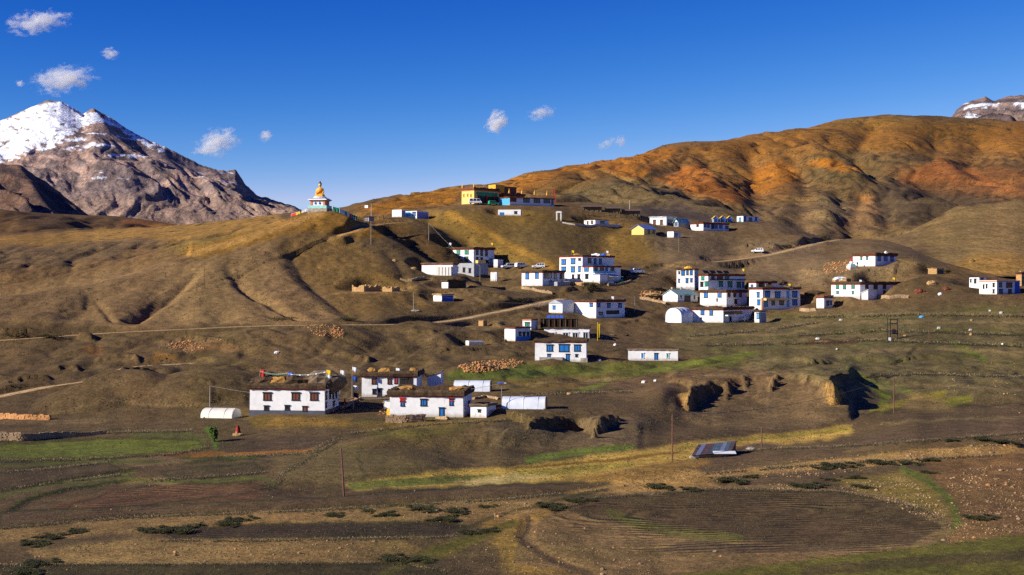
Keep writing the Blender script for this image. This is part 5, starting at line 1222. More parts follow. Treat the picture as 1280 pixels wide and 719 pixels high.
b = B['tower_front']; C = h.L(b.C); mb = MB(); quad_box(mb, C, b.t2, -b.t1, -2.2, 9 * b.px, .2, 4.0, .0, 2.6); mb.build('porch', WHITE, h.root)
mb = MB(); mb.add([C + b.t2 * 4 + b.up * 10.3 * b.px, C + b.t2 * 11 + b.up * 10.3 * b.px, C + b.t2 * 11 - b.t1 * 3.4 + b.up * 7 * b.px, C + b.t2 * 4 - b.t1 * 3.4 + b.up * 7 * b.px], [(0, 3, 2, 1)]); mb.build('awning', TENT, h.root)
b = B['tower']; mb = MB(); quad_box(mb, np.zeros(3), b.t1, -b.t2, -4.5, -.1, -4, b.w1 * .55, 0.3, 4.6); mb.build('stone_terrace', MUDB, h.root)
for i, (fx, fy, m_, w) in enumerate(((.7, .3, HAY, 10), (.05, .45, WHTC, 14), (.2, .8, BLUC, 9), (.1, 1.0, HAY, 7))):
    roof_heap('tower', fx, min(fy, .9), w, 2.2, ['straw pile at the left of the guest house roof', 'white sheeted pile on the guest house roof', 'blue tarpaulin bundle on the guest house roof', 'small straw pile at the right end of the guest house roof'][i], m=m_, cat='straw heap' if m_ == HAY else 'covered pile', name='straw_heap' if m_ == HAY else 'covered_pile', dz=.5)
# green-windowed house
h = House('farmhouse', 'green_win', 'tall white house with six green windows on its lit side and a grey storey below')
h.walls(straw=0.6); h.walls('green_low', m=GREYW, band=False, straw=0, roof=None, name='lower_storey')
h.win('L', [(563.3, 315.3, 5, 6), (573, 315.2, 4.5, 6), (583.3, 315, 5, 6), (563.5, 325.5, 5, 6), (573, 325, 4.5, 5.5), (583, 324.6, 4.6, 5.5)], style='g')
h.win('L', [(571.3, 337, 3, 5), (580, 338, 3, 5), (587.3, 338.8, 3, 5)], style='k', frame=FRAME, key='green_low')
h.win('R', [(596.5, 315.5, 3, 6.5), (602, 316.5, 3, 6.5), (608, 317, 3, 6.5), (596.5, 325, 2.5, 5), (602, 325.5, 2.5, 5)], style='k'); h.win('R', [(613.5, 328, 3, 7, 's')], kind='door')
h.recess('R', 593.5, 603, 326, 331.5, m=CREAM, name='balcony', out=1.4); h.recess('R', 604, 611, 325.5, 331, m=DOORD, name='recess')  # the dark slab paints the shade of a set-back bay
h = House('outhouse', 'green_wing', 'low white wing with a red edged roof left of the green-windowed house', 'outhouse'); h.walls(straw=.35, strawm=MUD)
h = House('cold_frame', 'cold_frame', 'white glazed lean-to greenhouse against the low wing', 'greenhouse'); h.walls(m=TENT, straw=0, band=False, roof=TENT)
for i in range(4): h.recess('L', 548 + i * 4, 548.5 + i * 4, 334.5, 344.5, m=WFRAME, name='glazing_bar', out=.12)
h = House('garden_wall', 'small_white', 'free standing white wall end below the parked cars', 'wall'); h.walls(straw=0, band=False, roof=MUDB)
h = House('shed', 'shed_r', 'bluish white shed behind the right corner of the green-windowed house', 'shed'); h.walls(straw=0, band=False)
# eastern cluster
h = House('farmhouse', 'tri_a', 'tall narrow white house with a yellow pile on its roof, hindmost of the eastern cluster')
h.walls(straw=.2, bandm=ORANGE); h.win('L', [(853.5, 341.5, 4, 5.5), (859, 341, 2.5, 5.5), (863.8, 340.8, 3, 6), (858.5, 351.2, 2.8, 5), (864, 350.8, 2.5, 4), (848.7, 341.3, 1.6, 2.5, 'k'), (848.5, 351.5, 1.5, 4)])
roof_heap('tri_a', .45, .4, 10, 3, 'yellow straw pile on the roof of the tall narrow house', m=YELLOW, dz=.4)
h = House('farmhouse', 'tri_b', 'white house with green windows and rooftop solar panels in the middle of the eastern cluster')
h.walls(straw=.45); h.win('L', [(878.5, 347.5, 4, 5.5, 'g'), (877.3, 356, 4, 5.5, 'k'), (882, 355.5, 2.5, 5.5, 'g')]); h.win('L', [(884, 355.3, 1.8, 5.5, 'g')])
h.win('R', [(891, 347, 4, 5, 'k'), (900, 347, 7, 5, 'k'), (909, 346.5, 5, 5, 'g'), (901, 355.5, 5, 5.5, 'g'), (912.5, 356, 5.5, 6, 'g'), (923.5, 356.5, 5, 6, 'g'), (929, 356.5, 2.5, 6, 'b')])
h.recess('R', 886, 931, 349.6, 350.8, m=STRAW, name='eave', out=.5)
b = B['tri_b']
for i in range(4):
    mb = MB(); p = b.t1 * (b.w1 * .9) + b.t2 * (1.2 + i * 3.0) + b.up * (b.h + 1.6); mb.box(p, b.t2 * 2.3, -b.t1 * 1.0 - b.up * .9, np.array([.03, .02, .06])); mb.build('solar_panel', BLACK, h.root)
h = House('farmhouse', 'tri_c', 'white house with two blue windows below the solar-panelled house of the eastern cluster')
h.walls(straw=.6); h.win('L', [(882.2, 369.3, 5, 6), (899.3, 368.7, 5, 6), (896.3, 375.5, 1.6, 3, 'k')]); h.win('R', [(911.5, 368.5, 3, 6), (918.5, 368.5, 3.5, 6.5), (925.5, 368.5, 3, 6), (919.5, 377.5, 3, 5)], style='k')
roof_heap('tri_c', .85, .4, 14, 3.5, 'dark brush pile on the left of the two blue-windowed house roof', m=STRAW, cat='brush pile', name='brush_pile', dz=.4)
def gable(h, key, m, rise, axis='R', over=.3):
    b = B[key]; C = h.L(b.C)
    t, w, n, d = (b.t2, b.w2, b.t1, b.w1) if axis == 'R' else (b.t1, b.w1, b.t2, b.w2)
    hh = b.h; q = lambda a, c, z: C + t * a + n * c + b.up * z
    mb = MB(); mb.add([q(0, 0, hh), q(0, d, hh), q(0, d / 2, hh + rise), q(w, 0, hh), q(w, d, hh), q(w, d / 2, hh + rise)], [(0, 2, 1), (3, 4, 5)]); mb.build('gable', WHITE if m is not BTIN else CREAM, h.root)
    mb = MB(); o = over; k = rise / (d / 2) * o
    for sgn in (0, 1):
        e0, e1 = (-o, d / 2) if sgn == 0 else (d + o, d / 2)
        mb.add([q(-o, e0, hh - k), q(w + o, e0, hh - k), q(w + o, e1, hh + rise), q(-o, e1, hh + rise), q(-o, e0, hh - k + .12), q(w + o, e0, hh - k + .12), q(w + o, e1, hh + rise + .12), q(-o, e1, hh + rise + .12)],
               [(0, 1, 2, 3), (7, 6, 5, 4), (0, 4, 5, 1), (1, 5, 6, 2), (2, 6, 7, 3), (3, 7, 4, 0)])
    mb.build('roof', m, h.root)
h = House('barn', 'green_roof', 'white barn with a pale green gable roof and a dark open doorway', 'barn'); B['green_roof'].h *= .8
h.walls(straw=0, band=False, roof=None, lean=0); gable(h, 'green_roof', GTIN, 1.5); h.recess('R', 855.5, 863, 368.5, 378.5, m=DOORD, name='doorway'); h.win('R', [(851.3, 371.5, 1.6, 3, 'k'), (868, 372, 1.6, 4, 'k')])  # dark slab in place of the shade inside the barn
for u_ in (842, 854): 
    b = B['green_roof']; mb = MB(); mb.box(b.t2 * (b.w2 * (.25 if u_ == 842 else .7)) + b.t1 * b.w1 * .7 + b.up * (b.h + .8), b.t1 * .5, b.t2 * .5, b.up * 1.5); mb.build('chimney', GREYST, h.root)
h = House('farmhouse', 'recess', 'long low white house with a dark glazed recess, right of the arched greenhouse')
h.walls(straw=.65, bandm=BAND); h.win('L', [(878, 391, 4.5, 5.5), (889, 391, 4.5, 6.5), (876.5, 399, 1.6, 2.5, 'k')]); h.recess('R', 905, 928, 389.5, 393.5, m=DARK, name='glazed_recess')
h.win('R', [(913, 399.5, 2.5, 5, 'k')]); h.recess('R', 905, 914, 394, 395.5, m=WHITE, name='canopy', out=1.2); h.recess('R', 923, 930, 397, 401, m=TENT, name='sheet', out=1.6)
h = House('annexe', 'annex_b', 'tiny white annexe with a pale blue window right of the long recessed house', 'annexe'); h.walls(straw=.25, band=False); h.win('L', [(947.5, 395.5, 3.5, 6.5, 's')]); h.recess('R', 950.5, 957, 391.5, 403, m=GREYW, name='grey_panel')
h = House('guest_house', 'twin', 'two storey white guest house with a wooden balcony, rightmost of the eastern cluster', 'guest house')
h.walls(straw=.5); h.walls('twin_up', straw=.45, name='upper_storey')
h.win('L', [(947.7, 369, 3.5, 5.5), (948.5, 378.5, 4, 6)]); h.win('L', [(940, 359.8, 3.2, 6), (940, 369.5, 2.8, 6)], key='twin_up')
h.win('R', [(959.5, 368.5, 6, 6.5), (972, 369, 6.5, 6.5), (993.5, 368.5, 6, 6.5), (993.5, 378.5, 6, 6), (966.5, 379, 4, 5, 'k'), (977, 379, 5.5, 4.5, 'k')]); h.win('R', [(985, 369, 3, 9, 's'), (985, 379, 3, 9, 's')], frame=SKYB); h.win('R', [(957.5, 380, 4, 9, 's')], kind='door')
h.recess('R', 954.5, 982.5, 373.5, 376, m=CREAM, name='balcony', out=1.3); h.win('R', [(951.5, 357.5, 6, 4.5, 'k'), (962, 357, 4, 4, 'k')], key='twin_up'); h.recess('R', 955, 963, 356.6, 359, key='twin_up', m=CREAM, name='upper_balcony', out=.8)
h.recess('L', 951.5, 953, 373, 388, m=ORANGE, name='corner_trim')
heap(985, 361, 14, 3.2, 'wood pile on the roof of the guest house with the wooden balcony', 'wood pile', MUD, y=B['twin'].C[1] + 5, name='wood_pile')
heap(978, 354, 12, 3, 'dark brush pile at the back of the guest house roof', 'brush pile', STRAW, y=B['twin'].C[1] + 8, name='brush_pile')
# right-hand side
h = House('farmhouse', 'far_low', 'long white farmhouse with green windows at the foot of the right hand mound')
h.walls(straw=.7); h.win('L', [(1047, 358.5, 4, 5.5), (1055.5, 358.8, 4, 5.5), (1066.3, 358, 4.2, 5.5), (1047, 366.3, 3, 2.5), (1066, 366.3, 2.6, 3)], style='g'); h.win('R', [(1083.5, 358.5, 4, 5), (1094.5, 359, 5, 5.5), (1105.5, 358.8, 4, 5), (1122, 358.5, 2.5, 3.5), (1094, 366.5, 3.5, 3), (1105.5, 366.2, 3, 4)], style='k')
h.recess('R', 1115, 1131, 366, 371.5, m=DOORD, name='recess', out=.6); h.recess('R', 1098, 1103, 368, 373, m=CREAM, name='yellow_crate', out=.9)  # dark slab standing out, coloured as the shade of a hollow
h = House('shed', 'far_shed', 'small white shed with a pale roof in front of the long farmhouse on the right', 'shed'); B['far_shed'].h *= .8; h.walls(straw=0, band=False, roof=None, lean=0); slant_roof(h, 'far_shed', TENT, .9)
h = House('farmhouse', 'far_up', 'white farmhouse with a red roof edge alone on top of the right hand mound')
h.walls(straw=.75); h.win('L', [(1076.6, 323.3, 2.4, 3.5), (1083.8, 323, 2.6, 3.5)], style='g'); h.win('R', [(1099, 323.5, 4, 5.5), (1107, 323.5, 4.5, 5.5), (1115, 324, 4, 5)], style='b')
roof_heap('far_up', .2, .7, 4, 3, 'white satellite bundle on the roof of the farmhouse on the mound', m=WHTC, cat='covered pile', name='covered_pile')
h = House('outhouse', 'mudcube', 'small white cube hut with a brown brush roof alone in the field', 'outhouse'); h.walls(straw=.7, band=False, strawm=BROWN, over=.2); h.win('R', [(1034.5, 380, 3, 6, 'k')], kind='door'); h.win('R', [(1038.5, 379, 2.5, 4, 's')])
h = House('farmhouse', 'right_end', 'white house at the right edge with a stepped upper block on its left end')
h.walls(straw=0, roof=WFRAME, bandm=ORANGE); h.walls('right_up', straw=0, roof=WFRAME, name='upper_block', band=False)
h.win('L', [(1229.5, 358.8, 2, 4.5), (1233.3, 358.3, 2, 4.5), (1242, 356.8, 2.6, 4.5), (1242, 364.5, 2.4, 4)], style='k'); h.win('R', [(1250.5, 356.8, 4, 4.5), (1261.5, 357, 7.5, 5, 'n'), (1251, 364.8, 4.5, 4), (1262.3, 365, 4.2, 4.5, 'n')], style='k'); h.recess('R', 1268.5, 1274.5, 353, 367.5, m=BLUC, name='blue_panel')
h.win('L', [(1213.5, 351.5, 1.8, 3.5), (1219, 351.8, 3, 5)], key='right_up', style='k'); h.win('R', [(1227.5, 350.5, 3, 4)], key='right_up', style='k')
h = House('house', 'ochre', 'ochre walled building with a dark doorway cut by the right edge of the photo', 'house'); h.walls(m=MUDB, straw=.5); h.win('R', [(1279, 351, 3, 6, 'k')])
heap(1275, 343.5, 7, 3.5, 'white finial heap on the ochre building at the right edge', 'finial', TENT, y=B['ochre'].C[1] + 2, name='finial')
# the monastery
h = House('monastery', 'mon_yel', 'yellow walled monastery hall with a dark red roof edge at the top of the village', 'monastery')
h.walls(m=CREAM, straw=.9, strawm=BROWN, roofz=.2, bandm=ORANGE); h.win('L', [(579.7, 245, 1.6, 3.2, 'n'), (584.5, 244.6, 1.6, 3, 'n'), (588.7, 245, 2, 3, 'n')], frame=YELLOW)
h.recess('R', 596, 621, 241.5, 245.5, m=GRNC, name='green_fascia', out=.4); h.recess('R', 597, 623, 246, 255, m=DOORD, name='portico'); h.win('R', [(603, 251.5, 4, 4, 's'), (611, 252, 3, 4, 'r'), (618, 251.5, 3.5, 5, 'b')])  # shade under the portico is a dark slab on the wall
for k_ in range(5):
    b = B['mon_yel']; mb = MB(); mb.lathe(b.t2 * (2.5 + 4.2 * k_) - b.t1 * .3, [(.22, -.2), (.2, 4.2), (.32, 4.4)], 8); mb.build('column', REDC, h.root)
b = B['mon_yel']; mb = MB(); mb.box(b.t1 * 7 + b.t2 * 15 + b.up * b.h, -b.t1 * 4, b.t2 * 5, b.up * 3); mb.build('roof_pavilion', YELLOW, h.root); mb = MB(); mb.box(b.t1 * 7.2 + b.t2 * 20.2 + b.up * b.h, -b.t1 * 4, b.t2 * 7, b.up * 2.6); mb.build('roof_cabin', BROWN, h.root)
for k_, (a_, c_) in enumerate(((0.2, .2), (b.w1 - .3, .2))): mb = MB(); mb.lathe(b.t1 * a_ + b.t2 * c_ + b.up * (b.h + .9), [(.3, 0), (.35, .9), (.15, 1.2), (.08, 2)], 8); mb.build('roof_ornament', GOLD, h.root)
h = House('monastery', 'mon_yel2', 'golden yellow rear block of the monastery behind the long white range', 'monastery'); h.walls(m=YELLOW, straw=.7, strawm=BROWN, bandm=BROWN); h.win('R', [(640, 244, 4, 3.5), (648, 244.2, 4, 3.5)], style='n')
b = B['mon_yel2']
for k_ in range(4): mb = MB(); mb.lathe(b.t2 * (3 + k_ * 6.5) + b.t1 * .5 + b.up * (b.h + .8), [(.3, 0), (.35, .9), (.15, 1.2), (.08, 2)], 8); mb.build('roof_ornament', GOLD, h.root)
h = House('monastery', 'mon_long', 'long white monastery range with a row of dark windows and pale blue left end', 'monastery')
h.walls(straw=.35, strawm=BROWN, band=False); h.recess('L', 624.2, 636.8, 248.5, 257, m=SKYB, name='blue_wall'); h.win('R', [(641.5, 250, 8, 4.5, 'n'), (658, 251, 8, 4.5), (671, 251.5, 8, 4.5), (683.5, 251.8, 8, 4.5), (690.5, 253, 2.5, 6)], style='k')
h = House('cabin', 'cabin', 'low white cabin with a bright blue panel below the monastery', 'cabin'); h.walls(straw=0, band=False, roof=WFRAME); h.recess('L', 624.5, 630, 266, 269.5, m=BLUE, name='blue_panel'); h.win('L', [(644.5, 266.3, 3.5, 2.5, 'k')])
h = House('house', 'pink', 'small whitewashed hut with a pinkish wall above the curved white wall'); h.walls(straw=.2, band=False); h.win('L', [(734.5, 279, 2, 3), (740, 278.5, 2.5, 3)], style='n'); h.win('R', [(753, 279, 5, 3)], style='k')
h = House('house', 'white_r', 'white house with two dark red windows on the upper terrace'); h.walls(straw=.15, band=False, strawm=WHTC); h.win('L', [(818, 278.5, 3.5, 5.5), (826.7, 278.5, 3.5, 5.5)], style='n'); h.recess('R', 834.5, 844.5, 275, 282, m=DARK, name='glazed_front')
h = House('house', 'green_r', 'small house with a pale green hipped roof on the upper terrace'); B['green_r'].h *= .75; h.walls(straw=0, band=False, roof=None, m=GREYW, lean=0); gable(h, 'green_r', GTIN, 1.4, over=.6); h.win('L', [(845, 280.5, 3, 3)], style='b')
h = House('house', 'yellow_s', 'cream yellow house with a blue tin roof on the upper terrace'); B['yellow_s'].h *= .85; h.walls(m=CREAM, straw=0, band=False, roof=None, lean=0); gable(h, 'yellow_s', BTIN, 1.5, axis='R', over=.5); h.win('R', [(811, 290, 2.5, 5), (817, 290, 2.5, 4)], style='k')
h = House('outhouse', 'cube_r', 'white cube hut below the cream yellow house', 'outhouse'); h.walls(straw=0, band=False); h.recess('R', 843.5, 849, 291.5, 296, m=DARK, name='hut_shade')  # dark slab painted for the shaded inside of the hut
h = House('house', 'long_r', 'long white house with a row of dark windows on the upper terrace'); h.walls(straw=.35); h.win('L', [(872, 281.5, 3, 4.5)], style='k'); h.win('R', [(881.5, 281.7, 3, 5), (885.5, 282, 3, 5.5), (895, 283, 4, 5.5), (901, 283, 4, 5.5), (908.5, 285, 4, 3)], style='b'); h.recess('R', 889, 892.5, 280, 287, m=DOORD, name='doorway')
h = House('house', 'white_far', 'farthest white house behind the row of tents'); h.walls(straw=0, band=False, roof=WFRAME); h.win('R', [(931, 274, 3, 5, 'b'), (938, 275, 4, 3.5, 'k'), (945, 274.5, 2.5, 4, 'b')]); h.win('L', [(925, 275, 3, 4, 's')])
h = House('cabin', 'cont_w', 'white cabin left of the blue and white cabin below the statue path', 'cabin'); h.walls(straw=0, band=False, roof=WFRAME); h.recess('R', 502.5, 506.5, 264, 272, m=GREYW, name='grey_panel')
h = House('cabin', 'cont_b', 'blue and white cabin with a dark terrace side below the statue path', 'cabin'); h.walls(straw=0, band=False, roof=TIN); h.recess('L', 505.5, 513, 265.5, 271, m=SKYB, name='blue_panel'); h.recess('R', 522, 535, 266, 273.5, m=BTIN, name='dark_side'); h.win('L', [(517.5, 268, 4, 4, 'b')])
h = House('shop', 'shop', 'small stall with white hangings on the saddle right of the flag wall', 'stall'); h.walls(m=GREYW, straw=.2, band=False); h.recess('L', 456, 460, 257.3, 260.5, m=WHTC, name='hanging')
def ruin(key, label):
    b = B[key]; root = thing('ruin', b.C, label, 'ruin')
    for (P0, t, L_, n) in ((np.zeros(3), b.t1, b.w1, b.t2), (np.zeros(3), b.t2, b.w2, b.t1), (b.t1 * b.w1, b.t2, b.w2, -b.t1), (b.t2 * b.w2, b.t1, b.w1, -b.t2)):
        mb = MB(); k = max(4, int(L_ / .8)); vs = []
        for i in range(k + 1):
            hh = b.h * (.55 + .45 * abs(float(noise2(np.array(i * .45 + L_), np.array(b.C[0]))) * 2)); p = P0 + t * L_ * i / k
            for d_, z_ in ((0, -1), (0.02, hh), (.5, hh * .95), (.5, -1)): vs.append(tuple(p + n * d_ + np.array([0, 0, z_])))
        mb.add(vs, [(i * 4 + q, (i + 1) * 4 + q, (i + 1) * 4 + (q + 1) % 4, i * 4 + (q + 1) % 4) for i in range(k) for q in range(4)] + [(0, 1, 2, 3), tuple(k * 4 + q for q in (3, 2, 1, 0))]); mb.build('wall', MUDB, root)
ruin('ruin', 'roofless mud brick ruin with a sunlit end on the slope below the statue'); ruin('ruin_b', 'smaller crumbling mud ruin right of the larger one on the slope')
h = House('hutch', 'hutch_a', 'low dark brush roofed hut with a white end below the green-windowed house', 'hut'); h.walls(straw=.5, band=False); h.recess('R', 561, 582, 352.5, 361, m=STRAW, name='brush_wall', out=.1)
h = House('hutch', 'hutch_b', 'little hut with a white end and deep blue side on the path above the road', 'hut'); h.walls(straw=.3, band=False, strawm=MUDB); h.recess('R', 553, 566, 370, 377, m=BLUC, name='blue_side')
h = House('water_tank', 'block', 'low white concrete tank on the bare slope below the road', 'tank'); h.walls(straw=0, band=False, m=WHITE, roof=GREYST); h.recess('R', 586.4, 603.5, 428, 432, m=GREYST, name='grey_side')
h = House('hut', 'brickcube', 'small ochre mud hut on the slope left of the annexe', 'hut'); h.walls(m=MUDB, straw=.1, band=False, strawm=MUDB, over=.1)
h = House('hut', 'mud_r', 'ochre mud hut with a dark doorway below the fluted cliff at the right', 'hut'); h.walls(m=MUDB, straw=.1, band=False, strawm=MUDB, over=.1); h.recess('R', 1172.5, 1179, 338, 343, m=DOORD, name='doorway')
h = House('hut', 'mud_low', 'low mud hut with white bundles on its roof above the green-windowed long farmhouse', 'hut'); h.walls(m=MUDB, straw=.1, band=False, strawm=MUDB, over=.1)
heap(1050, 349.5, 18, 3, 'row of white bundles on the low mud hut roof', 'bundle', WHTC, y=B['mud_low'].C[1] + 2, name='bundle')
# ------------------------------------------------------------------ the seated statue on its throne
def statue():
    p = land.hit(400, 263.5, ymin=440); p[2] = pt(400, 262.5, p[1])[2]; px = p[1] / F
    root = thing('buddha_statue', p, 'golden seated statue on a white and orange throne crowning the hill', 'statue')
    a_ = R(-12); rot = lambda x, y: np.array([x * math.cos(a_) - y * math.sin(a_), x * math.sin(a_) + y * math.cos(a_), 0])
    def slab(name, m, wx, wy, z0, z1, w2=None):
        mb = MB(); w2 = w2 or 1.0
        vs = [rot(sx * wx / 2 * f, sy * wy / 2 * f) + np.array([0, 0, z]) for z, f in ((z0, 1), (z1, w2)) for sx, sy in ((-1, -1), (1, -1), (1, 1), (-1, 1))]
        mb.add(vs, [(3, 2, 1, 0), (4, 5, 6, 7), (0, 1, 5, 4), (1, 2, 6, 5), (2, 3, 7, 6), (3, 0, 4, 7)]); return mb.build(name, m, root)
    H = 35.5 * px                                # whole height
    u = H / 35.5
    slab('base_step', GREYST, 25 * u, 21 * u, -2.0, 1.2 * u); slab('teal_plinth', TEAL, 24 * u, 20 * u, 1.2 * u, 4.6 * u)
    core = slab('throne', WHTC, 19 * u, 16 * u, 4.6 * u, 10.4 * u)
    for s_ in (-1, 1):
        mb = MB(); c = rot(s_ * 8.2 * u, -8.0 * u); mb.cbox(c + np.array([0, 0, 7.5 * u]), rot(2.6 * u, 0), rot(0, 1.0 * u), np.array([0, 0, 5.6 * u])); mb.build('orange_pillar', ORANGE, root)
        mb = MB(); c = rot(s_ * 2.8 * u, -8.3 * u); blob(mb, c + np.array([0, 0, 7.3 * u]), 1.5 * u, .5 * u, 1.6 * u, .2); mb.build('lion_relief', BLUC, root)
    mb = MB(); c = rot(9.6 * u, 0); mb.cbox(c + np.array([0, 0, 7.5 * u]), rot(.5 * u, 0), rot(0, 12 * u), np.array([0, 0, 5.2 * u])); mb.build('orange_pillar', ORANGE, root)
    slab('cornice', ORANGE, 22 * u, 19 * u, 10.4 * u, 11.4 * u); slab('cornice', WHTC, 25 * u, 22 * u, 11.4 * u, 12.6 * u, .93)
    slab('cornice', GREYW, 20 * u, 17 * u, 12.6 * u, 13.8 * u)
    mb = MB(); mb.lathe(rot(0, 0), [(8.2 * u, 13.8 * u), (8.8 * u, 14.5 * u), (7.6 * u, 15.3 * u), (8.0 * u, 15.7 * u), (6.8 * u, 16.2 * u)], 16, 1, .8); mb.build('lotus_seat', WHTC, root)
    # body: one continuous skin
    mb = MB(); z = 16 * u
    P = lambda x, y, zz: rot(x * u * .86, y * u * .9) + np.array([0, 0, z + zz * u * 1.06])
    mb.ball(P(0, 0, 1.4), 5.0 * u, 3.8 * u, 1.7 * u, 16, 8)
    mb.lathe(P(0, .6, 0), [(3.4 * u, .5 * u), (2.8 * u, 3 * u), (3.1 * u, 6 * u), (3.8 * u, 9.0 * u), (3.0 * u, 10.6 * u), (1.2 * u, 11.6 * u), (1.1 * u, 13 * u)], 14, 1, .7)
    mb.ball(P(0, .3, 14.0), 2.0 * u, 2.0 * u, 2.6 * u, 12, 8)
    for s_ in (-1, 1):
        mb.tube([P(s_ * 3.9, .6, 9.2), P(s_ * 5.2, .2, 5.6), P(s_ * 4.6, -2.2, 3.2), P(s_ * 1.2 if s_ > 0 else s_ * 3.8, -4.0, 2.4 if s_ > 0 else 1.6)], [1.5 * u, 1.25 * u, 1.0 * u, .8 * u], 8)
        mb.tube([P(s_ * 2.0, 0, 1.2), P(s_ * 6.4, -1.6, 1.3), P(s_ * 5.2, -3.4, 1.2), P(-s_ * 1.5, -4.2, 1.2)], [2.0 * u, 1.7 * u, 1.4 * u, 1.0 * u], 8)
        mb.ball(P(s_ * 2.0, .3, 13.6), .35 * u, .6 * u, 1.3 * u, 6, 5)
    mb.ball(P(0, -1.7, 13.8), .4 * u, .5 * u, .6 * u, 6, 5)
    o = mb.build('body', GOLD, root, True); rm = o.modifiers.new('remesh', 'REMESH'); rm.mode = 'VOXEL'; rm.voxel_size = .09; rm.use_smooth_shade = True
    mb = MB(); mb.ball(P(0, .7, 15.0), 2.15 * u, 2.0 * u, 2.0 * u, 12, 8); mb.ball(P(0, .7, 17.1), .95 * u, .95 * u, 1.0 * u, 10, 6); mb.ball(P(0, .7, 18.4), .35 * u, .35 * u, .7 * u, 8, 5); mb.build('hair', BLACK, root, True)
    mb = MB(); mb.tube([P(4.0, -.2, 9.8), P(1.5, -2.6, 7.0), P(-2.6, -2.6, 4.4), P(-4.0, -1.0, 2.2)], [.5 * u, .6 * u, .6 * u, .5 * u], 6); mb.build('robe_fold', ORANGE, root, True)
    return p
ST = statue()
# ------------------------------------------------------------------ people
def person(u, v, label, top, legs, ymin=440, hgt=1.7, turn=0, y=None, arm=0.0):
    p = land.hit(u, v, ymin=ymin) if y is None else pt(u, v, y); k = hgt / 1.75; p[2] = float(land.z(p[0], p[1]))
    root = thing('person', p, label, 'person'); root.rotation_euler[2] = turn
    bm = bmesh.new(); sk = bm.verts.layers.skin.new(); V = {}
    def vv(n, co, r, par=None):
        w = bm.verts.new(Vector(co) * k); w[sk].radius = (r * k, r * k); V[n] = w
        if par: bm.edges.new((V[par], w))
        return w
    vv('pel', (0, 0, .95), .15)[sk].use_root = True
    vv('ch', (0, 0.0, 1.28), .17, 'pel'); vv('nk', (0, 0, 1.48), .06, 'ch'); vv('hd0', (0, -.01, 1.56), .085, 'nk'); vv('hd', (0, -.02, 1.66), .095, 'hd0'); vv('hd2', (0, 0, 1.74), .06, 'hd')
    for s_ in (-1, 1):
        n = str(s_); vv('sh' + n, (s_ * .18, 0, 1.42), .065, 'ch'); vv('el' + n, (s_ * .26, -.03 - arm * .1, 1.14), .05, 'sh' + n); vv('wr' + n, (s_ * .25, -.12 - arm * .2, .90 + arm * .2), .036, 'el' + n); vv('ha' + n, (s_ * .24, -.15 - arm * .25, .80 + arm * .2), .035, 'wr' + n)
        vv('hp' + n, (s_ * .10, 0, .88), .095, 'pel'); vv('kn' + n, (s_ * .12, -.03 + .04 * s_, .48), .065, 'hp' + n); vv('an' + n, (s_ * .13, .02 + .06 * s_, .09), .045, 'kn' + n); vv('ft' + n, (s_ * .14, -.12 + .06 * s_, .03), .035, 'an' + n)
    me = bpy.data.meshes.new('body'); bm.to_mesh(me); bm.free(); o = bpy.data.objects.new('body', me); col.objects.link(o); o.parent = root; me.materials.append(SKIN)
    o.modifiers.new('skin', 'SKIN').use_smooth_shade = True; o.modifiers.new('sub', 'SUBSURF').levels = 1
    mb = MB(); mb.lathe((0, 0, 0), [(.20 * k, .88 * k), (.21 * k, 1.1 * k), (.24 * k, 1.34 * k), (.20 * k, 1.45 * k), (.08 * k, 1.5 * k)], 12, 1, .72)
    for s_ in (-1, 1): mb.tube([np.array(c) * k for c in ((s_ * .19, 0, 1.42), (s_ * .265, -.03 - arm * .1, 1.14), (s_ * .255, -.11 - arm * .18, .93 + arm * .2))], [.085 * k, .07 * k, .055 * k], 7)
    mb.build('jacket', top, root, True)
    mb = MB(); mb.lathe((0, 0, 0), [(.16 * k, .80 * k), (.19 * k, .95 * k)], 10, 1, .75)
    for s_ in (-1, 1): mb.tube([np.array(c) * k for c in ((s_ * .10, 0, .92), (s_ * .12, -.03 + .04 * s_, .48), (s_ * .13, .02 + .06 * s_, .07))], [.115 * k, .085 * k, .07 * k], 7)
    mb.build('trousers', legs, root, True)
    mb = MB(); mb.ball((0, .012 * k, 1.69 * k), .102 * k, .108 * k, .09 * k, 10, 6); mb.build('hair', BLACK, root, True)
    return root
yt = ST[1]
person(375.5, 260.5, 'person in dark clothes standing alone on the crest left of the statue', BLUC, BLACK, y=yt + .5, turn=.4)
person(388, 261, 'person in a pale jacket standing close beside the statue throne', TENT, BROWN, y=yt - 1, hgt=1.9, turn=-.6)
person(443, 259.5, 'person in a dark coat behind the flag wall', BLACK, BLACK, y=yt + 6, turn=1.0)
person(506.5, 266.5, 'person in red walking behind the two cabins', REDC, BLACK, turn=.5, ymin=470)
person(936.5, 278, 'person in blue standing at the far white house', BLUC, BLACK, turn=.2, ymin=480)
person(1071.5, 334, 'person in dark clothes at the left foot of the mound farmhouse', BLACK, BLACK, turn=.5, ymin=400)
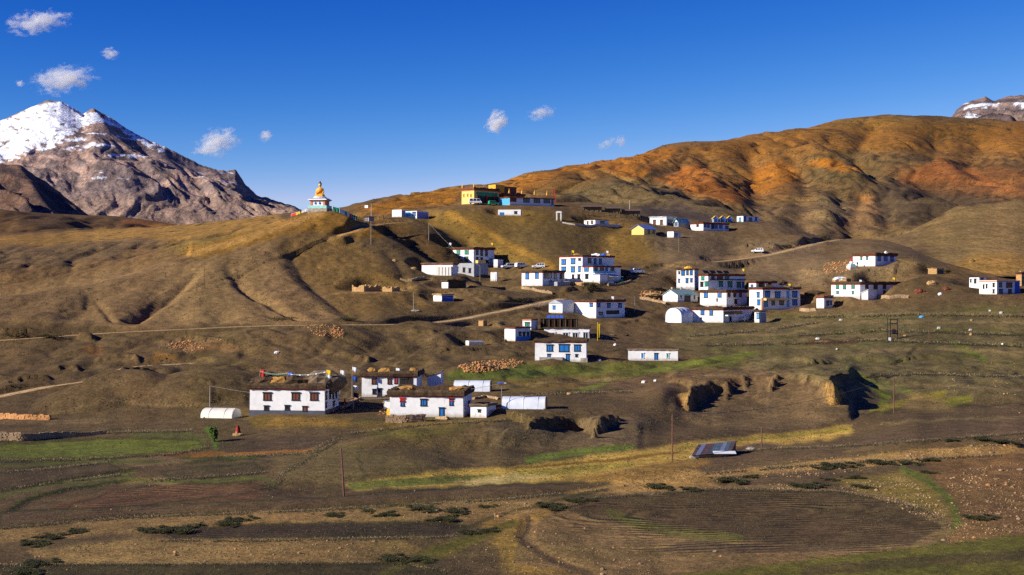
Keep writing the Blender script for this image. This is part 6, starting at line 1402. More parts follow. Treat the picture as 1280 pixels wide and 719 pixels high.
# ------------------------------------------------------------------ flag hung walls by the statue
def flag_wall(pts, h, label, cols, seg=2.2):
    P = np.array([land.hit(u, v, ymin=440) for u, v in pts]); P = resample(P, seg); P[:, 2] = land.z(P[:, 0], P[:, 1])
    o = P[0].copy(); root = thing('railing', o, label, 'railing')
    for i in range(len(P) - 1):
        a, b = P[i] - o, P[i + 1] - o; up = np.array([0, 0, 1.0])
        mb = MB(); mb.tube([a - up * .5, a + up * (h + .1)], .06, 6); mb.build('post', WFRAME, root)
        mb = MB(); mb.tube([a + up * h, b + up * h], .035, 5); mb.build('rail', WFRAME, root)
        vs, fs = [], []
        for k in range(5):
            q = a + (b - a) * (k / 4); s_ = np.array([0, -.12 * (k % 2), 0])
            vs += [tuple(q + up * h), tuple(q + s_ + up * (.12 + .1 * random.random()))]
        fs = [(2 * k, 2 * k + 1, 2 * k + 3, 2 * k + 2) for k in range(4)]
        o2 = MB().add(vs, fs).build('prayer_flag', cols[i % len(cols)], root); sm = o2.modifiers.new('thick', 'SOLIDIFY'); sm.thickness = .02
flag_wall([(364, 266), (372, 264.5), (384, 263.5)], 1.0, 'low railing hung with red and yellow cloth left of the statue', [REDC, YELC, WHTC, REDC, ORANGE])
flag_wall([(416, 263.5), (430, 264.5), (447, 266)], 1.5, 'railing hung with green, white and pink prayer cloths right of the statue', [GRNC, WHTC, GRNC, WHTC, REDC, GRNC, WHTC])
# ------------------------------------------------------------------ poles
def pole(u, v0, v1, label, r=.11, m=POLEW, arms=0, lean=0, lamp=False, ymin=0, cat='utility pole', name='utility_pole', group=None, dish=False):
    p = land.hit(u, v1, ymin=ymin); h = (v1 - v0) / F * p[1]; root = thing(name, p, label, cat, group)
    top = np.array([lean * h, 0, h]); mb = MB(); mb.tube([(0, 0, -1), tuple(top * .5), tuple(top)], [r, r * .85, r * .65], 8); mb.build('shaft', m, root)
    for i in range(arms):
        c = top * (1 - .05 - .09 * i); mb = MB(); mb.cbox(c, np.array([1.1, .25, 0]), np.array([-.02, .09, 0]), np.array([0, 0, .1])); a = mb.build('crossarm', m, root)
        for s_ in (-.45, 0, .45): mb = MB(); mb.lathe(c + np.array([s_, .1 * s_, .05]), [(.04, 0), (.06, .08), (.03, .16)], 6); mb.build('insulator', WHTC, a)
    if lamp:
        mb = MB(); mb.tube([top, top + np.array([.5, -.3, .12])], .04, 5); a = mb.build('lamp_arm', m, root); mb = MB(); mb.cbox(top + np.array([-.2, -.1, .1]), np.array([1.0, 0, .1]), np.array([0, .7, .1]), np.array([0, 0, .06])); mb.build('solar_panel', BLUC, root)
        mb = MB(); mb.cbox(top + np.array([.6, -.35, .1]), np.array([.4, -.1, 0]), np.array([.05, .2, 0]), np.array([0, 0, .08])); mb.build('lamp_head', WFRAME, root)
    if dish: mb = MB(); mb.lathe(top, [(.05, -.2), (.35, 0), (.4, .05)], 10); mb.build('dish', WFRAME, root)
    return p, p + top
PT = {}
PT['a'] = pole(430.5, 561, 621, 'reddish leaning pole at the edge of the green strip in the foreground', lean=-.07, m=mat('red_wood', (.15, .06, .05), .8, .2, 2))
PT['b'] = pole(840.5, 519, 577, 'dark wooden pole left of the metal roof shelter')
PT['c'] = pole(1117.5, 471, 517, 'wooden pole on the bank right of the big earth bluff')
PT['d'] = pole(952, 534, 561, 'short pole with a white foot at the field edge right of the metal roof shelter')
PT['e'] = pole(262.5, 483, 509, 'pole standing behind the low tunnel greenhouse', m=POLEG)
PT['f'] = pole(463.8, 277, 306, 'pale pole on the slope right of the statue', m=POLEG, ymin=380)
PT['g'] = pole(536, 279, 301, 'pale pole on the ridge below the blue and white cabin', m=POLEG, ymin=380)
PT['h'] = pole(517, 366, 389, 'pale pole above the road by the small heap of pale stones', m=POLEG)
PT['i'] = pole(255.5, 334, 361, 'thin dark pole on the triangular spur at the left', r=.07)
PT['j'] = pole(793.5, 371, 391, 'pale pole right of the porch house', m=POLEG)
PT['k'] = pole(627, 480, 512, 'street lamp pole with a small solar panel at the left end of the open greenhouse', m=POLEG, arms=0, lamp=True, cat='street lamp', name='street_lamp', r=.06)
PT['l'] = pole(848.5, 292, 316, 'thin pale pole below the white cube hut', m=POLEG, r=.06, ymin=420)
PT['m'] = pole(600, 333, 353, 'pale pole right of the grey lower storey of the green-windowed house', m=POLEG, r=.08)
PT['n'] = pole(464, 240, 262, 'thin white mast beside the flag railing near the statue', m=WFRAME, r=.07, arms=0, ymin=440, cat='mast', name='mast')
PT['r'] = pole(1109.5, 397, 425, 'dark pole close behind the transformer frame', r=.14, m=DOORD)
PT['o'] = pole(1141, 320, 333, 'thin dark pole right of the mound farmhouse', r=.06, ymin=400)
PT['p'] = pole(1161.5, 397, 430, 'thin pole right of the transformer frame in the fields', r=.07)
PT['q'] = pole(787, 251, 262, 'white post rising over the rust roofed stalls', m=WFRAME, r=.08, arms=0, ymin=480, cat='post', name='post')
def wire(a, b, sag, label):
    mb = MB(); o = np.array(a); P = [np.array(a) + (np.array(b) - np.array(a)) * t - np.array([0, 0, sag * 4 * t * (1 - t)]) - o for t in np.linspace(0, 1, 13)]
    mb.tube(P, .03, 4); ob = mb.build('power_line', POLEG); loose(ob, o); tag(ob, label, 'power line')
wire(PT['c'][1], pt(1330, 462, 262), 1.2, 'slack power line running from the pole by the big bluff to the right edge')
wire(PT['b'][1], PT['c'][1], 1.6, 'power line between the pole by the shelter and the pole by the bluff')
wire(PT['f'][1], PT['g'][1], 1.0, 'power line between the two pale poles below the statue')
# transformer frame
def transformer():
    p = land.hit(1117, 426); px = p[1] / F; root = thing('transformer_frame', p, 'transformer on a two post frame between fences of posts in the fields', 'transformer')
    for x in (-4.2 * px, 4.6 * px): mb = MB(); mb.tube([(x, 0, -.6), (x, 0, 27 * px)], .15, 7); mb.build('post', DOORD, root)
    for z in (26, 21, 8): mb = MB(); mb.cbox((0.2 * px, 0, z * px), (10.5 * px, 0, 0), (0, .16, 0), (0, 0, .22)); mb.build('crossbeam', DOORD, root)
    mb = MB(); mb.cbox((.6 * px, 0, 11 * px), (4.5 * px, 0, 0), (0, .8, 0), (0, 0, 5 * px)); t = mb.build('transformer_tank', BLACK, root)
    for s_ in (-1, 0, 1): mb = MB(); mb.lathe(((.6 + s_ * 1.4) * px, 0, 13.5 * px), [(.07, 0), (.1, .2), (.05, .45)], 6); mb.build('bushing', BROWN, t)
    mb = MB(); mb.cbox((-5.5 * px, -.6, 1.6 * px), (2.6 * px, 0, 0), (0, .4, 0), (0, 0, 4.2 * px)); mb.build('meter_box', WFRAME, root)
    pole(1097.5, 398, 424, 'single thin post left of the transformer frame', r=.08, arms=0, cat='post', name='post')
transformer()
# ------------------------------------------------------------------ cars and vans
def car(u, v, label, turn, m=CARW, L=4.4, van=False, ymin=0, y=None, cat='car'):
    p = land.hit(u, v, ymin=ymin) if y is None else pt(u, v, y); p[2] = float(land.z(p[0], p[1])) if y is None else p[2]
    root = thing('parked_van' if van else 'parked_car', p, label, cat); root.rotation_euler[2] = turn
    w = 1.75; hb, ht = (1.0, 2.1) if van else (.95, 1.72)
    prof = [(-L / 2, .35), (L / 2, .35), (L / 2, .8 if not van else 1.0), (L / 2 - .15, hb - .05), (L / 2 - (1.15 if not van else .35), hb + .05), (L / 2 - (1.75 if not van else .9), ht - .06), (L / 2 - 2.0, ht), (-L / 2 + .55, ht), (-L / 2 + .1, ht - .12), (-L / 2, hb)]
    def ext(mb, pr, y0, y1):
        k = len(pr); mb.add([(x, y0, z) for x, z in pr] + [(x, y1, z) for x, z in pr], [tuple(range(k)), tuple(range(2 * k - 1, k - 1, -1))] + [(i, k + i, k + (i + 1) % k, (i + 1) % k) for i in range(k)])
    mb = MB(); ext(mb, prof, -w / 2, w / 2); o = mb.build('body', m, root); bv = o.modifiers.new('bevel', 'BEVEL'); bv.width = .07; bv.segments = 2
    x1, x0 = L / 2 - (1.5 if not van else .75), -L / 2 + .35
    for s_ in (-1, 1):
        for a, b in ((x0, x0 + (x1 - x0) * .3), (x0 + (x1 - x0) * .34, x0 + (x1 - x0) * .64), (x0 + (x1 - x0) * .68, x1)):
            mb = MB(); ext(mb, [(a, hb + .12), (b, hb + .12), (b - .12, ht - .14), (a + .05, ht - .14)], s_ * w / 2 - .02, s_ * w / 2 + .012); mb.build('side_window', DARK, root)
        for x in (-L / 2 + .8, L / 2 - .85):
            k = 14; mb = MB(); vs = [(x + .36 * math.cos(6.283 * i / k), yy, .36 + .36 * math.sin(6.283 * i / k)) for yy in (s_ * (w / 2 - .16), s_ * (w / 2 + .03)) for i in range(k)]
            mb.add(vs, [tuple(range(k)), tuple(range(2 * k - 1, k - 1, -1))] + [(i, (i + 1) % k, k + (i + 1) % k, k + i) for i in range(k)]); wl_ = mb.build('wheel', TYRE, root)
            mb = MB(); vs = [(x + .2 * math.cos(6.283 * i / k), s_ * (w / 2 + .04), .36 + .2 * math.sin(6.283 * i / k)) for i in range(k)]; mb.add(vs, [tuple(range(k))]); mb.build('rim', WFRAME, wl_)
        mb = MB(); mb.cbox((L / 2 - .02, s_ * .62, .78), (.06, 0, 0), (0, .34, 0), (0, 0, .18)); mb.build('headlight', WFRAME, root)
    mb = MB(); xa, xb = (L / 2 - 1.2, L / 2 - 1.72) if not van else (L / 2 - .36, L / 2 - .88)
    mb.add([(xa + .03, -.75, hb + .12), (xa + .03, .75, hb + .12), (xb + .06, .68, ht - .12), (xb + .06, -.68, ht - .12)], [(0, 1, 2, 3)]); mb.build('windscreen', DARK, root)
yc_ = B['two_win'].C[1] + 14
def shelf_car(u, v, *a, **k): return car(u, v, *a, ymin=B['two_win'].C[1] + 6, **k)
shelf_car(635, 336, 'leftmost white car of the row parked above the two-window house', R(200))
shelf_car(652, 335.5, 'white car with a dark windscreen, second in the row above the two-window house', R(28))
shelf_car(673, 336, 'boxy white car parked rightmost in the row above the two-window house', R(185), L=4.1)
car(594, 255.5, 'white van parked in front of the yellow monastery wall', R(8), van=True, L=5.0, y=B['mon_yel'].C[1] - 4.5, cat='van')
car(617.5, 257, 'green car parked under the monastery portico', R(20), m=GRNC, y=B['mon_yel'].C[1] - 3.5)
car(797, 392 - 49.5, 'white car on the track right of the big guest house', R(30), ymin=380)
car(947, 316.5, 'white car driving on the upper road at the right', R(165), ymin=380)
# ------------------------------------------------------------------ chorten, gate, white wall
def chorten(u, v, hpx, label, ymin=0, cloth=False):
    p = land.hit(u, v, ymin=ymin); k = hpx / F * p[1]; root = thing('chorten', p, label, 'shrine')
    for nm, w, z0, z1, m_ in (('base', .62, -.2, .22, WHITE), ('step', .5, .22, .32, TEAL), ('step', .42, .32, .40, WHITE)):
        mb = MB(); mb.cbox((0, 0, (z0 + z1) / 2 * k), (w * k, w * .35 * k, 0), (-w * .35 * k, w * k, 0), (0, 0, (z1 - z0) * k)); mb.build(nm, m_, root)
    mb = MB(); mb.lathe((0, 0, .40 * k), [(.13 * k, 0), (.2 * k, .12 * k), (.17 * k, .2 * k), (.06 * k, .22 * k)], 12); mb.build('dome', WHITE, root, True)
    mb = MB(); mb.lathe((0, 0, .61 * k), [(.10 * k, 0), (.13 * k, .04 * k), (.02 * k, .3 * k), (.05 * k, .34 * k), (.01 * k, .4 * k)], 10); mb.build('spire', REDC, root)
chorten(1064.5, 336, 14, 'small white and green shrine with a red spire left of the mound farmhouse', ymin=400)
chorten(1202, 330, 4, 'tiny white shrine on the bank below the round hill', ymin=400)
def cairn():
    p = land.hit(297.5, 545); px = p[1] / F; root = thing('cairn', p, 'small stone cairn draped with red cloth in the field', 'cairn')
    mb = MB(); blob(mb, np.array([0., 0., 0.]), 5 * px, 4 * px, 5 * px, .4, 14, 6); mb.build('stone_base', STONE, root)
    for i in range(7): mb = MB(); a = i * .9; blob(mb, np.array([4.6 * px * math.cos(a), -abs(3.4 * px * math.sin(a)), .6 * px]), .35, .3, .3, .4, 7, 4, i); mb.build('stone', MUDB, root)
    mb = MB(); mb.lathe((0, 0, 3.2 * px), [(3.4 * px, 0), (2.8 * px, 2 * px), (2.4 * px, 6 * px), (1.3 * px, 8.6 * px), (.3, 9.4 * px)], 12, 1, .9)
    k = len(mb.v)
    for i in range(k): x, y_, z_ = mb.v[i]; f = 1 + .16 * math.sin(math.atan2(y_, x) * 4 + z_ * 2); mb.v[i] = (x * f, y_ * f, z_)
    mb.build('red_cloth', mat('old_red_cloth', (.28, .025, .015), .9, .25, 3), root, True)
cairn()
def gateway():
    p = land.hit(698.5, 276.5, ymin=460); px = p[1] / F; root = thing('gateway', p, 'free standing white gateway on the slope right of the monastery', 'gate')
    for x in (-2.6, 2.6): mb = MB(); mb.cbox((x * px, 0, 4.2 * px), (1.5 * px, 0, 0), (0, .7, 0), (0, 0, 11.4 * px)); mb.build('pillar', WHITE, root)
    mb = MB(); mb.cbox((0, 0, 10.4 * px), (7.6 * px, 0, 0), (0, .9, 0), (0, 0, 1.2 * px)); mb.build('lintel', WHITE, root)
    mb = MB(); mb.cbox((0, 0, 11.4 * px), (5.6 * px, 0, 0), (0, .7, 0), (0, 0, .9 * px)); mb.build('cap', WHITE, root)
gateway()
def wall_line(pts, hpx, th, label, m, name='wall', cat='wall', cap=None, ymin=0, rough=0.0, step=1.2):
    P = np.array([land.hit(u, v, ymin=ymin) for u, v in pts]); P = resample(P, step); P[:, 2] = land.z(P[:, 0], P[:, 1]); o = P[0].copy(); px = P[:, 1].mean() / F
    root = thing(name, o, label, cat); n = len(P); vs = []
    d = np.gradient(P[:, :2], axis=0); d /= np.linalg.norm(d, axis=1)[:, None] + 1e-9
    for i in range(n):
        nn = np.array([-d[i, 1], d[i, 0], 0]); h = (hpx[0] + (hpx[1] - hpx[0]) * i / (n - 1)) * px * (1 + random.uniform(-rough, rough)); a = P[i] - o
        vs += [tuple(a - np.array([0, 0, 1])), tuple(a + np.array([0, 0, h])), tuple(a + nn * th + np.array([0, 0, h])), tuple(a + nn * th - np.array([0, 0, 1]))]
    MB().add(vs, [(i * 4 + q, i * 4 + (q + 1) % 4, (i + 1) * 4 + (q + 1) % 4, (i + 1) * 4 + q) for i in range(n - 1) for q in range(4)] + [(3, 2, 1, 0), tuple((n - 1) * 4 + q for q in range(4))]).build('wall_body', m, root)
    return root, P - o, px
wall_line([(703, 279.5), (718, 282.5), (735, 284), (775, 284.5)], (1.5, 4), .4, 'long low white boundary wall curving below the pinkish hut', WHITE, ymin=460)
def stone_wall(pts, hpx, label, m=STONE, th=.7, ymin=0):
    root, P, px = wall_line(pts, hpx, th, label, m, 'stone_wall', 'wall', rough=.12, ymin=ymin, step=.8)
    mb = MB(); d = P[-1] - P[0]; 
    for i in range(len(P) - 1):
        a, b = P[i], P[i + 1]; L_ = np.linalg.norm(b - a); h = (hpx[0] + (hpx[1] - hpx[0]) * i / len(P)) * px; t = (b - a) / L_; nn = np.array([t[1], -t[0], 0])
        z = -.1
        while z < h:
            hs = random.uniform(.16, .3); x = 0
            while x < L_:
                ws = random.uniform(.25, .55); c = a + t * (x + ws / 2) + nn * random.uniform(0.0, .10); c[2] += z + hs / 2
                mb.cbox(c, t * (ws * .92), nn * random.uniform(.25, .4), np.array([0, 0, hs * .9])); x += ws
            z += hs
    o = mb.build('stone_facing', m, root); o['kind'] = 'stuff'
stone_wall([(0, 524.5), (30, 525), (61, 525.5)], (6, 5), 'sunlit dry stone wall at the left edge, the upper of two', STONEO)
stone_wall([(-20, 551), (30, 552), (70, 548), (132, 543)], (11, 3), 'long dark dry stone terrace wall at the left edge above the green field', STONE)
stone_wall([(482, 528.5), (505, 529), (531, 527)], (8, 8), 'rough stone yard wall in front of the long farmhouse', STONE)
stone_wall([(545, 524), (558, 525)], (3, 3), 'short low stone wall beside the blue door of the long farmhouse', STONE)
# yellow covered haystack in the yard
heap(493.5, 519, 21, 8.5, 'bright yellow haystack behind the stone yard wall of the long farmhouse', 'haystack', HAY if False else mat('fresh_hay', (.72, .36, .02), .95, .25, 3, .6), name='haystack')
heap(632, 428, 4, 3, 'brown brush bundle left of the annexe', 'brush pile', STRAW, name='brush_pile')
# tents
for i, u in enumerate((894.5, 903.5, 912.5)):
    p = land.hit(u, 278.5, ymin=480); px = p[1] / F; root = thing('cabin_tent', p, ['leftmost of the three yellow topped blue tents near the far white house', 'middle one of the three yellow topped blue tents near the far white house', 'yellow topped blue tent next to the far white house'][i], 'tent')
    w, h_, d = 3.4 * px, 8 * px, 4.0
    mb = MB(); mb.add([(-w, 0, 0), (w, 0, 0), (w, 0, h_ * .62), (0, 0, h_), (-w, 0, h_ * .62), (-w, d, 0), (w, d, 0), (w, d, h_ * .62), (0, d, h_), (-w, d, h_ * .62)], [(0, 1, 2, 3, 4), (9, 8, 7, 6, 5), (0, 5, 6, 1), (1, 6, 7, 2), (4, 9, 5, 0)]); mb.build('tent_body', BLUC, root)
    mb = MB(); o = .25; mb.add([(-w - o, -o, h_ * .58), (0, -o, h_ + .12), (w + o, -o, h_ * .58), (-w - o, d + o, h_ * .58), (0, d + o, h_ + .12), (w + o, d + o, h_ * .58)], [(0, 1, 4, 3), (1, 2, 5, 4)]); r_ = mb.build('fly_sheet', YELC if i else YELC, root); r_.modifiers.new('t', 'SOLIDIFY').thickness = .06
    mb = MB(); mb.cbox((-w * .95, -.05, h_ * .3), (.5, 0, 0), (0, .1, 0), (0, 0, h_ * .6)); mb.build('door_flap', WHTC, root)
    mb = MB(); mb.cbox((0, -.05, h_ * .28), (w * .7, 0, 0), (0, .06, 0), (0, 0, h_ * .5)); mb.build('doorway', DARK, root)
# rust roofed stalls and a paling fence along the terrace
for i, (ua, ub, v, t_) in enumerate(((728, 752, 265, 'leftmost'), (757, 775, 267, 'middle'), (778, 800, 270, 'rightmost'))):
    p = land.hit((ua + ub) / 2, v, ymin=480); px = p[1] / F; w = (ub - ua) * px; root = thing('stall', p, f'{t_} of the three low rust roofed stalls above the white boundary wall', 'stall')
    mb = MB(); mb.cbox((0, 2, .5), (w, 0, 0), (0, 3, 0), (0, 0, 3)); mb.build('stall_wall', MUD, root)
    mb = MB(); mb.cbox((0, 1.6, 2.25), (w + .6, 0, 0), (0, 4.4, .7), (0, 0, .16)); mb.build('roof', RUST, root)
    for k in range(5): mb = MB(); mb.cbox((-w / 2 + w * k / 4, .1, .6), (.16, 0, 0), (0, .16, 0), (0, 0, 3)); mb.build('post', DOORD, root)
def fence(pts, h, label, step, ymin=0, m=DOORD):
    P = np.array([land.hit(u, v, ymin=ymin) for u, v in pts]); P = resample(P, step); P[:, 2] = land.z(P[:, 0], P[:, 1]); o = P[0].copy(); root = thing('fence', o, label, 'fence')
    for a in P: a = a - o; mb = MB(); mb.tube([a - np.array([0, 0, .5]), a + np.array([random.uniform(-.1, .1), 0, h * random.uniform(.8, 1.15)])], [.13, .08], 5); mb.build('fence_post', m, root)
    for z in (.45, .8): mb = MB(); mb.tube([a - o + np.array([0, 0, h * z]) for a in P], .03, 4); mb.build('rail', m, root)
fence([(722, 268), (760, 272), (800, 276), (815, 277)], 1.7, 'long dark post fence running below the rust roofed stalls', 2.2, ymin=470)
fence([(448, 266.5), (465, 270), (480, 275)], 1.6, 'dark post fence stepping down right of the prayer cloth railing', 2.4, ymin=440)
# mast tower near the monastery
p = land.hit(692, 248, ymin=500); mb_root = thing('mast', p, 'red lattice mast at the right end of the monastery', 'mast')
for sx, sy in ((-1, -1), (1, -1), (1, 1), (-1, 1)): mb = MB(); mb.tube([(sx * .9, sy * .9, -1), (sx * .35, sy * .35, 6.2)], .07, 5); mb.build('leg', REDC, mb_root)
for z in (.6, 2.2, 3.8, 5.4): s_ = .9 - .55 * (z + 1) / 7.2; mb = MB(); mb.tube([(-s_, -s_, z), (s_, -s_, z), (s_, s_, z), (-s_, s_, z), (-s_, -s_, z)], .05, 4); mb.build('brace', REDC, mb_root)
# metal roof shelter
def shelter():
    p = land.hit(864, 574); px = p[1] / F; root = thing('shelter', p, 'low shelter roofed with rusty and blue grey corrugated sheets at the field edge', 'shelter')
    e0, e1 = np.array([0, 0, .4]), np.array([52 * px, 1.2, .75]); back = np.array([19 * px, 9.0, .42])
    n = 9; x = (e1 - e0) / n; 
    for i in range(n):
        mb = MB(); a = e0 + x * i; K_ = 8; nrm = np.array([0, -.1, 1]); vs = []
        for r_ in (0, 1):
            for k in range(K_ + 1): q = a + x * (k / K_ * 1.03) + back * r_ * (1 + .02 * (i % 3)) + nrm * (.05 * (k % 2) + .012 * (i % 2)); vs += [tuple(q), tuple(q - nrm * .03)]
        f = []
        for k in range(K_): a0, b0 = 2 * k, 2 * (K_ + 1) + 2 * k; f += [(a0, a0 + 2, b0 + 2, b0), (a0 + 1, b0 + 1, b0 + 3, a0 + 3)]
        f += [(0, 1, 3, 2)]; mb.add(vs, f); mb.build('roof_sheet', (RUST, TIN, RUST, RUST, TEALT, TEALT, TIN, TEALT, RUST)[i], root)
    mb = MB(); fr = e0 + back; mb.add([e1 + back, e1, e1 * [1, 1, 0] - [0, 0, .5], (e1 + back) * [1, 1, 0] - [0, 0, .5]], [(0, 1, 2, 3)]); mb.build('end_wall', DOORD, root).modifiers.new('t', 'SOLIDIFY').thickness = .2
    for t0, t1, m_ in ((-.02, .2, WHITE), (.2, .72, STONE), (.72, 1, STONE)): mb = MB(); mb.box(e0 + (e1 - e0) * t0 + np.array([0, .3, -2.2]), (e1 - e0) * (t1 - t0), np.array([0, .5, 0]), np.array([0, 0, 2.1])); mb.build('front_wall', m_, root)
    mb = MB(); mb.box(back + np.array([0, 0, -2.0]), (e1 - e0) * .98, np.array([0, .4, 0]), np.array([0, 0, 2.6])); mb.build('back_wall', STONE, root)
    mb = MB(); mb.cbox(e0 + (e1 - e0) * .72 + np.array([.5, -.5, .15]), (3.0, 0, 0), (0, 1.0, .2), (0, 0, .08)); mb.build('loose_sheet', WFRAME, root)
shelter()
heap(938, 562, 12, 2.5, 'pile of pale stones right of the metal roof shelter', 'stone pile', GREYST, name='stone_pile')
DULL = mat('faded_cloth', (.22, .24, .2), .9, .3, 3)
# prayer flags and gear on the nearest farmhouse roof
b = B['big']
def rp(u, fy): w = b.along(u, b.t1); return b.C + b.t1 * w + b.t2 * (b.w2 * fy) + b.up * (b.h + .5)
def flagpole(base, hpx, label, cols, m=POLEG):
    px = base[1] / F; root = thing('flag_pole', base, label, 'flag pole'); h = hpx * px
    mb = MB(); mb.tube([(0, 0, -.4), (0.05, 0, h)], [.07, .04], 6); mb.build('shaft', m, root)
    for i, c_ in enumerate(cols):
        z = h * (1 - .3 * i); k = 4; vs = []
        for j in range(k + 1): vs += [(.05 + .22 * j, .1 * math.sin(j * 1.7 + i), z - .05 * j), (.05 + .22 * j, .1 * math.sin(j * 1.7 + i), z - .75 - .09 * j)]
        o = MB().add(vs, [(2 * j, 2 * j + 1, 2 * j + 3, 2 * j + 2) for j in range(k)]).build('flag', c_, root, True); o.modifiers.new('t', 'SOLIDIFY').thickness = .02
A1 = rp(318, .3); A2 = rp(353.5, .3); A3 = rp(402, .3)
flagpole(A1, 19, 'pole with a red cloth at the left end of the nearest farmhouse roof', [REDC, REDC]); flagpole(A2, 16, 'pole with a blue flag in the middle of the nearest farmhouse roof', [BLUC, BLACK]); flagpole(A3, 19, 'pole with a pale flag at the right end of the nearest farmhouse roof', [YELC, WHTC]); flagpole(rp(381, .5), 12, 'short pole with white cloth on the nearest farmhouse roof', [WHTC, WHTC])
def flag_line(a, c, label, cols, n):
    o = np.array(a); root = thing('prayer_flag_line', o, label, 'prayer flags'); d = np.array(c) - o; pts = [d * t - np.array([0, 0, .35 * 4 * t * (1 - t)]) for t in np.linspace(0, 1, n + 1)]
    mb = MB(); mb.tube(pts, .02, 4); mb.build('cord', WFRAME, root)
    for i in range(n):
        q0, q1 = pts[i], pts[i] + (pts[i + 1] - pts[i]) * .75; dn = np.array([0, -.05, -.16])
        ob = MB().add([q0, q1, q1 + dn, q0 + dn], [(0, 1, 2, 3)]).build('flag', cols[i % len(cols)], root); ob.modifiers.new('t', 'SOLIDIFY').thickness = .015
px = b.px
flag_line(A1 + [0, 0, 17 * px], A2 + [0, 0, 15 * px], 'green cord of prayer flags over the left half of the nearest farmhouse roof', [GRNC, DULL, GRNC, DULL], 14)
flag_line(A2 + [0, 0, 14 * px], A3 + [0, 0, 17 * px], 'pale cord of prayer flags over the right half of the nearest farmhouse roof', [DULL, WHTC, DULL], 14)
for i, (u, fy, w_, h_, m_, lab) in enumerate(((327, .4, 22, 5, STRAW, 'dark brush pile at the left of the nearest farmhouse roof'), (343, .35, 16, 4, HAY, 'golden straw pile on the nearest farmhouse roof'), (362, .4, 22, 5, STRAW, 'dark brown brush pile in the middle of the nearest farmhouse roof'), (395, .45, 28, 8, MUD, 'broad brown brush mound at the right of the nearest farmhouse roof'))):
    q = rp(u, fy) + [0, 0, .3]; heap(u, 0, w_, h_, lab, 'straw heap' if m_ is HAY else 'roof pile', m_, name='straw_heap' if m_ is HAY else 'roof_pile').location = Vector(q)
for i, (u, v, v0, lab, cs) in enumerate(((425, 487, 463, 'flag pole with white and yellow flags just right of the nearest farmhouse', [WHTC, YELC]), (440, 492, 459, 'flag pole with a blue flag right of the nearest farmhouse, the farther one', [WHTC, BLUC]), (441.5, 506, 482, 'flag pole with a dark furled cloth standing in the yard', [WHTC, BLACK]))):
    p = land.hit(u, v + 6); flagpole(p, v + 6 - v0, lab, cs)
p = land.hit(747, 426.5); root = thing('prayer_pole', p, 'tall yellow prayer banner pole right of the grey white house', 'flag pole'); px = p[1] / F
mb = MB(); mb.tube([(0, 0, -.5), (0, 0, 23 * px)], .08, 6); mb.build('shaft', YELC, root)
mb = MB(); mb.add([(.1, 0, 3 * px), (.1 + 2 * px, .1, 4 * px), (.1 + 2.2 * px, 0, 19 * px), (.1 + 3 * px, .1, 21 * px), (.1, 0, 21 * px)], [(0, 1, 2, 3, 4)]); mb.build('banner', YELC, root).modifiers.new('t', 'SOLIDIFY').thickness = .05
for key, fx, fy, hp, lab, cs in (('green_win', .9, .1, 9, 'thin flag pole at the left corner of the green-windowed roof', [WHTC]), ('green_win', .05, .9, 9, 'thin flag pole at the right corner of the green-windowed roof', [YELC]), ('tower', .6, .1, 8, 'thin flag pole on the left of the big guest house roof', [YELC]), ('tower', .02, .75, 8, 'thin flag pole on the right of the big guest house roof', [WHTC]),
                          ('tri_b', .1, .95, 9, 'yellow flag pole on the right of the eastern cluster roofs', [YELC]), ('far_low', .05, .75, 9, 'yellow flag pole on the right half of the long green-windowed farmhouse', [YELC]), ('far_low', .5, .3, 6, 'short flag pole on the left half of the long green-windowed farmhouse', [WHTC]), ('straw_top', .45, .6, 9, 'thin flag pole on the roof of the veranda farmhouse', [WHTC]), ('porch_house', .1, .6, 7, 'thin flag pole on the porch house roof', [WHTC]), ('twin', .2, .75, 7, 'thin flag pole on the wooden balcony guest house', [YELC])):
    b_ = B[key]; flagpole(b_.C + b_.t1 * b_.w1 * fx + b_.t2 * b_.w2 * fy + b_.up * b_.h, hp, lab, cs)
heap(773, 350, 9, 16, 'bundle of pale prayer flags at the right corner of the big guest house', 'prayer flags', mat('pale_flags', (.25, .42, .5), .9, .3, 3), name='prayer_flag_bundle').scale = (.6, .6, 1)
heap(777, 353.5, 7, 4, 'green sheet at the right foot of the big guest house', 'tarpaulin', GRNC, name='tarpaulin')
heap(763.5, 355, 8, 3.5, 'white stacked sacks below the awning of the big guest house', 'sacks', WHTC, name='sacks')
PALE = mat('pale_sacking', (.45, .42, .37), .9, .2, 3)
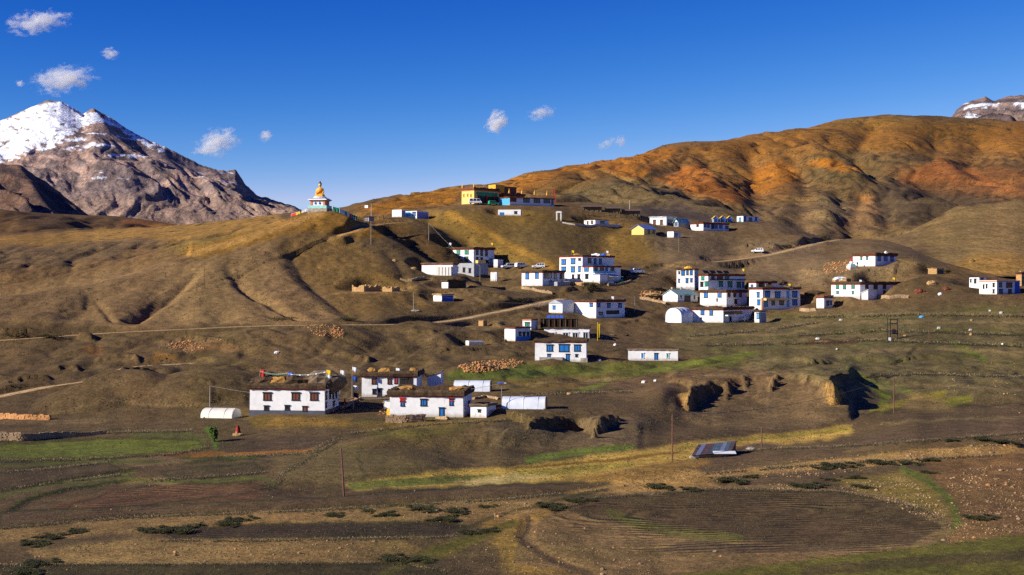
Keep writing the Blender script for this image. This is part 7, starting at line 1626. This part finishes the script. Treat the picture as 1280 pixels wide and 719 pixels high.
# white sacks, tarpaulins and boulders lying about the fields
for i, (u, v, w_, h_, m_, lab) in enumerate((
    (1152, 397.5, 8, 4, SKYB, 'pale blue sheeted bundle in the right hand fields'), (1173.5, 411, 6, 3.5, PALE, 'white bundle between the pale blue one and the right edge'), (1051, 401, 6, 3, PALE, 'white bundle left of the transformer in the fields'), (1213, 413.5, 6, 3, PALE, 'white bundle below the right hand fields, lower right one'), (1251.5, 392, 6, 3.5, PALE, 'white bundle near the right edge below the stepped house'), (1237.5, 389.5, 4, 2.5, PALE, 'small white bundle beside the one near the right edge'),
    (1131, 420.5, 5, 2.5, MUDB, 'pale orange bundle right of the transformer'), (1022, 424.5, 7, 3, TENT, 'cream bundle on the reddish field strip'), (1046, 437.5, 3, 2.5, PALE, 'tiny white bundle below the reddish field strip'), (1213.5, 419.5, 4, 3.5, MUDB, 'orange bundle in the right hand fields'), (1214, 401, 4, 2, MUDB, 'small orange bundle above the others in the right hand fields'),
    (769, 432.5, 5, 4, TENT, 'round white stone in the grass right of the blue-windowed house'), (711, 493.5, 7, 4, MUDB, 'orange boulder in the grass right of the open greenhouse'), (804.5, 479, 7, 4, TENT, 'cream boulder at the edge of the green meadow'), (819, 477, 5, 2.5, WHTC, 'small white boulder right of the cream boulder'), (781, 420, 14, 4, STRAW, 'dark brush heap right of the yellow banner'), (766, 419.5, 8, 3, MUD, 'brown heap left of the dark brush heap'),
    (749.5, 452, 6, 4, TENT, 'white stone in the shadow right of the blue-windowed house'), (519, 389.5, 16, 2.5, GREYST, 'low heap of pale stones by the pole above the road'), (346, 441.5, 8, 3, WHTC, 'white sheet on the slope above the nearest farmhouse'), (506, 362, 5, 2, MUD, 'brown clod right of the ruins'), (493, 327, 6, 4.5, MUDB, 'small orange mud stump on the slope above the ruins'), (517, 337, 10, 4, MUDB, 'orange mud mound left of the low wing'),
    (1018, 367, 30, 5, STRAW, 'dark brush heap left of the long green-windowed farmhouse'), (1150, 366, 16, 7, BROWN, 'reddish brush heap right of the long green-windowed farmhouse'), (1183, 363, 10, 6, BROWN, 'reddish brown heap by the small mound at the right'), (1165, 355.5, 14, 7, MUDB, 'orange mud stack at the foot of the right mound'), (1175.5, 369, 7, 4, WHTC, 'white sheeted heap in front of the reddish heap'),
    (816, 362, 30, 6, STRAW, 'long dark brush heap left of the green roofed barn'), (815, 369, 26, 4, MUDB, 'pile of pale stones left of the green roofed barn'), (1253, 431, 3, 2, WHTC, 'white stone near the right edge of the fields'))):
    heap(u, v, w_ * .85, h_ * .62, lab, 'boulder' if 'boulder' in lab or 'stone' in lab else 'heap', m_, name='boulder' if 'boulder' in lab or 'stone' in lab else 'heap')
# ------------------------------------------------------------------ rocks: a few shapes, scattered as the photograph shows
ROCKM = mat('tan_stone', (.27, .18, .095), .9, .45, .5, .5)
def rock_mesh(name, seed, m, n=1):
    bm = bmesh.new(); bmesh.ops.create_icosphere(bm, subdivisions=n, radius=1); r = random.Random(seed)
    for v in bm.verts: v.co = Vector((v.co.x * r.uniform(.75, 1.25), v.co.y * r.uniform(.7, 1.15), v.co.z * r.uniform(.55, .85)))
    me = bpy.data.meshes.new(name); bm.to_mesh(me); bm.free(); me.materials.append(m); return me
ROCKS = [rock_mesh('rock', i, (ROCKM, STONEO, ROCKM, ROCKM)[i % 4]) for i in range(8)]
def in_poly(n, poly):
    P = np.array(poly, float); out = []
    while len(out) < n:
        u, v = rng.uniform(P[:, 0].min(), P[:, 0].max()), rng.uniform(P[:, 1].min(), P[:, 1].max()); c = False
        for (xa, ya), (xb, yb) in zip(P, np.roll(P, -1, 0)):
            if (ya > v) != (yb > v) and u < (xb - xa) * (v - ya) / (yb - ya) + xa: c = not c
        if c: out.append((u, v))
    return out
RUB = [(2600, (950, 590), (1040, 572), (1150, 562), (1200, 560), (1290, 545), (1290, 560), (1150, 580), (1000, 598)), (4200, (1180, 590), (1290, 575), (1290, 668), (1180, 682), (1190, 640)), (2400, (1060, 606), (1130, 595), (1190, 640), (1170, 655), (1110, 630)),
       (700, (960, 605), (1060, 604), (1100, 625), (1060, 615), (960, 614)), (700, (850, 600), (1000, 575), (1000, 592), (870, 614)), (900, (490, 640), (640, 618), (700, 628), (620, 650), (520, 655)), (1500, (60, 690), (190, 670), (500, 676), (520, 700), (250, 704)), (1300, (560, 690), (640, 655), (760, 680), (860, 700), (840, 719), (560, 719)),
       (500, (0, 705), (120, 680), (80, 719), (0, 719)), (300, (1160, 470), (1290, 440), (1290, 520), (1180, 500)), (600, (230, 420), (300, 425), (240, 432), (180, 440)), (400, (0, 600), (600, 600), (600, 660), (0, 660)), (500, (700, 595), (960, 575), (960, 600), (720, 612))]
def rubble(name, areas, m, s0, s1, dens=True):
    base = rock_mesh('rubble_seed', 11 + len(name), m); bv = np.array([v.co[:] for v in base.vertices]); bf = np.array([p.vertices[:] for p in base.polygons])
    V_, F_, k = [], [], 0
    for n, *poly in areas:
        for u, v in in_poly(int(n * .8), poly):
            if dens and float(noise2(np.array(u / 22.), np.array(v / 9.))) + .5 * float(noise2(np.array(u / 7.), np.array(v / 4.))) < rng.uniform(-.5, .35): continue
            p = land.hit(u, v); s = p[1] / F * s0 * (1 + rng.pareto(2.6)); s = min(s, p[1] / F * s1) * .5; a = rng.uniform(0, 6.28); c, sn = math.cos(a), math.sin(a)
            q = bv * [rng.uniform(.7, 1.3), rng.uniform(.7, 1.2), rng.uniform(.6, 1.1)] * s; q = np.stack([q[:, 0] * c - q[:, 1] * sn, q[:, 0] * sn + q[:, 1] * c, q[:, 2]], 1)
            V_.append(q + [p[0], p[1], float(land.z(p[0], p[1])) + s * .25]); F_.append(bf + k); k += len(bv)
    V_ = np.concatenate(V_); F_ = np.concatenate(F_); me = bpy.data.meshes.new(name); me.from_pydata(V_.tolist(), [], F_.tolist()); me.materials.append(m); me.update()
    o = bpy.data.objects.new(name, me); col.objects.link(o); o['kind'] = 'stuff'; return o
rubble('rubble', RUB, mat('rubble_stone', (.30, .19, .09), .9, .6, .3, .4), 0.75, 3.0)
def specks(name, n, m, box, s0, s1, thr, sc, tall=1.0, L=land, seed=0, lines=None):
    if lines:
        u, v = [], []
        for l_ in lines:
            P_ = resample(np.array(l_, float), 1.0); w_ = 0.35 + noise2(P_[:, 0] / 30 + seed, P_[:, 1] / 12); P_ = P_[w_ > 0]
            for r_ in range(n): u.append(P_[:, 0] + rng.normal(0, 2.0, len(P_))); v.append(P_[:, 1] + rng.normal(0, .7, len(P_)))
        u, v = np.concatenate(u), np.concatenate(v)
    else:
        u = rng.uniform(box[0], box[2], n); v = rng.uniform(box[1], box[3], n)
        k = noise2(u / sc + seed, v / (sc * .4) + seed) + .6 * noise2(u / (sc * .3), v / (sc * .14) + seed); ok = k > thr + rng.uniform(-.35, .35, n); u, v = u[ok], v[ok]
    x, y, z, g = L.hit_many(u, v); s = y / F * (s0 + (s1 - s0) * rng.power(.6, len(x)) ** 2) * .5; a = rng.uniform(0, 6.28, len(x)); N = len(x); P = np.zeros((N, 5, 3))
    for j in range(4):
        t = a + j * 1.571; r = s * rng.uniform(.7, 1.3, N); P[:, j, 0] = x + r * np.cos(t); P[:, j, 1] = y + r * np.sin(t); P[:, j, 2] = z - s * .25
    P[:, 4, 0] = x + s * rng.uniform(-.4, .4, N); P[:, 4, 1] = y; P[:, 4, 2] = z + s * tall * rng.uniform(.6, 1.3, N)
    f = np.array([[0, 1, 4], [1, 2, 4], [2, 3, 4], [3, 0, 4]]); Fc = (f[None] + 5 * np.arange(N)[:, None, None]).reshape(-1, 3).astype(np.int32)
    me = bpy.data.meshes.new(name); me.vertices.add(N * 5); me.vertices.foreach_set('co', P.astype(np.float32).ravel()); me.loops.add(Fc.size); me.loops.foreach_set('vertex_index', Fc.ravel())
    me.polygons.add(len(Fc)); me.polygons.foreach_set('loop_start', np.arange(0, Fc.size, 3, dtype=np.int32)); me.polygons.foreach_set('loop_total', np.full(len(Fc), 3, np.int32)); me.update(calc_edges=True); me.materials.append(m)
    o = bpy.data.objects.new(name, me); col.objects.link(o); o['kind'] = 'stuff'
CLOD = mat('earth_clod', (.050, .038, .021), .95, .4, .5, 0); TUFT = mat('dry_tuft', (.085, .072, .026), .95, .4, .5, 0); GRIT = mat('tan_grit', (.20, .14, .075), .95, .4, .5, 0); DTUFT = mat('dark_tuft', (.032, .028, .011), .95, .4, .5, 0)
specks('earth_clods', 60000, CLOD, (-20, 520, 1300, 740), .8, 2.6, -.1, 40, .8)
specks('dry_grass', 60000, TUFT, (-20, 500, 1300, 740), .8, 2.6, .0, 60, 1.3, seed=4)
specks('gravel', 26000, GRIT, (-20, 480, 1300, 740), .6, 2.0, .15, 46, .8, seed=9)
specks('dry_grass', 40000, DTUFT, (-20, 265, 1300, 520), .7, 2.4, .1, 50, 1.0, seed=13)
specks('gravel', 26000, GRIT, (-20, 265, 1300, 500), .5, 1.7, .1, 40, .8, seed=17)
specks('scrub', 26000, DTUFT, (440, 145, 1300, 300), .8, 2.6, .15, 30, 1.0, L=hill_L, seed=21)
EDGES = [[(0, 613), (60, 604), (130, 596), (165, 592)], [(0, 660), (150, 647), (400, 637), (640, 623), (760, 611)], [(0, 575), (100, 574), (220, 567), (262, 558)], [(270, 571), (380, 567), (420, 548)], [(345, 606), (352, 592), (380, 578), (425, 548)], [(200, 675), (330, 675), (560, 671), (590, 661)],
         [(690, 640), (745, 622), (900, 611), (1050, 614), (1150, 634), (1190, 660)], [(0, 550), (70, 547), (150, 540), (240, 538)], [(960, 584), (1080, 577), (1290, 566)], [(880, 591), (960, 586), (1090, 575)], [(620, 498), (700, 492), (790, 489)], [(440, 541), (540, 530), (640, 524)], [(860, 420), (960, 412), (1020, 403)], [(1000, 419), (1110, 413), (1290, 419)],
         [(880, 431), (1000, 429), (1090, 425), (1290, 433)], [(1000, 396), (1140, 393), (1290, 395)], [(1080, 470), (1150, 467), (1290, 471)], [(0, 706), (100, 705), (500, 703), (560, 715)], [(190, 600), (260, 596), (335, 590)], [(0, 590), (60, 586), (140, 577)], [(870, 572), (960, 561), (1080, 556), (1290, 540)]]
specks('edge_stones', 3, GRIT, None, .9, 3.0, 0, 0, .9, seed=3, lines=EDGES); specks('edge_grass', 4, DTUFT, None, .9, 3.0, 0, 0, 1.2, seed=7, lines=[[(a, b + 2.0) for a, b in e] for e in EDGES])
rubble('stone_heap', [(420, (568, 458), (600, 452), (640, 450), (655, 453), (645, 460), (600, 467), (580, 466))], STONEO, 2.0, 4.0, False)
rubble('rubble', [(160, (380, 408), (400, 406), (425, 408), (432, 418), (420, 424), (395, 420)), (90, (410, 408), (428, 412), (430, 424), (415, 418)), (160, (205, 432), (235, 426), (258, 436), (235, 442)), (120, (490, 522), (505, 505), (480, 500), (470, 520)), (90, (430, 500), (445, 496), (452, 505), (440, 512)), (160, (800, 364), (840, 366), (830, 376), (800, 373)), (200, (1030, 330), (1060, 326), (1060, 340), (1030, 345))], STONEO, 1.4, 3.2, False)
labs = {'fg': 'loose tan stone lying on the foreground slope', 'r': 'pale orange stone on the rubble bank at the right'}
spots = in_poly(70, [(1180, 600), (1280, 580), (1280, 668), (1200, 680)]) + in_poly(40, [(950, 594), (1280, 548), (1280, 562), (1000, 600)]) + in_poly(30, [(1080, 606), (1130, 600), (1190, 645), (1130, 640)])
spots2 = in_poly(40, [(60, 690), (500, 676), (520, 700), (250, 704)]) + in_poly(30, [(560, 719), (640, 655), (840, 700), (840, 719)]) + in_poly(25, [(500, 640), (690, 620), (620, 650)])
for k, (lst, lab, g) in enumerate(((spots[:70], 'orange tan stone on the rubble slope at the right edge', 'stones on the right hand rubble slope'), (spots[70:110], 'tan stone on the pale stony bank above the oval field', 'stones on the bank above the oval field'), (spots[110:], 'tan stone between the oval field and the green gully', 'stones by the green gully'),
                                   (spots2[:40], 'tan stone on the pale strip at lower left', 'stones on the lower left strip'), (spots2[40:70], 'tan stone near the winding footpath at the bottom', 'stones by the winding footpath'), (spots2[70:], 'tan stone on the bank left of the oval field', 'stones on the bank left of the oval field'))):
    for i, (u, v) in enumerate(lst):
        p = land.hit(u, v); px = p[1] / F; s = px * (1.1 + min(2.4, rng.pareto(2.5)))
        o = bpy.data.objects.new('rock', ROCKS[i % 8]); col.objects.link(o); o.location = Vector(p + [0, 0, s * .15]); o.scale = (s, s, s); o.rotation_euler[2] = rng.uniform(0, 6.28); tag(o, lab, 'rock', g)
for u, v, s_, lab in ((894, 690, 5, 'flat orange stone, largest on the ploughed slope at the bottom'), (901, 696, 3, 'small orange stone below the flat one at the bottom'), (868, 696, 3, 'dark stone left of the flat orange one at the bottom'), (170, 681, 4, 'tan boulder on the stony strip at lower left'), (1276, 588, 7, 'pile-like orange boulder cut by the right edge'), (1174, 627, 4, 'pale boulder beside the green gully'), (1179, 676, 5, 'orange boulder at the bottom of the rubble bank'), (731, 661, 3, 'lone white stone on the slope left of the ploughed field'), (1214.5, 558, 4, 'white stone on the dark strip at the right'), (1248, 643, 6, 'rust coloured boulder right of the dark shrub')):
    p = land.hit(u, v); px = p[1] / F; o = bpy.data.objects.new('boulder', ROCKS[int(u) % 8]); col.objects.link(o); o.location = Vector(p); o.scale = (s_ * px * .8, s_ * px * .6, s_ * px * .6); tag(o, lab, 'boulder')
# ------------------------------------------------------------------ low dark shrubs
def shrub_mesh(seed, n=2200, flat=.32):
    r = np.random.RandomState(seed); vs, fs = [], []
    cl = r.normal(0, .50, (13, 2)) * [1.25, .8]
    for i in range(n):
        c = cl[r.randint(13)] + r.normal(0, .12, 2); d = math.hypot(*c)
        if d > 1.5: continue
        z = flat * max(.25, 1 - d * d * .4) * r.uniform(.25, 1.05); a = r.uniform(0, 6.28); s = r.uniform(.03, .075); t = r.uniform(-.6, .9)
        e = np.array([math.cos(a), math.sin(a), t]) * s; f = np.array([-math.sin(a), math.cos(a), r.uniform(-.4, .4)]) * s * .6; p = np.array([c[0], c[1], z]); k = len(vs)
        vs += [tuple(p - f), tuple(p + e), tuple(p + f), tuple(p - e * .5)]; fs.append((k, k + 1, k + 2, k + 3))
    return vs, fs
SH = [shrub_mesh(i) for i in range(4)]
SM = []
for vs, fs in SH:
    me = bpy.data.meshes.new('foliage'); me.from_pydata(vs, [], fs); me.materials.append(LEAF); SM.append(me)
def stem_mesh():
    mb = MB()
    for i in range(6): a = i * 1.05; mb.tube([(0, 0, -.1), (.3 * math.cos(a), .3 * math.sin(a), .12), (.6 * math.cos(a), .6 * math.sin(a), .18)], [.04, .03, .015], 4)
    me = bpy.data.meshes.new('stem'); me.from_pydata(mb.v, [], mb.f); me.materials.append(TWIG); return me
STM = stem_mesh()
SHR = [(560, 640, 42), (525, 637, 46), (487, 644, 36), (610, 634, 26), (455, 640, 26), (685, 633, 44), (560, 650, 46), (720, 626, 34), (812, 610, 46), (905, 601, 46), (940, 597, 26), (1010, 608, 46), (1070, 610, 34), (1035, 600, 24), (1072, 598, 30), (1050, 583, 50), (1090, 580, 46), (1130, 580, 36), (1165, 576, 30), (1030, 586, 30), (1220, 550, 34), (1250, 553, 36), (1190, 551, 22), (1225, 648, 42), (1155, 592, 30), (860, 612, 30), (230, 664, 60), (190, 663, 40), (275, 656, 40), (40, 680, 44), (70, 672, 44), (50, 704, 42), (20, 716, 50), (95, 664, 30), (615, 664, 30), (590, 666, 36), (480, 700, 50), (520, 700, 40), (740, 626, 24), (300, 650, 40), (410, 645, 34)]
ORD = ['first', 'second', 'third', 'fourth', 'fifth', 'sixth', 'seventh', 'eighth', 'ninth', 'tenth', 'eleventh', 'twelfth']
SZ = [(0, 130, 600, 730, 'in the lower left corner'), (130, 350, 600, 730, 'above the lower left stony strip'), (350, 580, 600, 660, 'below the reddish leaning pole'), (350, 650, 660, 730, 'along the ditch at the bottom'), (580, 830, 600, 660, 'on the bank left of the oval field'), (830, 1060, 570, 660, 'on the stony bank above the oval field'), (1060, 1185, 570, 660, 'at the head of the green gully'), (1185, 1300, 540, 660, 'on the rubble slope at the right')]
for i, (u, v, w_) in enumerate(SHR):
    p = land.hit(u, v); px = p[1] / F; s = w_ * px / 2
    zone = next(z_ for z_ in SZ if z_[0] <= u < z_[1] and z_[2] <= v < z_[3]); ks = sorted(q for q in SHR if zone[0] <= q[0] < zone[1] and zone[2] <= q[1] < zone[3]).index((u, v, w_))
    lab = (f'{ORD[ks]} low dark juniper mat from the left {zone[4]}', 'low dark shrubs')
    root = thing('shrub', p, lab[0], 'shrub', lab[1]); root.scale = (s * .95, s * 1.35, s * .5); root.rotation_euler[2] = float(land.z(p[0] + 1, p[1]) * 0 + (i * .7) % .5 - .25)
    for me, nm in ((SM[i % 4], 'foliage'), (STM, 'stem')): o = bpy.data.objects.new(nm, me); col.objects.link(o); o.parent = root
def bush(u, v, wpx, hpx, label, m=LEAFG, n=1500, cat='bush', ymin=0):
    p = land.hit(u, v, ymin=ymin); px = p[1] / F; root = thing('bush', p, label, cat); r = np.random.RandomState(int(u)); w, h_ = wpx * px / 2, hpx * px
    vs, fs = [], []; cl = [(r.normal(0, .4), r.normal(0, .4), r.uniform(.3, .9)) for _ in range(14)]
    for i in range(n):
        c = np.array(cl[r.randint(14)]) + r.normal(0, .13, 3); p_ = c * [w, w, h_]; a = r.uniform(0, 6.28); s = r.uniform(.10, .24); e = np.array([math.cos(a), math.sin(a), r.uniform(-.8, .8)]) * s; f = np.array([-math.sin(a), math.cos(a), r.uniform(-.5, .5)]) * s * .6; k = len(vs)
        vs += [tuple(p_ - f), tuple(p_ + e), tuple(p_ + f), tuple(p_ - e * .5)]; fs.append((k, k + 1, k + 2, k + 3))
    MB().add(vs, fs).build('foliage', m, root); mb = MB()
    for c in cl: mb.tube([(0, 0, -.2), (c[0] * w * .5, c[1] * w * .5, c[2] * h_ * .5), (c[0] * w, c[1] * w, c[2] * h_)], [.07, .05, .02], 4)
    mb.build('stem', TWIG, root)
for pts, hh, lab in (([(1094, 375), (1110, 374), (1134, 373)], (3, 3), 'low dark yard wall in front of the long green-windowed farmhouse'), ([(652, 361), (668, 364), (690, 368)], (2.5, 2.5), 'low mud wall below the two-window house'), ([(760, 358), (775, 357), (790, 353)], (2.5, 2), 'low stone wall right of the big guest house terrace'), ([(592, 500), (608, 497), (622, 500)], (2, 2), 'low stone wall between the outhouse and the open greenhouse'),
                     ([(800, 374), (815, 377), (832, 381)], (2.5, 2.5), 'low stone wall below the pale stone pile left of the barn'), ([(500, 350), (515, 352), (530, 349)], (2, 2), 'low broken wall right of the ruins'), ([(1000, 389), (1010, 390), (1019, 389)], (3.5, 2.5), 'low dark wall between the balcony guest house and the small cube hut'), ([(424, 512), (440, 505), (450, 500)], (2.5, 2), 'low stone wall between the two nearest farmhouses')):
    stone_wall(pts, hh, lab, STONE, .5)
wire(PT['h'][1], PT['j'][1], 2.5, 'long power line over the road to the pole by the porch house'); wire(PT['g'][1], PT['m'][1], 1.5, 'power line from the ridge pole to the pole by the grey storey'); wire(PT['j'][1], PT['l'][1], 2.0, 'power line climbing from the porch house pole to the upper terrace'); wire(PT['k'][1], PT['e'][1], 2.5, 'power line from the street lamp to the pole by the low tunnel')
for i, (u, v, lab, t_, l_) in enumerate(((648, 337.5, 'person in dark clothes beside the row of parked cars', BLACK, BROWN), (431, 510, 'person in a red jacket in the yard between the nearest farmhouses', REDC, BLACK), (783, 396, 'person in blue beside the porch house', BLUC, BLACK))): person(u, v, lab, t_, l_, ymin=200, turn=i * 1.3)
bush(267, 553, 15, 17, 'green leafy bush beside the field left of the cairn')
bush(742, 364, 30, 9, 'dark bush in front of the stone terrace of the big guest house', LEAF)
for i, (u, v, w_) in enumerate(((20, 421, 40), (60, 424, 36), (350, 401, 46), (440, 402, 36), (520, 398, 40), (650, 378, 30), (780, 347, 20), (1010, 305, 22), (985, 311, 20), (1030, 300, 18), (1225, 338, 40), (1260, 334, 40), (1185, 342, 20))):
    bush(u, v, w_, 4.5, ['dark scrub on the road bank at the left edge', 'dark scrub on the road bank second from the left edge', 'dark scrub on the bank above the road below the triangular spur', 'dark scrub on the road bank below the bowl', 'dark scrub on the road bank left of the pale pole', 'dark scrub at the bend of the road left of the vault shed', 'dark scrub right of the big guest house', 'dark scrub above the upper road, middle clump', 'dark scrub above the upper road, left clump', 'dark scrub above the upper road, right clump', 'dark scrub line below the round hill, left part', 'dark scrub line below the round hill, right part', 'dark scrub by the fluted cliff'][i], LEAF, 500, 'scrub', ymin=330 if u < 800 else 380)
# ------------------------------------------------------------------ clouds far beyond the ranges
def cloud(u, v, wpx, hpx, label, dens, tilt=0, y=12000, seed=0):
    c = pt(u, v, y); px = y / F; m = bpy.data.materials.new('cloud_vapour'); m.use_nodes = True; n, l = m.node_tree.nodes, m.node_tree.links; n.clear()
    out = n.new('ShaderNodeOutputMaterial'); pv = n.new('ShaderNodeVolumePrincipled'); pv.inputs['Color'].default_value = (1, 1, 1, 1); pv.inputs['Anisotropy'].default_value = .2
    tc = n.new('ShaderNodeTexCoord'); gr = n.new('ShaderNodeTexGradient'); gr.gradient_type = 'SPHERICAL'; nz = n.new('ShaderNodeTexNoise'); nz.inputs['Scale'].default_value = 2.2; nz.inputs['Detail'].default_value = 6; nz.inputs['Roughness'].default_value = .62
    mp = n.new('ShaderNodeMapping'); mp.inputs['Location'].default_value = (seed * 3.7, seed * 1.3, 0); mp.inputs['Scale'].default_value = (1.0 * max(1, wpx / hpx) * .6, 1, 1)
    l.new(tc.outputs['Object'], gr.inputs[0]); l.new(tc.outputs['Object'], mp.inputs[0]); l.new(mp.outputs[0], nz.inputs[0])
    a = n.new('ShaderNodeMath'); a.operation = 'MULTIPLY_ADD'; a.inputs[1].default_value = 3.0; a.inputs[2].default_value = -1.55; l.new(nz.outputs[0], a.inputs[0])
    b_ = n.new('ShaderNodeMath'); b_.operation = 'ADD'; l.new(gr.outputs[1], b_.inputs[0]); l.new(a.outputs[0], b_.inputs[1])
    r_ = n.new('ShaderNodeMapRange'); r_.inputs[1].default_value = .30; r_.inputs[2].default_value = .8; r_.inputs[3].default_value = 0; r_.inputs[4].default_value = dens * .55 / (hpx * px); l.new(b_.outputs[0], r_.inputs[0]); l.new(r_.outputs[0], pv.inputs['Density']); l.new(pv.outputs[0], out.inputs['Volume'])
    mb = MB(); mb.ball((0, 0, 0), 1, 1, 1, 20, 12); o = mb.build('cloud', m); o.location = Vector(c); o.scale = (wpx * px / 2, hpx * px * .8, hpx * px / 2); o.rotation_euler[1] = R(-tilt); tag(o, label, 'cloud')
for i, c in enumerate(((46, 28, 100, 34, 'long wispy white cloud highest at the upper left', 5, 8), (80, 100, 96, 42, 'rounded white cloud just above the snowy summit', 6, 8), (138, 67, 26, 18, 'small faint cloud puff between the two upper left clouds', 4, 0), (271, 179, 74, 40, 'white cloud above the right shoulder of the snowy mountain', 6, 18), (333, 170, 24, 20, 'small faint cloud right of the shoulder cloud', 3.5, 20), (620, 153, 36, 34, 'bright little cloud in the middle of the sky', 8, 40), (677, 142, 46, 22, 'faint wispy cloud right of the bright little cloud', 3.2, 10), (758, 180, 30, 16, 'faint cloud wisp low over the orange hill', 2.4, 25), (776, 178, 22, 22, 'faintest cloud wisp right of the low one', 2.2, 60), (25, 105, 14, 10, 'tiny cloud puff left of the rounded cloud', 4, 0))):
    cloud(*c[:6], tilt=c[6], seed=i)
